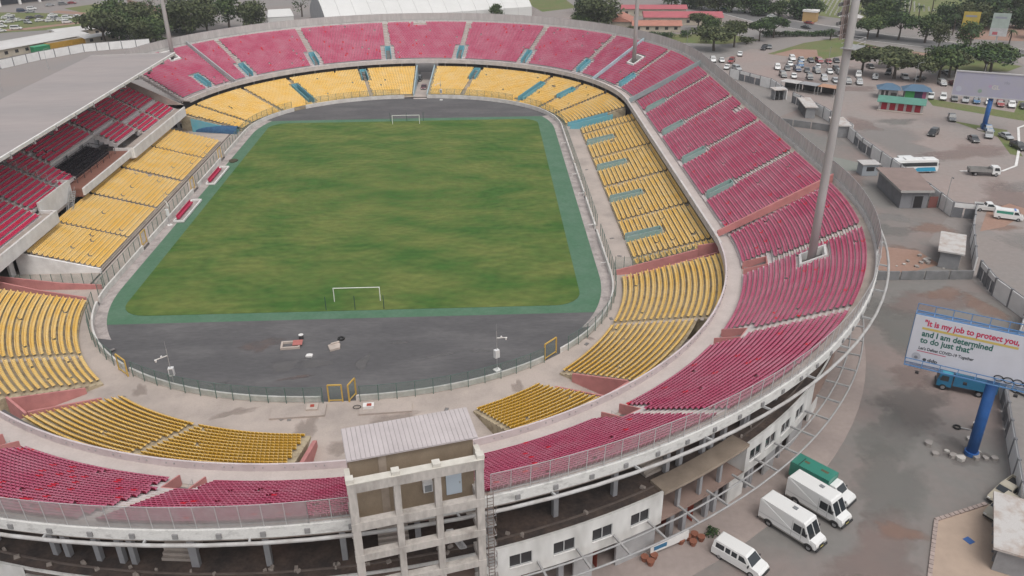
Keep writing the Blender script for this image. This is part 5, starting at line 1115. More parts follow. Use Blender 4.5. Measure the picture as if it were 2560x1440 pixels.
# patterned black and white corner
for j in range(9):
    x0 = 9.6+j*.95
    mb = MB(); mb.tube([(x0+.5*math.cos(a)*.9, F-.01, 10.95+.38+.34*math.sin(a)) for a in np.linspace(0, 2*math.pi, 14, endpoint=False)], .07, 4, closed=True); mb.build('ornament', mat('ornament_black', (.03, .03, .03), .6), t, True)
for z, y in ((17.05, .9), (10.75, -.9)):
    k = 10; mb = MB(); mb.quad((0, 0, z+.02), (18.5, 0, z+.02), (18.5, y, z+.02), (0, y, z+.02)); mb.build('catwalk_mesh', mesh_screen('blue_catwalk_mesh', (.10, .20, .36), .45), t, True)
    for q in (0, y): mb = MB(); mb.bar((0, q, z), (18.5, q, z), .12); mb.build('catwalk_rail', bluel, t, True)
    for q in (y,): mb = MB(); mb.bar((0, q, z+.9), (18.5, q, z+.9), .08); mb.build('hand_rail', bluel, t, True)
    for i in range(k+1):
        x = 18.5*i/k; mb = MB(); mb.bar((x, 0, z), (x, y, z), .1); mb.bar((x, y, z), (x, y, z+.9), .08); mb.build('catwalk_bracket', bluel, t, True)
        if i < k and z > 15: mb = MB(); mb.bar((x, 0, z), (x+1.85, y, z), .07); mb.build('catwalk_brace', bluel, t, True)
for i in range(11):
    mb = MB(); x = 18.5*i/10; mb.bar((x, .25, 10.8), (x, .25, 17.0), .18); mb.build('back_strut', bluel, t, True)
mb = MB(); mb.tube([(9.27, .7, 0), (9.27, .7, 11.2)], .62, 16); mb.build('pole', blue, t, True, smooth=True); mb = MB(); mb.tube([(9.27, .7, 0), (9.27, .7, .5)], .8, 16); mb.build('pole_base', blue, t, True)
mb = MB(); mb.bar((1, .7, 11.3), (17.5, .7, 11.3), .5); mb.build('pole_head', blue, t, True)
for i in range(4): mb = MB(); mb.box((1.5+i*5, -1.5, 10.4), (.4, .3, .25)); mb.build('spot_lamp', dark, t, True)
t = thing('lavender_billboard', 'pale lavender billboard on a blue pole above the car park', 'billboard', (145.1, 40.1, 0), math.atan2(-.437, .9))
lav = mat('lavender_print', (.36, .35, .45), .6, .15, .35, (.38, .37, .42))
box_obj(t, 'panel', 0, 18.8, -.15, .15, 8.8, 14.8, lav)
for x0, x1, z0, z1 in ((-.15, 18.95, 14.8, 15.1), (-.2, 0, 8.8, 14.8), (18.8, 19.0, 8.8, 14.8), (0, 18.8, 8.55, 8.8)): box_obj(t, 'frame', x0, x1, -.3, .3, z0, z1, mat('frame_pale', (.45, .44, .44), .7))
text_mesh('lettering', 'GL', 1.5, mat('print_cream', (.52, .50, .46), .6), t, (8.8, -.17, 10.9), .05); text_mesh('lettering', 'rlo', 1.1, mat('print_grey', (.27, .28, .33), .6), t, (11.4, -.17, 12.4), .02)
disc(t, 'green_motif', 6.3, 10.2, .5, mat('print_green', (.25, .33, .27), .6), -.17); disc(t, 'pale_emblem', 1.3, 10.4, .7, mat('print_pale', (.42, .44, .5), .6), -.17); disc(t, 'pink_motif', 8.4, 11.6, .4, mat('print_pink', (.42, .3, .42), .6), -.17)
for i in range(7): mb = MB(); mb.bar((.6+i*2.9, -.15, 8.6), (.6+i*2.9, -1.3, 8.4), .1); mb.box((.6+i*2.9, -1.4, 8.4), (.3, .3, .3)); mb.build('spot_lamp', dark, t, True)
mb = MB(); mb.tube([(9.4, .7, 0), (9.4, .7, 9.2)], .6, 14); mb.build('pole', blue, t, True, smooth=True); mb = MB(); mb.box((9.4, .6, 8.9), (2.2, .9, .6)); mb.build('pole_head', blue, t, True); mb = MB(); mb.tube([(9.4, .7, 0), (9.4, .7, .2)], 1.6, 16); mb.build('footing', strip_c, t, True)
for x, y, lab, c1, c2, z1, zb in ((216, 160, 'tall yellow portrait poster board beyond the road', (.50, .37, .08), (.40, .14, .14), 11, 2.0), (219.5, 146, 'tall pale green and white portrait board on one leg', (.40, .46, .42), (.55, .54, .54), 12.5, 4.0)):
    t = thing('poster_board', lab, 'billboard', (x, y, 0), -.42, 'portrait poster boards'); box_obj(t, 'panel', -3, 3, -.1, .1, zb+3, z1, mat('poster_%d' % x, c1, .6, .2, .5)); box_obj(t, 'lower_panel', -3, 3, -.1, .1, zb, zb+2.98, mat('poster2_%d' % x, c2, .6, .3, .6))
    box_obj(t, 'leg', -.3, .3, .12, .5, 0, z1-1, mat('pale_grey_post', (.5, .5, .5))); box_obj(t, 'print_block', -2.2, 1.8, -.13, -.11, z1-2, z1-1.3, mat('print_grey', (.27, .28, .33))); box_obj(t, 'print_block', -2.0, -.2, -.13, -.11, zb+.5, zb+1.6, mat('print_red', (.45, .12, .14)))

flat('green_paving', [(86, 33), (93, 31), (112, 10), (108, 6), (97, 8), (86, 20)], -.018, mat('greenish_paving', (.21, .23, .205), .95, .3, .1, (.24, .24, .22), fine=.05))

# worn patches, stains and repairs on the paving
def soft(m):
    """a copy of a ground material that thins out towards the rim of a stain (its own shape, from the mesh)"""
    nm = m.name+'_stain'
    if nm in MATS: return MATS[nm]
    c = m.copy(); c.name = nm; MATS[nm] = c; n = c.node_tree.nodes; L = c.node_tree.links; b = n['Principled BSDF']
    at = n.new('ShaderNodeAttribute'); at.attribute_name = 'rim'; g = n.new('ShaderNodeNewGeometry'); ns = n.new('ShaderNodeTexNoise'); ns.inputs['Scale'].default_value = .9; ns.inputs['Detail'].default_value = 8; L.new(g.outputs['Position'], ns.inputs['Vector'])
    ad = n.new('ShaderNodeMath'); ad.operation = 'ADD'; L.new(at.outputs['Fac'], ad.inputs[0]); L.new(ns.outputs[0], ad.inputs[1])
    mr = n.new('ShaderNodeMapRange'); mr.inputs[1].default_value = .55; mr.inputs[2].default_value = 1.15; mr.inputs[4].default_value = .5; L.new(ad.outputs[0], mr.inputs[0]); L.new(mr.outputs[0], b.inputs['Alpha']); return c
def blob(name, x, y, rx, ry, m, z, rz=0.0):
    ph = rng.uniform(0, 6.28, 4); R1 = [(x, y, z)]
    for f_ in (.6, 1.25):
        for a in np.linspace(0, 2*math.pi, 26, endpoint=False):
            k = f_*(1+.22*math.sin(2*a+ph[0])+.16*math.sin(3*a+ph[1])+.11*math.sin(5*a+ph[2])+.07*math.sin(9*a+ph[3])); X, Y = rx*k*math.cos(a), ry*k*math.sin(a)
            R1.append((x+X*math.cos(rz)-Y*math.sin(rz), y+X*math.sin(rz)+Y*math.cos(rz), z))
    N = 26; F = [(0, 1+i, 1+(i+1) % N) for i in range(N)]+[(1+i, 1+N+i, 1+N+(i+1) % N, 1+(i+1) % N) for i in range(N)]
    mb = MB(); mb.add(R1, F); o = mb.build(name, soft(m)); at = o.data.attributes.new('rim', 'FLOAT', 'POINT'); at.data.foreach_set('value', [1.0]+[.75]*N+[0.0]*N); return struct(o)
pk = mat('pinkish_dust', (.30, .22, .20), .95, .3, .2, (.25, .20, .185), fine=.08); dk = mat('dark_stain', (.155, .14, .133), .95, .3, .4, (.19, .17, .16), fine=.1); lg = mat('pale_worn_patch', (.30, .285, .275), .95, .3, .3, (.26, .25, .24), fine=.08); gyp = mat('grey_green_patch', (.20, .205, .19), .95, .3, .15, (.23, .215, .205), fine=.07)
zz = -.0285
for i, (x, y, rx, ry, m, rz) in enumerate([(92, -58, 7, 4, pk, .3), (84, -66, 5, 8, gyp, .2), (76, -86, 6, 3.5, dk, .5), (70, -92, 3, 5, gyp, -.4), (80, -78, 4, 2.5, pk, .4), (66, -101, 3, 7, gyp, -.7), (60, -112, 4, 6, pk, -.6), (56, -118, 5, 3, gyp, .2), (64, -108, 2.4, 1.2, redearth, -.6), (96, -55, 3, 2, redearth, 0), (100, -60, 2, 4, redearth, 0), (77.5, -95.3, 3.0, 2.2, dk, 0), (92, -20, 6, 8, pk, 0), (98, -28, 5, 3, gyp, 0), (89, -30, 3, 5, lg, 0), (102, -22, 3, 2.4, lg, 0), (108, -28, 3, 3, redearth, 0), (96, -8, 4, 8, gyp, 0), (103, 0, 3, 5, pk, 0), (92, -41, 6, 2.6, sandm, 0), (97, -38, 3, 2, redearth, 0)]): blob('worn_patch', x, y, rx, ry, m, zz+i*.00035, rz)
for i, (x, y, rx, ry, m, rz) in enumerate([(126, 30, 8, 14, lg, .3), (140, 18, 10, 5, pk, .2), (132, -14, 6, 9, pk, .1), (146, -8, 9, 5, lg, 0), (124, 44, 4, 6, pk, .4), (150, -24, 12, 8, pk, 0), (135, 46, 5, 3, gyp, .5), (128, -38, 7, 9, lg, 0), (138, 84, 7, 4, pk, 0), (150, 80, 5, 3, pk, .4), (128, 92, 5, 6, pk, .2), (140, 118, 9, 4, pk, -.4), (121, -28, 3, 2, redearth, .3), (127, -19, 4, 1.6, redearth, .3)]): blob('worn_patch', x, y, rx, ry, m, -.0235+i*.00035, rz)
apst = mat('apron_stain', (.30, .25, .22), .95, .3, .5, (.35, .29, .255), fine=.08)
for i, (x, y, rx, ry) in enumerate([(-2, -87.5, 3, 1.2), (9, -86, 3.4, 1.4), (-12, -83.2, 2.2, .8), (4, -91, 2, 2), (12, -92, 2, 1.4), (-26, -77.5, 1.5, .8), (25, -79.2, 1.5, .7), (36, -66.5, .9, .6)]): blob('apron_stain', x, y, rx, ry, apst, flat_z+.004+i*.0004, rng.uniform(0, 3))
tst = mat('track_stain', (.20, .19, .188), .95, .3, .6, (.15, .145, .145), fine=.15, bscale=3); tdt = mat('track_dirt', (.20, .145, .13), .95, .3, .5, (.14, .125, .125), fine=.15, bscale=3)
for i, (x, y, rx, ry, m) in enumerate([(-8, -71.6, 2.4, 1.3, tst), (-3.6, -71.2, 2.0, 1.5, tst), (3.2, -71.4, .7, 2.4, tst), (-12.6, -65.6, 2.8, 1.6, tdt), (-5.6, -74.8, 2.6, .35, tdt), (-4.9, -74.6, .9, .3, tdt), (8, -66, 1.6, .4, tst), (14, -70, 2, .5, tst), (-16, -76, 1.4, .5, tst), (20, -69, 1.2, .5, tst)]): blob('track_stain', x, y, rx, ry, m, .0025+i*.0003, rng.uniform(-.3, .3))
blue_mat_ = loose('blue_sheet', 'small blue sheet lying on the sandy plot', 'sheet', 70.6, -109.6, -.01, .4, lambda mb: mb.box((0, 0, .02), (.8, .9, .03)), mat('sheet_blue', (.05, .12, .32), .7))
loose('oil_drum', 'white topped black drum standing in the yard below the lorry', 'bin', 81.5, -91.0, -.03, 0, lambda mb: (mb.tube([(0, 0, 0), (0, 0, .9)], .38, 12), mb.tube([(0, 0, .9), (0, 0, .98)], .42, 12, mi=1)), [mat('dark_drum', (.05, .05, .055)), white])
loose('scrap_wheel', 'black scrap wheel with a bar lying in the yard beside the drum', 'scrap', 79.4, -90.6, .1, 0, lambda mb: (mb.tube([(.4*math.cos(a), .4*math.sin(a), 0) for a in np.linspace(0, 2*math.pi, 12, endpoint=False)], .12, 6, closed=True), mb.bar((.3, -.2, .05), (1.4, -.7, .02), .12, mi=1)), [mat('black_rubber', (.02, .02, .02)), steel])
# ================================================================ VEHICLES
tyre_m = mat('tyre_rubber', (.025, .025, .026), .8); rim_m = mat('wheel_rim', (.35, .35, .36), .4, metal=.5); glass_v = mat('vehicle_glass', (.03, .035, .04), .08, spec=.7); lightm = mat('headlight_lens', (.65, .65, .62), .2); tail = mat('tail_light', (.35, .02, .02), .3); trim = mat('dark_trim', (.04, .04, .042), .6)
paints = {}
def paint(name, c, rough=.28):
    if name not in paints:
        m = mat('paint_'+name, c, rough, spec=.5); m.node_tree.nodes['Principled BSDF'].inputs['Coat Weight'].default_value = .5; paints[name] = m
    return paints[name]
PC = {'white': (.72, .72, .71), 'silver': (.38, .39, .40), 'grey': (.16, .165, .17), 'black': (.018, .018, .02), 'dark grey': (.07, .072, .078), 'red': (.26, .03, .03), 'blue': (.05, .14, .28), 'dark blue': (.03, .05, .11), 'maroon': (.10, .02, .025), 'teal': (.10, .28, .30), 'beige': (.42, .38, .30)}
def profile(mb, pr, mi=0):
    """pr: (x, z, half width) outline going round the side view; closed solid"""
    n = len(pr); L_ = [(x, -w, z) for x, z, w in pr]; R2 = [(x, w, z) for x, z, w in pr]
    mb.add(L_+R2, [tuple(range(n))[::-1] if False else tuple(range(n)), tuple(range(2*n-1, n-1, -1))]+[(i, n+i, n+(i+1) % n, (i+1) % n) for i in range(n)], mi)
def side_quad(mb, pts, off=.012):
    if not getattr(mb, 'other', None): mb.other = MB()
    for s, b in ((-1, mb), (1, mb.other)):
        v = [(x, s*(w+off), z) for x, z, w in pts]; b.add(v, [tuple(range(len(v))) if s < 0 else tuple(range(len(v)))[::-1]])
def wheels(t, xs, w, r=.33, tw_=.22):
    for x in xs:
        for s in (-1, 1):
            mb = MB(); mb.tube([(x, s*(w-tw_), r), (x, s*(w+.015), r)], r, 12); o = mb.build('wheel', tyre_m, t, True); mb = MB(); mb.tube([(x, s*(w+.01), r), (x, s*(w+.03), r)], r*.58, 10); attach(mb.build('rim', rim_m), o, True)
def fixed(o): return o
CARS = {}
def car_proto(kind):
    """parts of a car in its own frame, nose towards +x; slot 0 of the body takes the paint"""
    P_ = []
    t = bpy.data.objects.new('parked_car', None); C.objects.link(t)
    if kind == 'saloon': L_, W_, H, hood, roof0, roof1, boot, bz = 4.5, .87, 1.45, 1.15, .35, -1.05, -1.75, .92
    elif kind == 'suv': L_, W_, H, hood, roof0, roof1, boot, bz = 4.6, .93, 1.78, 1.2, .55, -2.0, -2.22, 1.05
    elif kind == 'hatch': L_, W_, H, hood, roof0, roof1, boot, bz = 4.0, .84, 1.5, 1.1, .4, -1.45, -1.9, .93
    elif kind == 'pickup': L_, W_, H, hood, roof0, roof1, boot, bz = 5.1, .92, 1.75, 1.1, .55, -.55, -.8, 1.05
    else: L_, W_, H, hood, roof0, roof1, boot, bz = 4.8, .92, 1.95, 1.6, 1.1, -2.25, -2.35, 1.05
    h = L_/2; w = W_
    mb = MB(); profile(mb, [(-h, .35, w*.93), (h, .33, w*.9), (h+.02, .55, w*.9), (h-.12, .76, w*.93), (hood, bz, w), (boot, bz+.03, w), (-h+.05, bz-.02, w*.96), (-h-.02, .6, w*.95)])
    profile(mb, [(hood+.05, bz-.02, w*.97), (roof0, H-.04, w*.78), (roof0-.25, H, w*.77), (roof1+.2, H, w*.77), (roof1, H-.05, w*.78), (boot, bz, w*.96)])
    if kind == 'pickup':
        pass
    body = mb.build('body', paint('white', PC['white']), t, True); body.material_slots[0].link = 'OBJECT'
    mb = MB(); e = .02
    fx = lambda z: hood+.05+(roof0-hood-.05)*(z-bz)/(H-.04-bz); rx = lambda z: boot+(roof1-boot)*(z-bz)/(H-.05-bz); ww = lambda z: w*.96+(w*.78-w*.96)*(z-bz)/(H-bz)
    z0, z1 = bz+.08, H-.14
    side_quad(mb, [(fx(z0)-.18, z0, ww(z0)), (fx(z1)-.16, z1, ww(z1)), (rx(z1)+.2, z1, ww(z1)), (rx(z0)+.25, z0, ww(z0))], .01); mb.build('side_window', glass_v, t, True)
    mb = MB(); a0, a1 = ww(z0)*.92, ww(z1)*.92
    mb.quad((fx(z0)+e, -a0, z0), (fx(z0)+e, a0, z0), (fx(z1)+e, a1, z1+.03), (fx(z1)+e, -a1, z1+.03)); mb.build('windscreen', glass_v, t, True)
    mb = MB(); mb.quad((rx(z0)-e, a0, z0), (rx(z0)-e, -a0, z0), (rx(z1)-e, -a1, z1), (rx(z1)-e, a1, z1)); mb.build('rear_window', glass_v, t, True)
    wheels(t, (h-.85, -h+.85), w)
    for s in (-1, 1):
        mb = MB(); mb.box((h-.06, s*w*.68, .64), (.16, .34, .14)); mb.build('headlight', lightm, t, True); mb = MB(); mb.box((-h, s*w*.72, .75), (.08, .24, .16)); mb.build('tail_light', tail, t, True)
    mb = MB(); mb.box((h, 0, .42), (.1, w*1.7, .18)); mb.build('bumper', trim, t, True); mb = MB(); mb.box((-h, 0, .45), (.1, w*1.7, .18)); mb.build('bumper', trim, t, True)
    if kind == 'pickup':
        mb = MB(); mb.box((-1.7, 0, bz+.035), (1.6, w*1.7, .02)); mb.build('load_bed', trim, t, True)
        for a in ((-1.7, w*.95, bz+.17, 1.7, .07, .3), (-1.7, -w*.95, bz+.17, 1.7, .07, .3), (-h+.05, 0, bz+.15, .07, w*1.9, .3)):
            mb = MB(); mb.box(a[:3], a[3:]); o = mb.build('bed_side', paint('white', PC['white']), t, True); o.material_slots[0].link = 'OBJECT'
    return t
def set_paint(o, m):
    for ch in o.children:
        if ch.name.split('.')[0] in ('body', 'bed_side'):
            ch.material_slots[0].link = 'OBJECT'; ch.material_slots[0].material = m
used_proto = set()
def place_car(kind, color, x, y, rz, label, group, z=-.02):
    if kind not in CARS: CARS[kind] = car_proto(kind)
    if kind not in used_proto: o = CARS[kind]; used_proto.add(kind)
    else: o = copy_tree(CARS[kind])
    o.location = (x, y, z); o.rotation_euler = (0, 0, rz); tag(o, label, 'car', group); set_paint(o, paint(color, PC[color])); return o
KW = {'saloon': 'saloon car', 'suv': 'four wheel drive', 'hatch': 'hatchback', 'pickup': 'pickup', 'mpv': 'minibus'}
def car_row(pts, cols, kinds, rz, where, group, jit=.08, order=None):
    n = len(pts); ix = sorted(range(n), key=lambda i: pts[i][0])
    OR = ['first', 'second', 'third', 'fourth', 'fifth', 'sixth', 'seventh', 'eighth', 'ninth', 'tenth', 'eleventh', 'twelfth', 'thirteenth', 'fourteenth', 'fifteenth', 'sixteenth', 'seventeenth', 'eighteenth']
    for r, i in enumerate(ix):
        k = kinds[i % len(kinds)]; c = cols[i % len(cols)]; a = rz[i] if isinstance(rz, (list, tuple)) else rz
        place_car(k, c, pts[i][0], pts[i][1], a+rng.normal(0, jit), f'{c} {KW[k]}, {OR[r]} from the left in {where}', group)
dn = -100*D2R
car_row([(134.2, 128.2), (136.9, 126.3), (139.7, 124.6), (142.3, 123.3), (145.2, 122.3), (148.6, 123.5)], ['white', 'silver', 'dark grey', 'red', 'red', 'black'], ['suv', 'saloon', 'saloon'], dn, 'the back row by the mast', 'cars in the car park')
car_row([(124.0, 113.7), (127.0, 112.3), (129.8, 110.4), (132.6, 108.7), (135.4, 107.2)], ['white', 'grey', 'dark blue', 'dark grey', 'grey'], ['suv', 'saloon'], dn, 'the middle row by the mast', 'cars in the car park')
car_row([(130.3, 119.2), (133.3, 117.2), (138.2, 113.4), (139.4, 106.0), (142.2, 104.2), (143.4, 110.6)], ['white', 'blue', 'white', 'white', 'silver', 'black'], ['saloon', 'suv', 'hatch'], dn, 'the loose row by the mast', 'cars in the car park')
car_row([(122.0, 102.0), (125.2, 100.5), (129.6, 98.0), (133.6, 95.8), (136.2, 93.0), (139.6, 91.2), (142.8, 89.8)], ['grey', 'white', 'dark grey', 'silver', 'silver', 'grey', 'silver'], ['suv', 'saloon', 'suv'], dn, 'the front row by the mast', 'cars in the car park')
car_row([(147.0, 100.4), (151.2, 97.1), (156.4, 112.9), (158.4, 103.0), (160.5, 95.8), (164.3, 93.4), (168.4, 86.8), (171.6, 84.6), (177.2, 101.1)], ['white', 'silver', 'black', 'black', 'white', 'black', 'silver', 'maroon', 'black'], ['suv', 'pickup', 'saloon'], -2.0, 'the tree shade', 'cars under the car park trees', .3)
car_row([(154.8, 74.6), (156.6, 70.6), (159.6, 69.0), (162.2, 67.4), (164.8, 65.8), (167.2, 64.2), (169.8, 62.4), (172.2, 60.6), (174.6, 59.0), (177.2, 57.4), (179.8, 55.8)], ['red', 'white', 'white', 'grey', 'silver', 'blue', 'white', 'red', 'white', 'black', 'grey'], ['saloon', 'pickup', 'suv'], -2.05, 'the row beside the kiosk', 'cars beside the kiosk')
car_row([(150.5, 46.5), (138.4, 32.9), (145.9, 27.0), (154.3, 35.6), (151.7, 30.2), (155.4, 28.9), (153.4, 20.2)], ['grey', 'black', 'dark grey', 'blue', 'silver', 'silver', 'black'], ['pickup', 'suv', 'saloon'], -1.75, 'the lot under the lavender billboard', 'cars in the open lot', .25)
car_row([(167.9, 203.5), (162.5, 192.3), (213.3, 128.3), (157.4, 222.6), (141.9, 248.1), (152.3, 233.8), (156.0, 227.5)], ['red', 'black', 'teal', 'white', 'teal', 'black', 'grey'], ['saloon'], -.95, 'the road at the top right', 'cars on the road', .1)
car_row([(127.7, 164.9), (130.6, 166.9), (130.2, 148.1), (133.0, 150.5), (105.1, 127.8), (108.1, 127.2), (111.2, 125.6), (106.9, 115.6), (109.6, 113.3), (117.8, 137.6)], ['silver', 'dark grey', 'black', 'grey', 'white', 'white', 'red', 'white', 'silver', 'white'], ['suv', 'saloon'], -1.9, 'the far right lot', 'cars outside the far right wall', .3)
LP = [(-210.3, 259.6), (-208.3, 251.8), (-203.3, 248.3), (-201.0, 239.9), (-198.5, 244.5), (-205.9, 240.2), (-196.6, 251.3), (-193.4, 254.0), (-190.8, 237.1), (-189.1, 258.8), (-186.4, 250.9), (-183.0, 248.5), (-187.8, 242.6), (-178.3, 243.1), (-178.0, 249.4), (-174.6, 253.6), (-182.7, 241.4), (-172.3, 236.3)]
car_row(LP, ['white', 'white', 'silver', 'white', 'white', 'white', 'dark grey', 'grey', 'silver', 'white', 'white', 'silver', 'white', 'white', 'white', 'white', 'white', 'white'], ['saloon', 'hatch', 'suv'], .5, 'the grass lot at the top left', 'cars on the grass lot', .4)
car_row([(-197.6, 226.7), (-191.9, 214.5), (-188.0, 220.4), (-147.8, 252.3), (-146.6, 258.4), (-141.5, 246.9), (-150.5, 243.7)], ['white', 'white', 'white', 'white', 'silver', 'white', 'silver'], ['suv', 'saloon', 'mpv'], .3, 'the verge near the long white roofs', 'cars on the left verge', .3)
car_row([(-206.6, 294.3), (-201.3, 297.5), (-198.0, 301.2), (-211.7, 274.5), (-206.2, 271.8), (-209.9, 281.5)], ['silver', 'grey', 'red', 'dark blue', 'silver', 'white'], ['saloon', 'suv'], .4, 'front of the pillared building', 'cars before the pillared building', .3)
place_car('suv', 'dark grey', -.6, 98.4, -1.62, 'dark four wheel drive parked in the tunnel behind the far goal', 'cars in the tunnel', .02); place_car('saloon', 'maroon', 2.6, 93.4, -1.58, 'maroon car parked in the tunnel behind the far goal', 'cars in the tunnel', .02); place_car('suv', 'black', .4, 104.4, -1.62, 'black car deepest in the tunnel behind the far goal', 'cars in the tunnel', .02)
place_car('suv', 'silver', 92.5, -84.2, -1.0, 'silver car behind the boundary wall at the right photo edge', 'cars at the right photo edge'); place_car('saloon', 'grey', 108, -71, -1.0, 'grey car behind the wall above the large billboard', 'cars at the right photo edge'); place_car('suv', 'beige', 76.2, -105.8, -2.6, 'beige vehicle partly hidden by the rust stained booth roof', 'vehicles at the lower right'); place_car('pickup', 'beige', 78.2, -103.2, -2.6, 'second beige vehicle beyond the rust stained booth roof', 'vehicles at the lower right')
vw = paint('van_white', (.74, .74, .73), .4)
def mirror(t, x, w, z):
    for s in (-1, 1): mb = MB(); mb.box((x, s*(w+.14), z), (.1, .22, .26)); mb.build('mirror', trim, t, True)
def step_van(label, x, y, rz):
    t = thing('step_van', label, 'van', (x, y, -.02), rz, 'white step vans')
    mb = MB(); profile(mb, [(-3.5, .55, 1.08), (2.55, .55, 1.08), (2.55, 1.3, 1.08), (1.75, 2.95, 1.05), (1.6, 3.05, 1.0), (-3.4, 3.05, 1.0), (-3.5, 2.95, 1.05)]); mb.build('body', vw, t, True)
    mb = MB(); profile(mb, [(2.5, .5, 1.0), (3.3, .5, .98), (3.35, .95, .95), (3.2, 1.25, .88), (2.5, 1.42, .95)]); mb.build('bonnet', vw, t, True)
    mb = MB(); mb.quad((2.56, -.96, 1.45), (2.56, .96, 1.45), (1.9, .92, 2.68), (1.9, -.92, 2.68)); mb.build('windscreen', glass_v, t, True)
    mb = MB(); mb.bar((2.6, 0, 1.42), (1.92, 0, 2.7), .06); mb.build('windscreen_post', vw, t, True)
    mb = MB(); side_quad(mb, [(2.25, 1.5, 1.08), (1.8, 2.5, 1.06), (1.62, 2.5, 1.06), (1.62, 1.5, 1.08)]); side_quad(mb, [(1.5, 1.5, 1.08), (1.5, 2.45, 1.06), (.6, 2.45, 1.06), (.6, 1.5, 1.08)]); mb.build('side_window', glass_v, t, True)
    mb = MB(); side_quad(mb, [(-3.4, 1.25, 1.08), (1.4, 1.25, 1.08), (1.4, 1.32, 1.08), (-3.4, 1.32, 1.08)], .02); mb.build('rub_rail', mat('paint_shadow_line', (.5, .5, .5), .5), t, True)  # plain grey band along both sides
    wheels(t, (2.55, -2.2), 1.03, .4, .26); mirror(t, 2.2, 1.08, 1.9)
    for s in (-1, 1): mb = MB(); mb.box((3.33, s*.68, .85), (.08, .26, .24)); mb.build('headlight', lightm, t, True)
    mb = MB(); mb.box((3.42, 0, .52), (.16, 2.05, .24)); mb.build('bumper', trim, t, True); mb = MB(); mb.box((-3.55, 0, .5), (.14, 2.1, .22)); mb.build('bumper', trim, t, True)
    mb = MB(); mb.box((3.34, 0, .85), (.06, .8, .28)); mb.build('grille', trim, t, True)
    for x_ in (.45, 1.56): mb = MB(); side_quad(mb, [(x_, .65, 1.085), (x_, 2.7, 1.06), (x_+.03, 2.7, 1.06), (x_+.03, .65, 1.085)], .014); mb.build('door_seam', mat('seam_grey', (.22, .22, .22), .7), t, True)
    mb = MB(); side_quad(mb, [(-3.4, .56, 1.08), (2.4, .56, 1.08), (2.4, .72, 1.08), (-3.4, .72, 1.08)], .016); mb.build('sill_skirt', mat('road_grime', (.30, .285, .27), .8), t, True)  # dark sill band with the shadow under the van put into its colour
    for x_ in (2.55, -2.2):
        mb = MB(); side_quad(mb, [(x_+.56*math.cos(a), max(.56, .45+.52*math.sin(a)), 1.085) for a in np.linspace(0, math.pi, 9)], .012); mb.build('wheel_arch', trim, t, True)
    mb = MB(); mb.box((3.44, 0, .68), (.03, .5, .12)); mb.build('number_plate', mat('plate_yellow', (.5, .42, .12), .6), t, True)
    mb = MB(); mb.box((-.2, .3, 3.1), (.5, .4, .1)); mb.build('roof_vent', mat('grey_grille', (.22, .23, .24)), t, True)
    return t
step_van('white step van in the middle of the three parked box vehicles', 56.6, -104.4, -53*D2R); step_van('white step van nearest the camera of the three parked box vehicles', 52.6, -107.6, -52*D2R)
t = thing('box_truck', 'white cabbed truck with a green box body behind the two step vans', 'truck', (58.2, -101.4, -.02), -50*D2R); grn = paint('truck_green', (.035, .22, .165), .5)
mb = MB(); profile(mb, [(-3.7, .8, 1.05), (1.0, .8, 1.05), (1.0, 2.7, 1.05), (-3.7, 2.7, 1.05)]); bo = mb.build('box_body', grn, t, True)
for x0, x1 in ((-2.6, -2.0), (-.6, .3)): mb = MB(); mb.box(((x0+x1)/2, .1, 2.705), (x1-x0, .35, .02)); attach(mb.build('roof_patch', mat('brown_patch', (.12, .10, .06), .9)), bo, True)
mb = MB(); mb.box((-2.75, -.2, 2.71), (.08, 1.6, .03)); attach(mb.build('roof_tear', dark), bo, True)
mb = MB(); profile(mb, [(1.05, .5, .95), (3.4, .5, .93), (3.45, .85, .92), (3.25, 1.15, .9), (2.35, 1.3, .93), (1.75, 2.05, .82), (1.6, 2.12, .8), (1.05, 2.12, .82)]); mb.build('cab', vw, t, True)
mb = MB(); mb.quad((2.36, -.82, 1.36), (2.36, .82, 1.36), (1.82, .74, 2.02), (1.82, -.74, 2.02)); mb.build('windscreen', glass_v, t, True)
mb = MB(); side_quad(mb, [(2.15, 1.35, .94), (1.68, 1.98, .85), (1.2, 1.98, .85), (1.2, 1.35, .94)]); mb.build('side_window', glass_v, t, True)
wheels(t, (2.7, -2.2), .95, .38, .24); mirror(t, 2.1, .95, 1.45)
for s in (-1, 1): mb = MB(); mb.box((3.4, s*.66, .78), (.1, .28, .2)); mb.build('headlight', lightm, t, True)
mb = MB(); mb.box((3.48, 0, .5), (.14, 1.9, .22)); mb.build('bumper', trim, t, True)
t = thing('passenger_van', 'white passenger van with dark side windows at the bottom edge of the photo', 'van', (45.9, -111.6, -.02), -47*D2R)
mb = MB(); profile(mb, [(-2.75, .4, .98), (2.6, .38, .95), (2.72, .8, .93), (2.45, 1.12, .93), (1.75, 1.25, .97), (-2.7, 1.3, 1.0), (-2.78, .8, .99)]); profile(mb, [(1.8, 1.22, .95), (1.0, 2.0, .82), (.8, 2.08, .79), (-2.5, 2.08, .79), (-2.62, 2.0, .82), (-2.7, 1.25, .97)]); mb.build('body', vw, t, True)
mb = MB(); mb.quad((1.76, -.86, 1.3), (1.76, .86, 1.3), (1.08, .75, 1.95), (1.08, -.75, 1.95)); mb.build('windscreen', glass_v, t, True)
w_v = lambda z: .97+(.82-.97)*(z-1.22)/.78
for x0, x1 in ((.25, 1.2), (-.55, .05), (-1.25, -.7), (-2.35, -1.4)):
    mb = MB(); side_quad(mb, [(x1, 1.35, w_v(1.35)), (x1-(.45 if x1 > 1 else 0), 1.88, w_v(1.88)), (x0, 1.88, w_v(1.88)), (x0, 1.35, w_v(1.35))], .012); mb.build('side_window', glass_v, t, True)
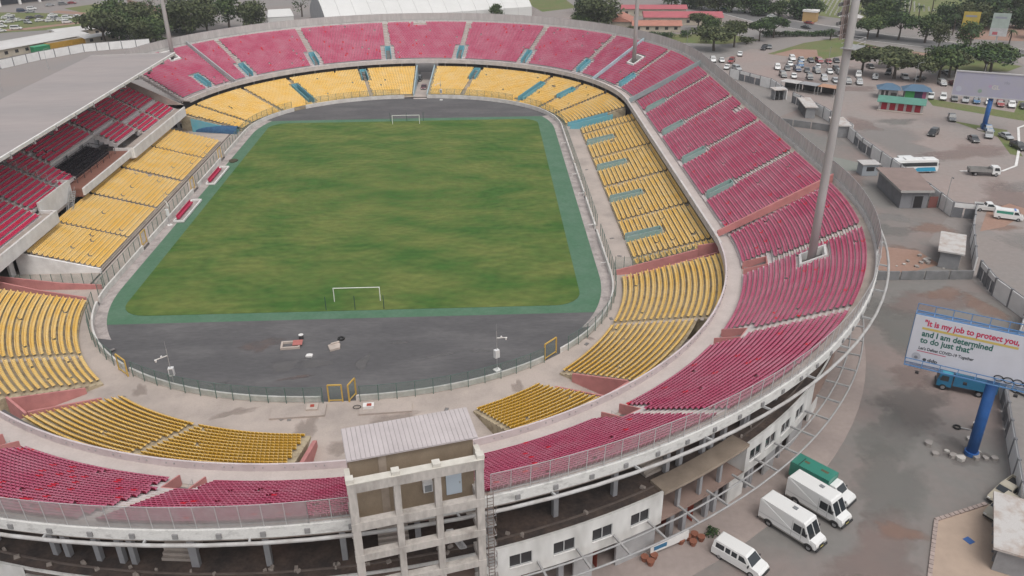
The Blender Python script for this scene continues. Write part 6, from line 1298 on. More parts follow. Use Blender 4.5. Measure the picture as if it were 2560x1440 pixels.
mb = MB(); mb.quad((-2.72, .8, 1.35), (-2.72, -.8, 1.35), (-2.66, -.72, 1.9), (-2.66, .72, 1.9)); mb.build('rear_window', glass_v, t, True)
wheels(t, (1.75, -1.8), .95, .36); mirror(t, 1.45, .98, 1.35)
for s in (-1, 1): mb = MB(); mb.box((2.62, s*.68, .82), (.14, .3, .18)); mb.build('headlight', lightm, t, True)
mb = MB(); mb.box((2.74, 0, .5), (.14, 1.85, .2)); mb.build('bumper', trim, t, True); mb = MB(); mb.box((-2.8, 0, .5), (.12, 1.85, .2)); mb.build('bumper', trim, t, True)
t = thing('blue_lorry', 'bright blue covered lorry under the large billboard', 'truck', (84.6, -82.6, -.02), 153*D2R); bl = paint('lorry_blue', (.015, .16, .30), .5); cyan = mat('cyan_tarpaulin', (.06, .42, .52), .6)
mb = MB(); profile(mb, [(-3.6, 1.0, 1.15), (1.6, 1.0, 1.15), (1.6, 2.9, 1.15), (-3.6, 2.9, 1.15)]); mb.build('box_body', bl, t, True); mb = MB(); mb.box((-1.0, 0, 2.93), (5.2, 2.3, .06)); mb.build('tarpaulin_roof', cyan, t, True)
mb = MB(); profile(mb, [(1.75, .6, 1.05), (3.5, .6, 1.05), (3.55, 1.4, 1.05), (3.3, 2.35, .95), (3.1, 2.42, .92), (1.75, 2.42, .95)]); mb.build('cab', bl, t, True); mb = MB(); mb.box((2.4, 0, 2.45), (1.3, 1.7, .05)); mb.build('cab_roof', cyan, t, True)
mb = MB(); mb.quad((3.58, -.95, 1.45), (3.58, .95, 1.45), (3.36, .86, 2.25), (3.36, -.86, 2.25)); mb.build('windscreen', glass_v, t, True); mb = MB(); side_quad(mb, [(3.25, 1.45, 1.05), (3.05, 2.2, .98), (2.2, 2.2, .98), (2.2, 1.45, 1.05)], .02); mb.build('side_window', glass_v, t, True)
wheels(t, (2.7, -1.6, -2.6), 1.05, .45, .3); mb = MB(); mb.box((-.6, 0, .8), (4.2, .9, .3)); mb.build('chassis', mat('red_chassis', (.25, .03, .02), .7), t, True); mb = MB(); mb.box((3.62, 0, .7), (.14, 2.1, .3)); mb.build('bumper', trim, t, True); mirror(t, 3.3, 1.05, 1.9)
t = thing('coach', 'white coach with a blue lower side behind the boundary wall', 'bus', (119.6, 4.6, -.02), .02); cb = paint('coach_blue', (.03, .30, .48), .4)
mb = MB(); profile(mb, [(-5.0, .45, 1.2), (5.0, .45, 1.2), (5.05, 1.4, 1.2), (4.8, 3.1, 1.12), (4.6, 3.2, 1.05), (-4.8, 3.2, 1.05), (-5.0, 3.0, 1.12)]); mb.build('body', vw, t, True)
mb = MB(); side_quad(mb, [(4.6, 1.75, 1.2), (4.5, 2.6, 1.17), (-4.4, 2.6, 1.17), (-4.4, 1.75, 1.2)], .02); mb.build('side_window', glass_v, t, True); mb = MB(); mb.quad((5.06, -1.08, 1.4), (5.06, 1.08, 1.4), (4.84, 1.0, 2.8), (4.84, -1.0, 2.8)); mb.build('windscreen', glass_v, t, True)
mb = MB(); side_quad(mb, [(4.6, .5, 1.2), (4.2, 1.45, 1.2), (.2, 1.45, 1.2), (-1.6, .5, 1.2)], .015); mb.build('blue_panel', cb, t, True); mb = MB(); mb.quad((-5.02, 1.1, 1.4), (-5.02, -1.1, 1.4), (-5.0, -1.0, 2.8), (-5.0, 1.0, 2.8)); mb.build('rear_panel', cb, t, True)
mb = MB(); mb.box((-1.5, 0, 3.3), (2.4, 1.5, .22)); mb.box((2.4, 0, 3.28), (1.4, 1.4, .16)); mb.build('roof_unit', vw, t, True); wheels(t, (3.3, -2.9), 1.12, .5, .3); mirror(t, 4.9, 1.2, 2.2)
place_car('mpv', 'white', 120.6, 10.2, .05, 'white minibus parked just beyond the white and blue coach', 'vehicles behind the right wall')
t = thing('tipper_truck', 'grey tipper truck with a white cab in the open lot', 'truck', (134.2, 1.6, -.02), -.2); tg = mat('tipper_grey', (.30, .29, .28), .7, .2, 1)
for a in ((-1.0, 1.05, 1.35, 4.6, .08, .7), (-1.0, -1.05, 1.35, 4.6, .08, .7), (-3.3, 0, 1.35, .08, 2.1, .7), (1.3, 0, 1.45, .08, 2.1, .9)): mb = MB(); mb.box(a[:3], a[3:]); mb.build('bed_side', tg, t, True)
mb = MB(); mb.box((-1.0, 0, 1.0), (4.6, 2.1, .1)); mb.build('bed_floor', tg, t, True); mb = MB(); mb.box((-.5, 0, .75), (5.6, .8, .3)); mb.build('chassis', trim, t, True)
mb = MB(); profile(mb, [(1.5, .6, 1.0), (3.2, .6, 1.0), (3.25, 1.4, 1.0), (2.95, 2.2, .9), (1.5, 2.2, .9)]); mb.build('cab', vw, t, True); mb = MB(); side_quad(mb, [(3.0, 1.4, 1.0), (2.75, 2.05, .92), (1.9, 2.05, .92), (1.9, 1.4, 1.0)], .02); mb.build('side_window', glass_v, t, True); mb = MB(); mb.quad((3.27, -.9, 1.45), (3.27, .9, 1.45), (3.0, .82, 2.1), (3.0, -.82, 2.1)); mb.build('windscreen', glass_v, t, True); wheels(t, (2.4, -1.9), .98, .45, .3)
t = thing('ambulance', 'white ambulance van with a green window stripe at the right photo edge', 'van', (124.8, -24.2, -.02), -.45)
mb = MB(); profile(mb, [(-2.6, .4, .95), (2.5, .38, .93), (2.6, .8, .9), (2.2, 1.15, .92), (1.5, 1.95, .8), (1.3, 2.02, .78), (-2.5, 2.02, .78), (-2.65, 1.2, .94)]); mb.build('body', vw, t, True); mb = MB(); side_quad(mb, [(.6, 1.3, .92), (.6, 1.8, .83), (-2.3, 1.8, .83), (-2.3, 1.3, .92)], .02); mb.build('green_window', mat('green_window', (.04, .22, .16), .3), t, True)
mb = MB(); side_quad(mb, [(1.75, 1.3, .91), (1.4, 1.8, .83), (.8, 1.8, .83), (.8, 1.3, .92)], .02); mb.build('side_window', glass_v, t, True); mb = MB(); mb.quad((2.12, -.8, 1.25), (2.12, .8, 1.25), (1.58, .72, 1.9), (1.58, -.72, 1.9)); mb.build('windscreen', glass_v, t, True); wheels(t, (1.7, -1.7), .93, .35); mb = MB(); mb.box((.9, 0, 2.08), (.3, 1.1, .12)); mb.build('beacon', mat('beacon_blue', (.1, .2, .5), .3), t, True)
place_car('pickup', 'white', 123.4, -19.6, -.3, 'white pickup just beyond the ambulance van', 'vehicles behind the right wall')
# ================================================================ SMALL BUILDINGS
t = thing('kiosk_row', 'kiosk row with a green roof and five red doors', 'kiosk', (135.2, 58.6, 0), -28*D2R)
kw = mat('kiosk_wall', (.50, .48, .47), .85, .2, 1); box_obj(t, 'wall', 0, 11.6, .1, 3.0, 0, 2.7, kw); mb = MB(); mb.add([(-.6, -1.0, 2.6), (12.2, -1.0, 2.6), (12.2, 3.4, 3.5), (-.6, 3.4, 3.5), (-.6, -1.0, 2.48), (12.2, -1.0, 2.48), (12.2, 3.4, 3.38), (-.6, 3.4, 3.38)], ((0, 1, 2, 3), (7, 6, 5, 4), (0, 4, 5, 1), (1, 5, 6, 2), (2, 6, 7, 3), (3, 7, 4, 0))); mb.build('roof', mat('green_roof', (.11, .27, .215), .7, .2, .5), t, True)
for j in range(5): box_obj(t, 'red_door', .7+j*2.2, 2.2+j*2.2, .04, .09, .25, 2.4, mat('door_red', (.30, .02, .035), .6))
box_obj(t, 'step', -.3, 11.9, -1.2, 0, 0, .2, concrete)
def hut(lab, x, y, rz, w, d, extra=None):
    t = thing('blue_roof_hut', lab, 'hut', (x, y, 0), rz, 'blue roofed huts'); box_obj(t, 'wall', -w/2, w/2, -d/2, d/2, 0, 2.9, kw); o = .9; mb = MB(); r = (w-d)/2+.3
    mb.add([(-w/2-o, -d/2-o, 2.8), (w/2+o, -d/2-o, 2.8), (w/2+o, d/2+o, 2.8), (-w/2-o, d/2+o, 2.8), (-max(.2, r), 0, 4.3), (max(.2, r), 0, 4.3)], ((0, 1, 5, 4), (1, 2, 5), (2, 3, 4, 5), (3, 0, 4), (3, 2, 1, 0))); mb.build('roof', mat('blue_roof', (.085, .155, .235), .6, .15, .5), t, True)
    return t
h1 = hut('smaller blue roofed hut with two dark windows behind the kiosk row', 144.2, 72.6, -.35, 5, 4); [box_obj(h1, 'window', x, x+.8, -2.03, -1.99, .9, 2.4, glass) for x in (-2.1, -.9)]; box_obj(h1, 'water_tank', .6, 2.2, -3.0, -1.9, 0, 1.9, trim)
h2 = hut('larger blue roofed shelter with a green painted side behind the kiosk row', 151.6, 70.2, -.35, 6.5, 4); box_obj(h2, 'green_panel', -3.2, -.6, -2.05, -1.99, .2, 2.6, mat('panel_green', (.05, .28, .08), .7)); box_obj(h2, 'dark_panel', -.6, 1.6, -2.05, -1.99, .2, 2.6, mat('panel_navy', (.04, .035, .08), .7)); box_obj(h2, 'pink_panel', 1.6, 2.6, -2.05, -1.99, .2, 2.6, mat('panel_pink', (.30, .08, .16), .7))
t = thing('bus_shelter', 'roadside shelter with a pale slatted roof beside the road', 'shelter', (205, 119, 0), -.5)
for j in range(9): box_obj(t, 'roof_slat', -6+j*1.3, -6+j*1.3+1.0, -2, 2, 3.4, 3.5, mat('shelter_grey', (.45, .45, .50), .7))
for x in (-5.8, 0, 5.5): box_obj(t, 'post', x, x+.2, -.1, .1, 0, 3.4, steel)
t = thing('sheds_row', 'low open sheds with grey sheet roofs outside the right boundary wall', 'shed', (123, 80, 0), -.75)
for j, (x, c) in enumerate(((-9, scr_sheet), (-3, mat('shed_grey', (.3, .3, .31), .8)), (3, mat('shed_orange', (.42, .24, .16), .8)))):
    box_obj(t, 'roof', x, x+5.6, -2, 2.2, 2.5+.1*j, 2.6+.1*j, c); box_obj(t, 'back_wall', x, x+5.6, 2.0, 2.2, 0, 2.5, trim)
    for q in (x+.2, x+5.2): box_obj(t, 'post', q, q+.15, -1.9, -1.75, 0, 2.5, steel)
# white exhibition tent
t = thing('exhibition_tent', 'huge white tent hall behind the far stand', 'tent', (0, 220.2, 0), 20*D2R); tm = mat('tent_white', (.66, .655, .64), .6, .12, .05, (.58, .575, .56), fine=.02)
NB = 14; x0, x1 = -49.0, 49.0; prf = [(0, 0), (0, 4.4), (3, 6.6), (8, 9.4), (14, 11.6), (20, 12.6), (26, 11.6), (32, 9.4), (37, 6.6), (40, 4.4), (40, 0)]
for i in range(NB):
    a, b = x0+(x1-x0)*i/NB, x0+(x1-x0)*(i+1)/NB-.12; mb = MB(); mb.strip([(a, y, z) for y, z in prf], [(b, y, z) for y, z in prf], flip=True); mb.build('roof_bay', tm, t, True)
    mb = MB(); mb.tube([(b+.06, y, z-.02) for y, z in prf], .12, 5); mb.build('seam', mat('tent_seam', (.48, .475, .47), .7), t, True)
for x in (x0-.02, x1+.02): mb = MB(); mb.add([(x, y, z) for y, z in prf], [tuple(range(len(prf)))]); mb.build('gable', mat('tent_gable', (.36, .36, .37), .8, .2, .3), t, True)
t = thing('white_marquee', 'small white marquee beside the tent gable', 'marquee', (-72, 232, 0), .25); mb = MB(); mb.add([(-6, -6, 3), (6, -6, 3), (6, 6, 3), (-6, 6, 3), (-5, 0, 5.6), (5, 0, 5.6)], ((0, 1, 5, 4), (1, 2, 5), (2, 3, 4, 5), (3, 0, 4))); mb.build('roof', tm, t, True); box_obj(t, 'wall', -5.8, 5.8, -5.8, 5.8, 0, 3, tm)
rr = mat('red_roof_sheet', (.44, .12, .14), .7, .2, .3, (.37, .11, .125), fine=.04); pr_ = mat('salmon_roof', (.44, .20, .15), .75, .2, .4)
def gable(lab, name, x, y, rz, w, d, hw, hr, wall, roof, group=None):
    t = thing(name, lab, 'building', (x, y, 0), rz, group); box_obj(t, 'wall', -w/2, w/2, -d/2, d/2, 0, hw, wall); o = .7; mb = MB()
    mb.add([(-w/2-o, -d/2-o, hw-.1), (w/2+o, -d/2-o, hw-.1), (w/2+o, 0, hr), (-w/2-o, 0, hr), (w/2+o, d/2+o, hw-.1), (-w/2-o, d/2+o, hw-.1)], ((0, 1, 2, 3), (3, 2, 4, 5))); mb.add([(-w/2-o, -d/2-o, hw-.1), (-w/2-o, 0, hr), (-w/2-o, d/2+o, hw-.1)], [(0, 1, 2)]); mb.add([(w/2+o, -d/2-o, hw-.1), (w/2+o, 0, hr), (w/2+o, d/2+o, hw-.1)], [(0, 2, 1)]); mb.build('roof', roof, t, True)
    k = int(w/4)
    for i in range(k):
        xx = -w/2+w*(i+.5)/k; box_obj(t, 'window', xx-.7, xx+.7, -d/2-.03, -d/2+.01, 1.0, 2.2, glass)
    return t
cream = mat('cream_wall', (.50, .44, .36), .85, .2, .5)
gable('long red roofed building behind the far right stand', 'red_roof_building', 112.5, 212, -.12, 34, 13, 3.4, 5.0, cream, rr, 'red roofed buildings'); gable('lower red roofed building in front of the long one', 'red_roof_building', 97, 192.5, -.1, 20, 7, 2.8, 4.4, cream, pr_, 'red roofed buildings'); gable('red roofed building at the top behind the far right stand', 'red_roof_building', 104, 236, -.1, 30, 9, 3.4, 4.6, cream, rr, 'red roofed buildings'); gable('salmon roofed wing beside the far right floodlight mast', 'red_roof_building', 84, 206, 1.35, 14, 9, 3, 5, cream, pr_, 'red roofed buildings')
wr = mat('white_sheet_roof', (.58, .57, .56), .7, .15, .1, (.52, .50, .49), fine=.03)
gable('long low building with a white roof behind the left boundary wall', 'white_roof_building', -161, 172, 1.02, 46, 17, 3.2, 4.2, cream, wr, 'white roofed buildings'); gable('second white roofed building beside the dark tree', 'white_roof_building', -151, 202, .75, 22, 12, 3.2, 4.0, cream, wr, 'white roofed buildings'); gable('small white roofed building left of the trees', 'white_roof_building', -138, 187, .9, 14, 7, 2.8, 3.4, cream, wr, 'white roofed buildings')
t = thing('pillared_building', 'dark office building with white pillars at the top left corner', 'building', (-235, 300, 0), .85); box_obj(t, 'wall', -35, 30, 0, 22, 0, 16, mat('dark_glass_wall', (.06, .065, .075), .3, .2, .3)); box_obj(t, 'slab', -36, 31, -6, 22, 12, 13.2, white)
for j in range(7): box_obj(t, 'pillar', -34+j*10.3, -32.8+j*10.3, -5.6, -4.4, 0, 12, white)
for j in range(4):
    o = thing('yellow_container', 'yellow container by the left boundary wall, %s from the left' % ORD[j], 'container', (-148.6+j*3.0, 170.6+j*4.0, 0), .95, 'yellow containers'); m = mat('container_yellow', (.46, .27, .045), .7, .2, 1)
    box_obj(o, 'body', -3, 3, -1.3, 1.3, .1, 2.9, m); box_obj(o, 'lid', -2.7, 2.7, -1.1, 1.1, 2.9, 2.96, mat('container_lid', (.28, .24, .2), .8))
    for q in range(7): box_obj(o, 'rib', -2.8+q*.9, -2.65+q*.9, -1.36, -1.3, .2, 2.8, m)
o = thing('green_container', 'green container left of the yellow containers', 'container', (-151.6, 165.6, 0), .95); gm = mat('container_green', (.03, .22, .10), .7, .2, 1); box_obj(o, 'body', -3.2, 3.2, -1.4, 1.4, .1, 2.4, gm); box_obj(o, 'lid', -3.25, 3.25, -1.45, 1.45, 2.4, 2.6, mat('lid_green', (.08, .34, .19), .7))
for x, y, z_, lab in ((-134.0, 100.6, 7, 'street lamp behind the covered roof at the left edge'), (-134.3, 133.7, 7, 'street lamp between the covered roof and the left boundary wall')):
    t = thing('street_lamp', lab, 'street lamp', (x, y, 0), 0, 'street lamps'); mb = MB(); mb.tube([(0, 0, 0), (0, 0, z_)], .1, 6, r2=.06); mb.build('pole', steel, t, True); mb = MB(); mb.bar((0, 0, z_), (1.4, 0, z_+.3), .08); mb.build('arm', steel, t, True); mb = MB(); mb.box((1.6, 0, z_+.3), (.7, .25, .14)); mb.build('lamp_head', lampm, t, True)
for x, y, lab in ((114, -20, 'street lamp beside the grey gate of the right wall'), (158, 84, 'street lamp in the car park behind the huts'), (141, 112, 'street lamp behind the near right mast'), (176, 78, 'street lamp beside the lavender billboard'), (101, 152, 'street lamp outside the far right corner')):
    t = thing('street_lamp', lab, 'street lamp', (x, y, 0), rng.uniform(0, 6), 'street lamps'); mb = MB(); mb.tube([(0, 0, 0), (0, 0, 7.5)], .1, 6, r2=.06); mb.build('pole', steel, t, True); mb = MB(); mb.bar((0, 0, 7.5), (1.4, 0, 7.8), .08); mb.build('arm', steel, t, True); mb = MB(); mb.box((1.6, 0, 7.8), (.7, .25, .14)); mb.build('lamp_head', lampm, t, True)
t = thing('cemetery_gate', 'cream gate lodge with two dark windows at the cemetery entrance', 'building', (185, 200, 0), -.6); box_obj(t, 'wall', -4, 4, -2.5, 2.5, 0, 3.6, cream); mb = MB(); mb.add([(-4.8, -3.2, 3.5), (4.8, -3.2, 3.5), (4.8, 3.2, 3.5), (-4.8, 3.2, 3.5), (0, 0, 5.4)], ((0, 1, 4), (1, 2, 4), (2, 3, 4), (3, 0, 4))); mb.build('roof', wr, t, True); [box_obj(t, 'window', x, x+1.2, -2.54, -2.49, 1.2, 2.5, glass) for x in (-2.6, 1.2)]
t = thing('cemetery_lodge', 'yellow gate pier building with a white top at the cemetery entrance', 'building', (171, 211, 0), -.6); box_obj(t, 'wall', -3, 3, -2, 2, 0, 4.2, mat('ochre_wall', (.45, .30, .14), .85)); box_obj(t, 'cornice', -3.3, 3.3, -2.3, 2.3, 4.2, 5.0, white)
gs = mat('headstone', (.50, .49, .47), .9, .2, 3); g0 = None; ng = 0
for r_ in range(13):
    for j in range(22):
        x = 186+j*2.6+r_*.6; y = 226+r_*6.2+j*.45
        if ng >= 286: break
        if 205 < x < 222 and y < 246: continue
        if g0 is None: mb = MB(); mb.prism([(-.4, -.09), (.4, -.09), (.4, .09), (-.4, .09)], 0, .8); mb.prism([(-.28, -.09), (.28, -.09), (.28, .09), (-.28, .09)], .8, 1.0); g0 = mb.build('headstone', gs); o = g0
        else: o = g0.copy(); C.objects.link(o)
        ng += 1; o.location = (x, y, 0); o.rotation_euler = (0, 0, .17); tag(o, 'small pale headstone in the rows of the cemetery lawn at the top right', 'headstone', 'headstones in the cemetery')
# ================================================================ TREES
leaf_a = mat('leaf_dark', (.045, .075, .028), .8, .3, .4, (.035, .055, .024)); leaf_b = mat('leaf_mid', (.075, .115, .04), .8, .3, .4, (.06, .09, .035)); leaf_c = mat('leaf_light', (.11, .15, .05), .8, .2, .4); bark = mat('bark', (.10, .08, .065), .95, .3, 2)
def leaf_cloud(centers, n, size, rs, flatz=.6, light=.3):
    V = []; MI = []
    for (cx, cy, cz, r) in centers:
        k = int(n*(r/ rs)**2)
        d = rng.normal(size=(k, 3)); d /= np.linalg.norm(d, axis=1)[:, None]; rad = r*(rng.random(k)**.45)[:, None]; p = d*rad; p[:, 2] *= flatz; p += (cx, cy, cz)
        nn = d*.6+rng.normal(0, .6, (k, 3)); nn[:, 2] += .35; nn /= np.linalg.norm(nn, axis=1)[:, None]
        a = np.cross(nn, rng.normal(size=(k, 3))); a /= np.linalg.norm(a, axis=1)[:, None]; b = np.cross(nn, a); s = size*rng.uniform(.6, 1.3, k)[:, None]
        q = np.stack([p-a*s-b*s*.6, p+a*s*.3-b*s*.9, p+a*s+b*s*.5, p-a*s*.3+b*s*.9], 1); V.append(q.reshape(-1, 3))
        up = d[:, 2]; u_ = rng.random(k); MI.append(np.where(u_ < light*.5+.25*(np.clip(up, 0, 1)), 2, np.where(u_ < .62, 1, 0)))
    V = np.vstack(V); Q = np.arange(len(V)).reshape(-1, 4); return V, Q, np.concatenate(MI)
TREE = {}
def tree_proto(kind, seed):
    global rng
    old = rng; rng = np.random.default_rng(seed); t = bpy.data.objects.new('tree', None); C.objects.link(t); R_ = 5.0; mats_ = [leaf_a, leaf_b, leaf_c]
    cs = []; tone = seed % 3
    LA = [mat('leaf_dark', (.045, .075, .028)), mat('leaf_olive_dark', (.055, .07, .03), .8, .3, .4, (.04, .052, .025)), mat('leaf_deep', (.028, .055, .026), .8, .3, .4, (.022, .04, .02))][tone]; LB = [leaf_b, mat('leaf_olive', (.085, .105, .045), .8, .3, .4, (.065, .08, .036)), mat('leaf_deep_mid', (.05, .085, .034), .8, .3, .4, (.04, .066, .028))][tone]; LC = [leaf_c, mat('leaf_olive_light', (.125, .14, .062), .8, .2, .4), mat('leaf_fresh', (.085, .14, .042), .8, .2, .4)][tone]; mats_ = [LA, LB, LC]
    if kind == 'umbrella': H = 4.6; cs = [(R_*.62*math.cos(a)*rng.uniform(.5, 1.15), R_*.62*math.sin(a)*rng.uniform(.5, 1.15), H+rng.uniform(-.6, .8), rng.uniform(1.5, 2.4)) for a in np.linspace(0, 6.28, 13)]+[(0, 0, H+.9, 2.4)]; fz, n_ = .5, 120
    elif kind == 'round': H = 5.2; cs = [(R_*.5*math.cos(a)*rng.uniform(.3, 1.1), R_*.5*math.sin(a)*rng.uniform(.3, 1.1), H+rng.uniform(-2.6, 2.6), rng.uniform(1.5, 2.5)) for a in np.linspace(0, 12.5, 17)]+[(0, 0, H+2.2, 2.2)]; fz, n_ = .8, 90
    elif kind == 'dense': H = 4.3; cs = [(R_*.55*math.cos(a)*rng.uniform(.3, 1.1), R_*.55*math.sin(a)*rng.uniform(.3, 1.1), H+rng.uniform(-2.8, 1.8), rng.uniform(1.7, 2.6)) for a in np.linspace(0, 12.5, 18)]; fz, n_ = .8, 120
    elif kind == 'bush': H = 2.2; cs = [(R_*.5*math.cos(a)*rng.uniform(.3, 1.2), R_*.5*math.sin(a)*rng.uniform(.3, 1.2), rng.uniform(.9, 2.4), rng.uniform(1.2, 1.9)) for a in np.linspace(0, 9, 12)]; fz, n_ = .7, 60
    else: H = 6.0; cs = [(rng.normal(0, 1.6), rng.normal(0, 1.6), H+rng.normal(0, 1.5), rng.uniform(1.2, 1.9)) for _ in range(12)]; fz, n_ = .8, 18
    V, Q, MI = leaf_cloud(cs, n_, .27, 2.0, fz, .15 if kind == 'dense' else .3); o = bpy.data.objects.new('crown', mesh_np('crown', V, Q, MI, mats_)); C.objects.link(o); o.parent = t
    mb = MB(); hb = H-1.2 if kind != 'bush' else .8; mb.tube([(0, 0, -.1), (.1, .05, hb*.5), (0, .1, hb)], .32, 7, r2=.18)
    for c in cs[::2]: mb.tube([(0, .1, hb*.75), (c[0]*.5, c[1]*.5, (hb+c[2])/2), (c[0]*.9, c[1]*.9, c[2])], .13, 5, r2=.05)
    mb.build('trunk', bark, t, True); rng = old; return t
tused = {}
def put_tree(kind, x, y, R_, label, group, zs=1.0):
    v = int(rng.integers(0, 3 if kind in ('umbrella', 'dense') else 2)); key = (kind, v)
    if key not in TREE: TREE[key] = tree_proto(kind, 11+v*7+len(kind)*2); o = TREE[key]
    else: o = copy_tree(TREE[key])
    k = R_/5.0; o.location = (x, y, -.05); o.scale = (k*rng.uniform(.85, 1.18), k*rng.uniform(.85, 1.18), k*zs*rng.uniform(.8, 1.15)); o.rotation_euler = (0, 0, rng.uniform(0, 6.28)); tag(o, label, 'tree' if kind != 'bush' else 'bush', group); return o
TR = [('dense', 162.1, 228.1, 6.2, 'dark tree by the road at the top right, left of the cemetery gate'), ('dense', 168.9, 218.3, 7.4, 'broad dark tree just left of the cemetery gate'), ('dense', 204.2, 206.7, 8.8, 'big dark tree right of the near right mast head'),
 ('umbrella', 184.2, 170.5, 7.4, 'spreading tree behind the bare earth strip, left one'), ('umbrella', 189.8, 163.4, 7.6, 'spreading tree behind the bare earth strip, middle one'), ('round', 197.2, 156.5, 7.2, 'bright green tree behind the bare earth strip, right one'),
 ('umbrella', 149.3, 103.7, 8.2, 'flat topped tree directly right of the near right mast'), ('umbrella', 162.6, 112.8, 6.8, 'flat topped tree at the back of the car park'), ('umbrella', 157.2, 96.2, 8.0, 'broad flat topped tree above the blue roofed huts'), ('umbrella', 163.4, 91.3, 6.0, 'flat topped tree right above the larger blue hut'), ('umbrella', 170.5, 93.1, 7.8, 'flat topped tree left of the lavender billboard'), ('umbrella', 181.4, 102.5, 7.4, 'flat topped tree behind the left end of the lavender billboard'), ('umbrella', 188.9, 98.7, 7.4, 'flat topped tree behind the middle of the lavender billboard'),
 ('round', 196.5, 144.5, 4.8, 'smaller round tree beside the palm trunk by the road'), ('round', 203.8, 138.7, 6.2, 'round tree by the road above the lavender billboard'), ('dense', 236.9, 188.9, 11.5, 'very large dark tree left of the yellow poster board'), ('dense', 267.5, 215.6, 8.5, 'dark tree at the top right corner'), ('dense', 252.7, 184.4, 7.0, 'dark tree above the pale green poster board'), ('dense', 255.7, 217.5, 8.8, 'dark tree behind the large one at the top right'), ('dense', 207.7, 230.6, 8.0, 'dark tree at the top edge right of the mast head'), ('round', 243.6, 162.0, 5.5, 'tree at the right photo edge beside the metal frame'),
 ('dense', 72.7, 199.5, 10.2, 'large bright tree left of the red roofed building'), ('dense', 66.0, 200.1, 6.0, 'lower tree at the left foot of the large bright tree'), ('umbrella', 115.6, 193.7, 5.2, 'light tree in front of the long red roof'), ('umbrella', 110.4, 147.4, 8.6, 'spreading tree beyond the far right rim'), ('umbrella', 120.1, 154.0, 6.8, 'second spreading tree beyond the far right rim'), ('dense', 117.7, 181.6, 5.0, 'dark small tree at the right end of the red roofs'), ('umbrella', 133.7, 165.4, 6.0, 'flat tree above the parked cars outside the far right wall'), ('umbrella', 141.7, 172.4, 6.0, 'flat tree at the left end of the hedge by the road'),
 ('bush', 92.6, 176.2, 4.6, 'bush behind the far right rim, leftmost'), ('bush', 98.5, 176.9, 4.4, 'bush behind the far right rim, middle'), ('bush', 106.5, 177.8, 4.4, 'bush behind the far right rim, rightmost'), ('bush', 85.2, 190.1, 4.0, 'bush below the salmon roofed wing'),
 ('dense', 71.4, 239.8, 7.4, 'dark tree at the top behind the large bright tree'), ('dense', 149.1, 237.9, 7.4, 'dark tree on the far side of the road'), ('dense', 137.5, 243.9, 7.6, 'dark tree on the far side of the road, further left'), ('dense', 126.3, 256.1, 6.6, 'dark tree at the top above the red roofs'), ('dense', 119, 264, 6.6, 'dark tree at the top above the long red roof'),
 ('umbrella', -131.0, 176.9, 11.5, 'large dark spreading tree left of the far left mast'), ('dense', -138.5, 206.2, 9.0, 'dark tree behind the large spreading tree'), ('umbrella', -119.4, 189.5, 8.6, 'dark spreading tree behind the far left mast'), ('dense', -112.2, 181.8, 6.5, 'dark tree directly right of the far left mast'), ('dense', -104.5, 197.8, 9.6, 'dark tree behind the far left rim'), ('round', -103.2, 219.9, 8.0, 'tall tree behind the far left rim'), ('round', -90.9, 213.4, 7.8, 'round tree behind the far left rim, right of the tall one'), ('round', -86.6, 236.7, 4.8, 'small tree between the round tree and the marquee'), ('thin', -136.0, 261.6, 5.0, 'thin tree beside the reddish wall at the top left'), ('thin', -145.4, 272.0, 5.0, 'thin tree at the top edge beside the reddish wall'), ('bush', -156.8, 279.9, 4.5, 'bush at the top edge left of the reddish wall'),
 ('dense', -79.8, 212.9, 9.0, 'round dark tree left of the white marquee'), ('thin', -64.6, 245.3, 7.5, 'bare brownish tree beside the tent gable'), ('round', 28.6, 225.5, 4.4, 'small round tree in front of the right end of the tent')]
TR += [('dense', -124, 196, 9.0, 'dark tree filling the gap behind the large spreading tree'), ('dense', -128, 186, 8.0, 'dark tree just behind the large spreading tree crown'), ('dense', -112, 206, 8.5, 'dark tree between the far left mast and the tall tree'), ('round', -98, 204, 7.5, 'broad tree below the tall tree behind the far left rim'), ('dense', -116, 178.5, 6.0, 'low dark tree by the end of the left boundary wall'),
 ('dense', 155, 232, 7.5, 'dark roadside tree left of the broad one by the cemetery gate'), ('dense', 143, 240, 7.5, 'dark roadside tree in the row across the road'), ('dense', 131, 250, 7.2, 'dark roadside tree near the left end of the row across the road'), ('dense', 176, 222, 7.0, 'dark tree just behind the yellow gate pier building'), ('dense', 230, 181, 8.5, 'dark tree filling the space before the very large one'), ('dense', 246, 196, 9.5, 'dark tree right beside the very large one'), ('dense', 222, 190, 7.0, 'dark tree between the cypresses and the very large tree'), ('dense', 196, 196, 7.5, 'dark tree left of the big one by the mast head'), ('dense', 262, 198, 9.5, 'dark tree at the right photo edge near the top'), ('umbrella', 176, 97, 6.6, 'flat topped tree between the huts and the lavender billboard'), ('umbrella', 194, 104, 7.0, 'flat topped tree at the right end behind the lavender billboard'), ('umbrella', 178, 166, 6.6, 'spreading tree left of the three behind the bare earth strip'), ('bush', 127, 160, 5.0, 'low spreading bush between the trees beyond the far right rim'), ('bush', 112, 165, 5.0, 'low bush behind the spreading trees beyond the far right rim'), ('bush', 120, 168, 5.0, 'low bush before the dark small tree by the red roofs')]
for kind, x, y, R_, lab in TR: put_tree(kind, x, y, R_, lab, {'bush': 'bushes'}.get(kind, 'trees'), 1.0)
for j in range(12): put_tree('bush', 140+j*2.6, 176-j*.2+rng.normal(0, .6), 3.6, 'hedge bush along the lot edge below the road, %s' % (['first', 'second', 'third', 'fourth', 'fifth', 'sixth', 'seventh', 'eighth', 'ninth', 'tenth', 'eleventh', 'twelfth'][j]+' from the left'), 'hedge bushes')
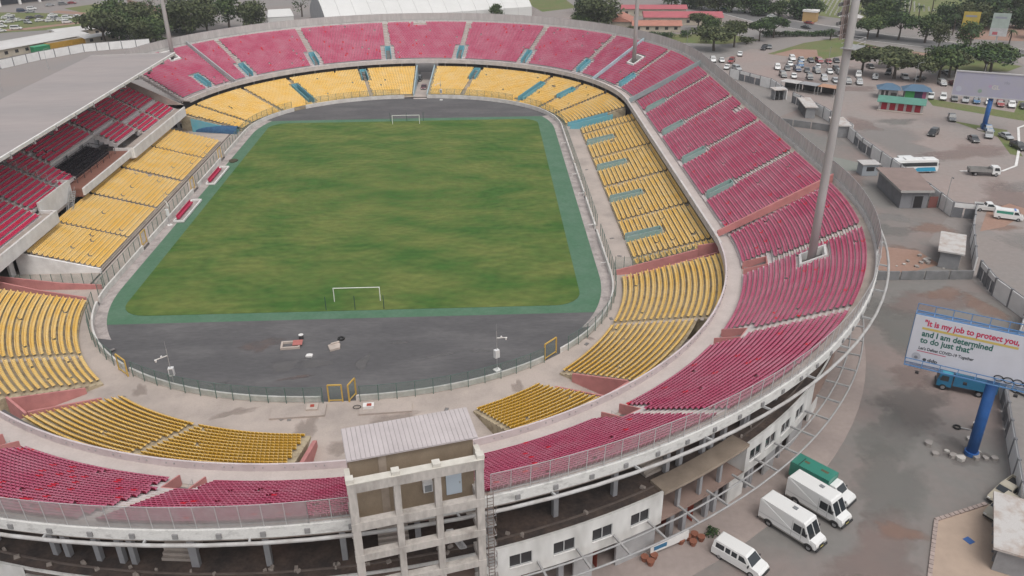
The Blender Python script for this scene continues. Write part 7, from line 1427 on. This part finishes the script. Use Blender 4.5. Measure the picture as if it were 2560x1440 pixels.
for x, y, lab in ((90.2, -48.6, 'green weed clump growing on the cross wall, left one'), (94.0, -48.7, 'green weed clump growing on the cross wall, right one'), (44.2, -107.4, 'potted green shrub by the annex')): put_tree('bush', x, y, 1.3, lab, 'weeds and shrubs')
pot = mat('terracotta', (.25, .10, .065), .85)
for j, (x, y) in enumerate([(40.6, -108.6), (41.4, -108.1), (42.2, -107.8), (41.8, -108.9), (42.8, -108.3), (36.4, -110.8), (36.9, -111.4), (37.4, -110.6)]): loose('clay_pot', 'round terracotta pot standing by the ground floor of the annex', 'pot', x, y, .02, 0, lambda mb: mb.tube([(0, 0, 0), (0, 0, .3), (0, 0, .6)], .28, 9, r2=.42), pot, 'terracotta pots')
sg = thing('white_banner', 'white banner sign with blue writing leaning by the pots', 'sign', (39.2, -109.4, 0), 25*D2R); box_obj(sg, 'panel', -2.4, 2.4, -.05, .05, .5, 1.6, white); box_obj(sg, 'blue_stripe', -2.0, -.4, -.08, -.055, .8, 1.3, mat('banner_blue', (.05, .16, .28))); [box_obj(sg, 'leg', x, x+.1, -.04, .04, 0, .5, steel) for x in (-2.2, 2.1)]
# palms and cypresses
def palm(lab, x, y, h):
    t = thing('palm_tree', lab, 'palm', (x, y, 0), 0, 'palm trees'); mb = MB(); mb.tube([(0, 0, 0), (.1, 0, h*.5), (0, .1, h)], .3, 7, r2=.2); mb.build('trunk', bark, t, True); mb = MB()
    for k in range(22):
        a = k*2.4+rng.uniform(-.2, .2); el = rng.uniform(-.2, 1.0); L_ = rng.uniform(2.4, 3.2); pts = []
        for s in range(6): f = s/5; pts.append(((f*L_*math.cos(el*.6)*math.cos(a)), (f*L_*math.cos(el*.6)*math.sin(a)), h+f*L_*el*.7-f*f*L_*.75))
        n_ = Vector((-math.sin(a), math.cos(a), 0)); A = [tuple(Vector(p)+n_*.32*(1-(i/5)**2)*(.4 if i == 0 else 1)) for i, p in enumerate(pts)]; B = [tuple(Vector(p)-n_*.32*(1-(i/5)**2)*(.4 if i == 0 else 1)) for i, p in enumerate(pts)]; mb.strip(A, B)
    mb.build('crown', leaf_a, t, True)
for (x, y, h), lab in zip([(162.6, 165.2, 4.0), (217.3, 212.8, 10), (227.1, 212.0, 10), (216.4, 171.9, 8), (200.1, 130.1, 9), (228.8, 152.1, 5), (210, 190, 9)], ['short palm on the lawn left of the mast', 'tall palm in the cemetery, left one', 'tall palm in the cemetery, right one', 'palm by the road before the large dark tree', 'tall thick palm trunk by the road', 'small palm below the pale green poster board', 'palm behind the spreading trees']): palm(lab, x, y, h)
for (x, y), lab in zip([(226.2, 203.7), (229.5, 198.3), (238.8, 216.6), (212.4, 213.3), (214.8, 211.1), (211.9, 172.3)], ['narrow cypress in the cemetery, nearest the right palm', 'narrow cypress in front of the cemetery lawn', 'narrow cypress farthest in the cemetery', 'narrow cypress left of the cemetery palms', 'narrow cypress second from the cemetery palms', 'narrow cypress beside the road palm']):
    t = thing('cypress_tree', lab, 'tree', (x, y, 0), 0, 'cypress trees'); V, Q, MI = leaf_cloud([(0, 0, 1+k*.75, 1.05*(1-k/10)) for k in range(9)], 70, .26, 1.0, 1.0, .05); o = bpy.data.objects.new('crown', mesh_np('crown', V, Q, MI, [leaf_a, leaf_a, leaf_b])); C.objects.link(o); o.parent = t; mb = MB(); mb.tube([(0, 0, 0), (0, 0, 6.5)], .14, 5, r2=.04); mb.build('trunk', bark, t, True)
# far wood and roofs beyond the frame edge, one mass
V, Q, MI = leaf_cloud([(x+rng.normal(0, 6), 335+rng.uniform(-8, 60), rng.uniform(3, 7), rng.uniform(4, 7)) for x in np.linspace(60, 340, 60)], 20, .7, 2.0, .8, .2)
o = bpy.data.objects.new('far_wood', mesh_np('far_wood', V, Q, MI, [leaf_a, leaf_b, leaf_c])); C.objects.link(o); tag(o, 'mass of dark trees along the top right horizon', 'wood', None, 'stuff')

# ================================================================ HAZE
hz = MB(); hz.box((0, 850, 32.2), (3100, 3600, 66.6)); ho = hz.build('haze', []); ho['kind'] = 'stuff'; tag(ho, 'thin grey haze filling the air over the stadium and car parks', 'haze')
hm = bpy.data.materials.new('haze'); hm.use_nodes = True; n = hm.node_tree.nodes; n.remove(n['Principled BSDF']); v = n.new('ShaderNodeVolumePrincipled'); v.inputs['Color'].default_value = (.86, .86, .88, 1); v.inputs['Density'].default_value = .00022; v.inputs['Anisotropy'].default_value = .2
hm.node_tree.links.new(v.outputs[0], n['Material Output'].inputs['Volume']); ho.data.materials.append(hm)
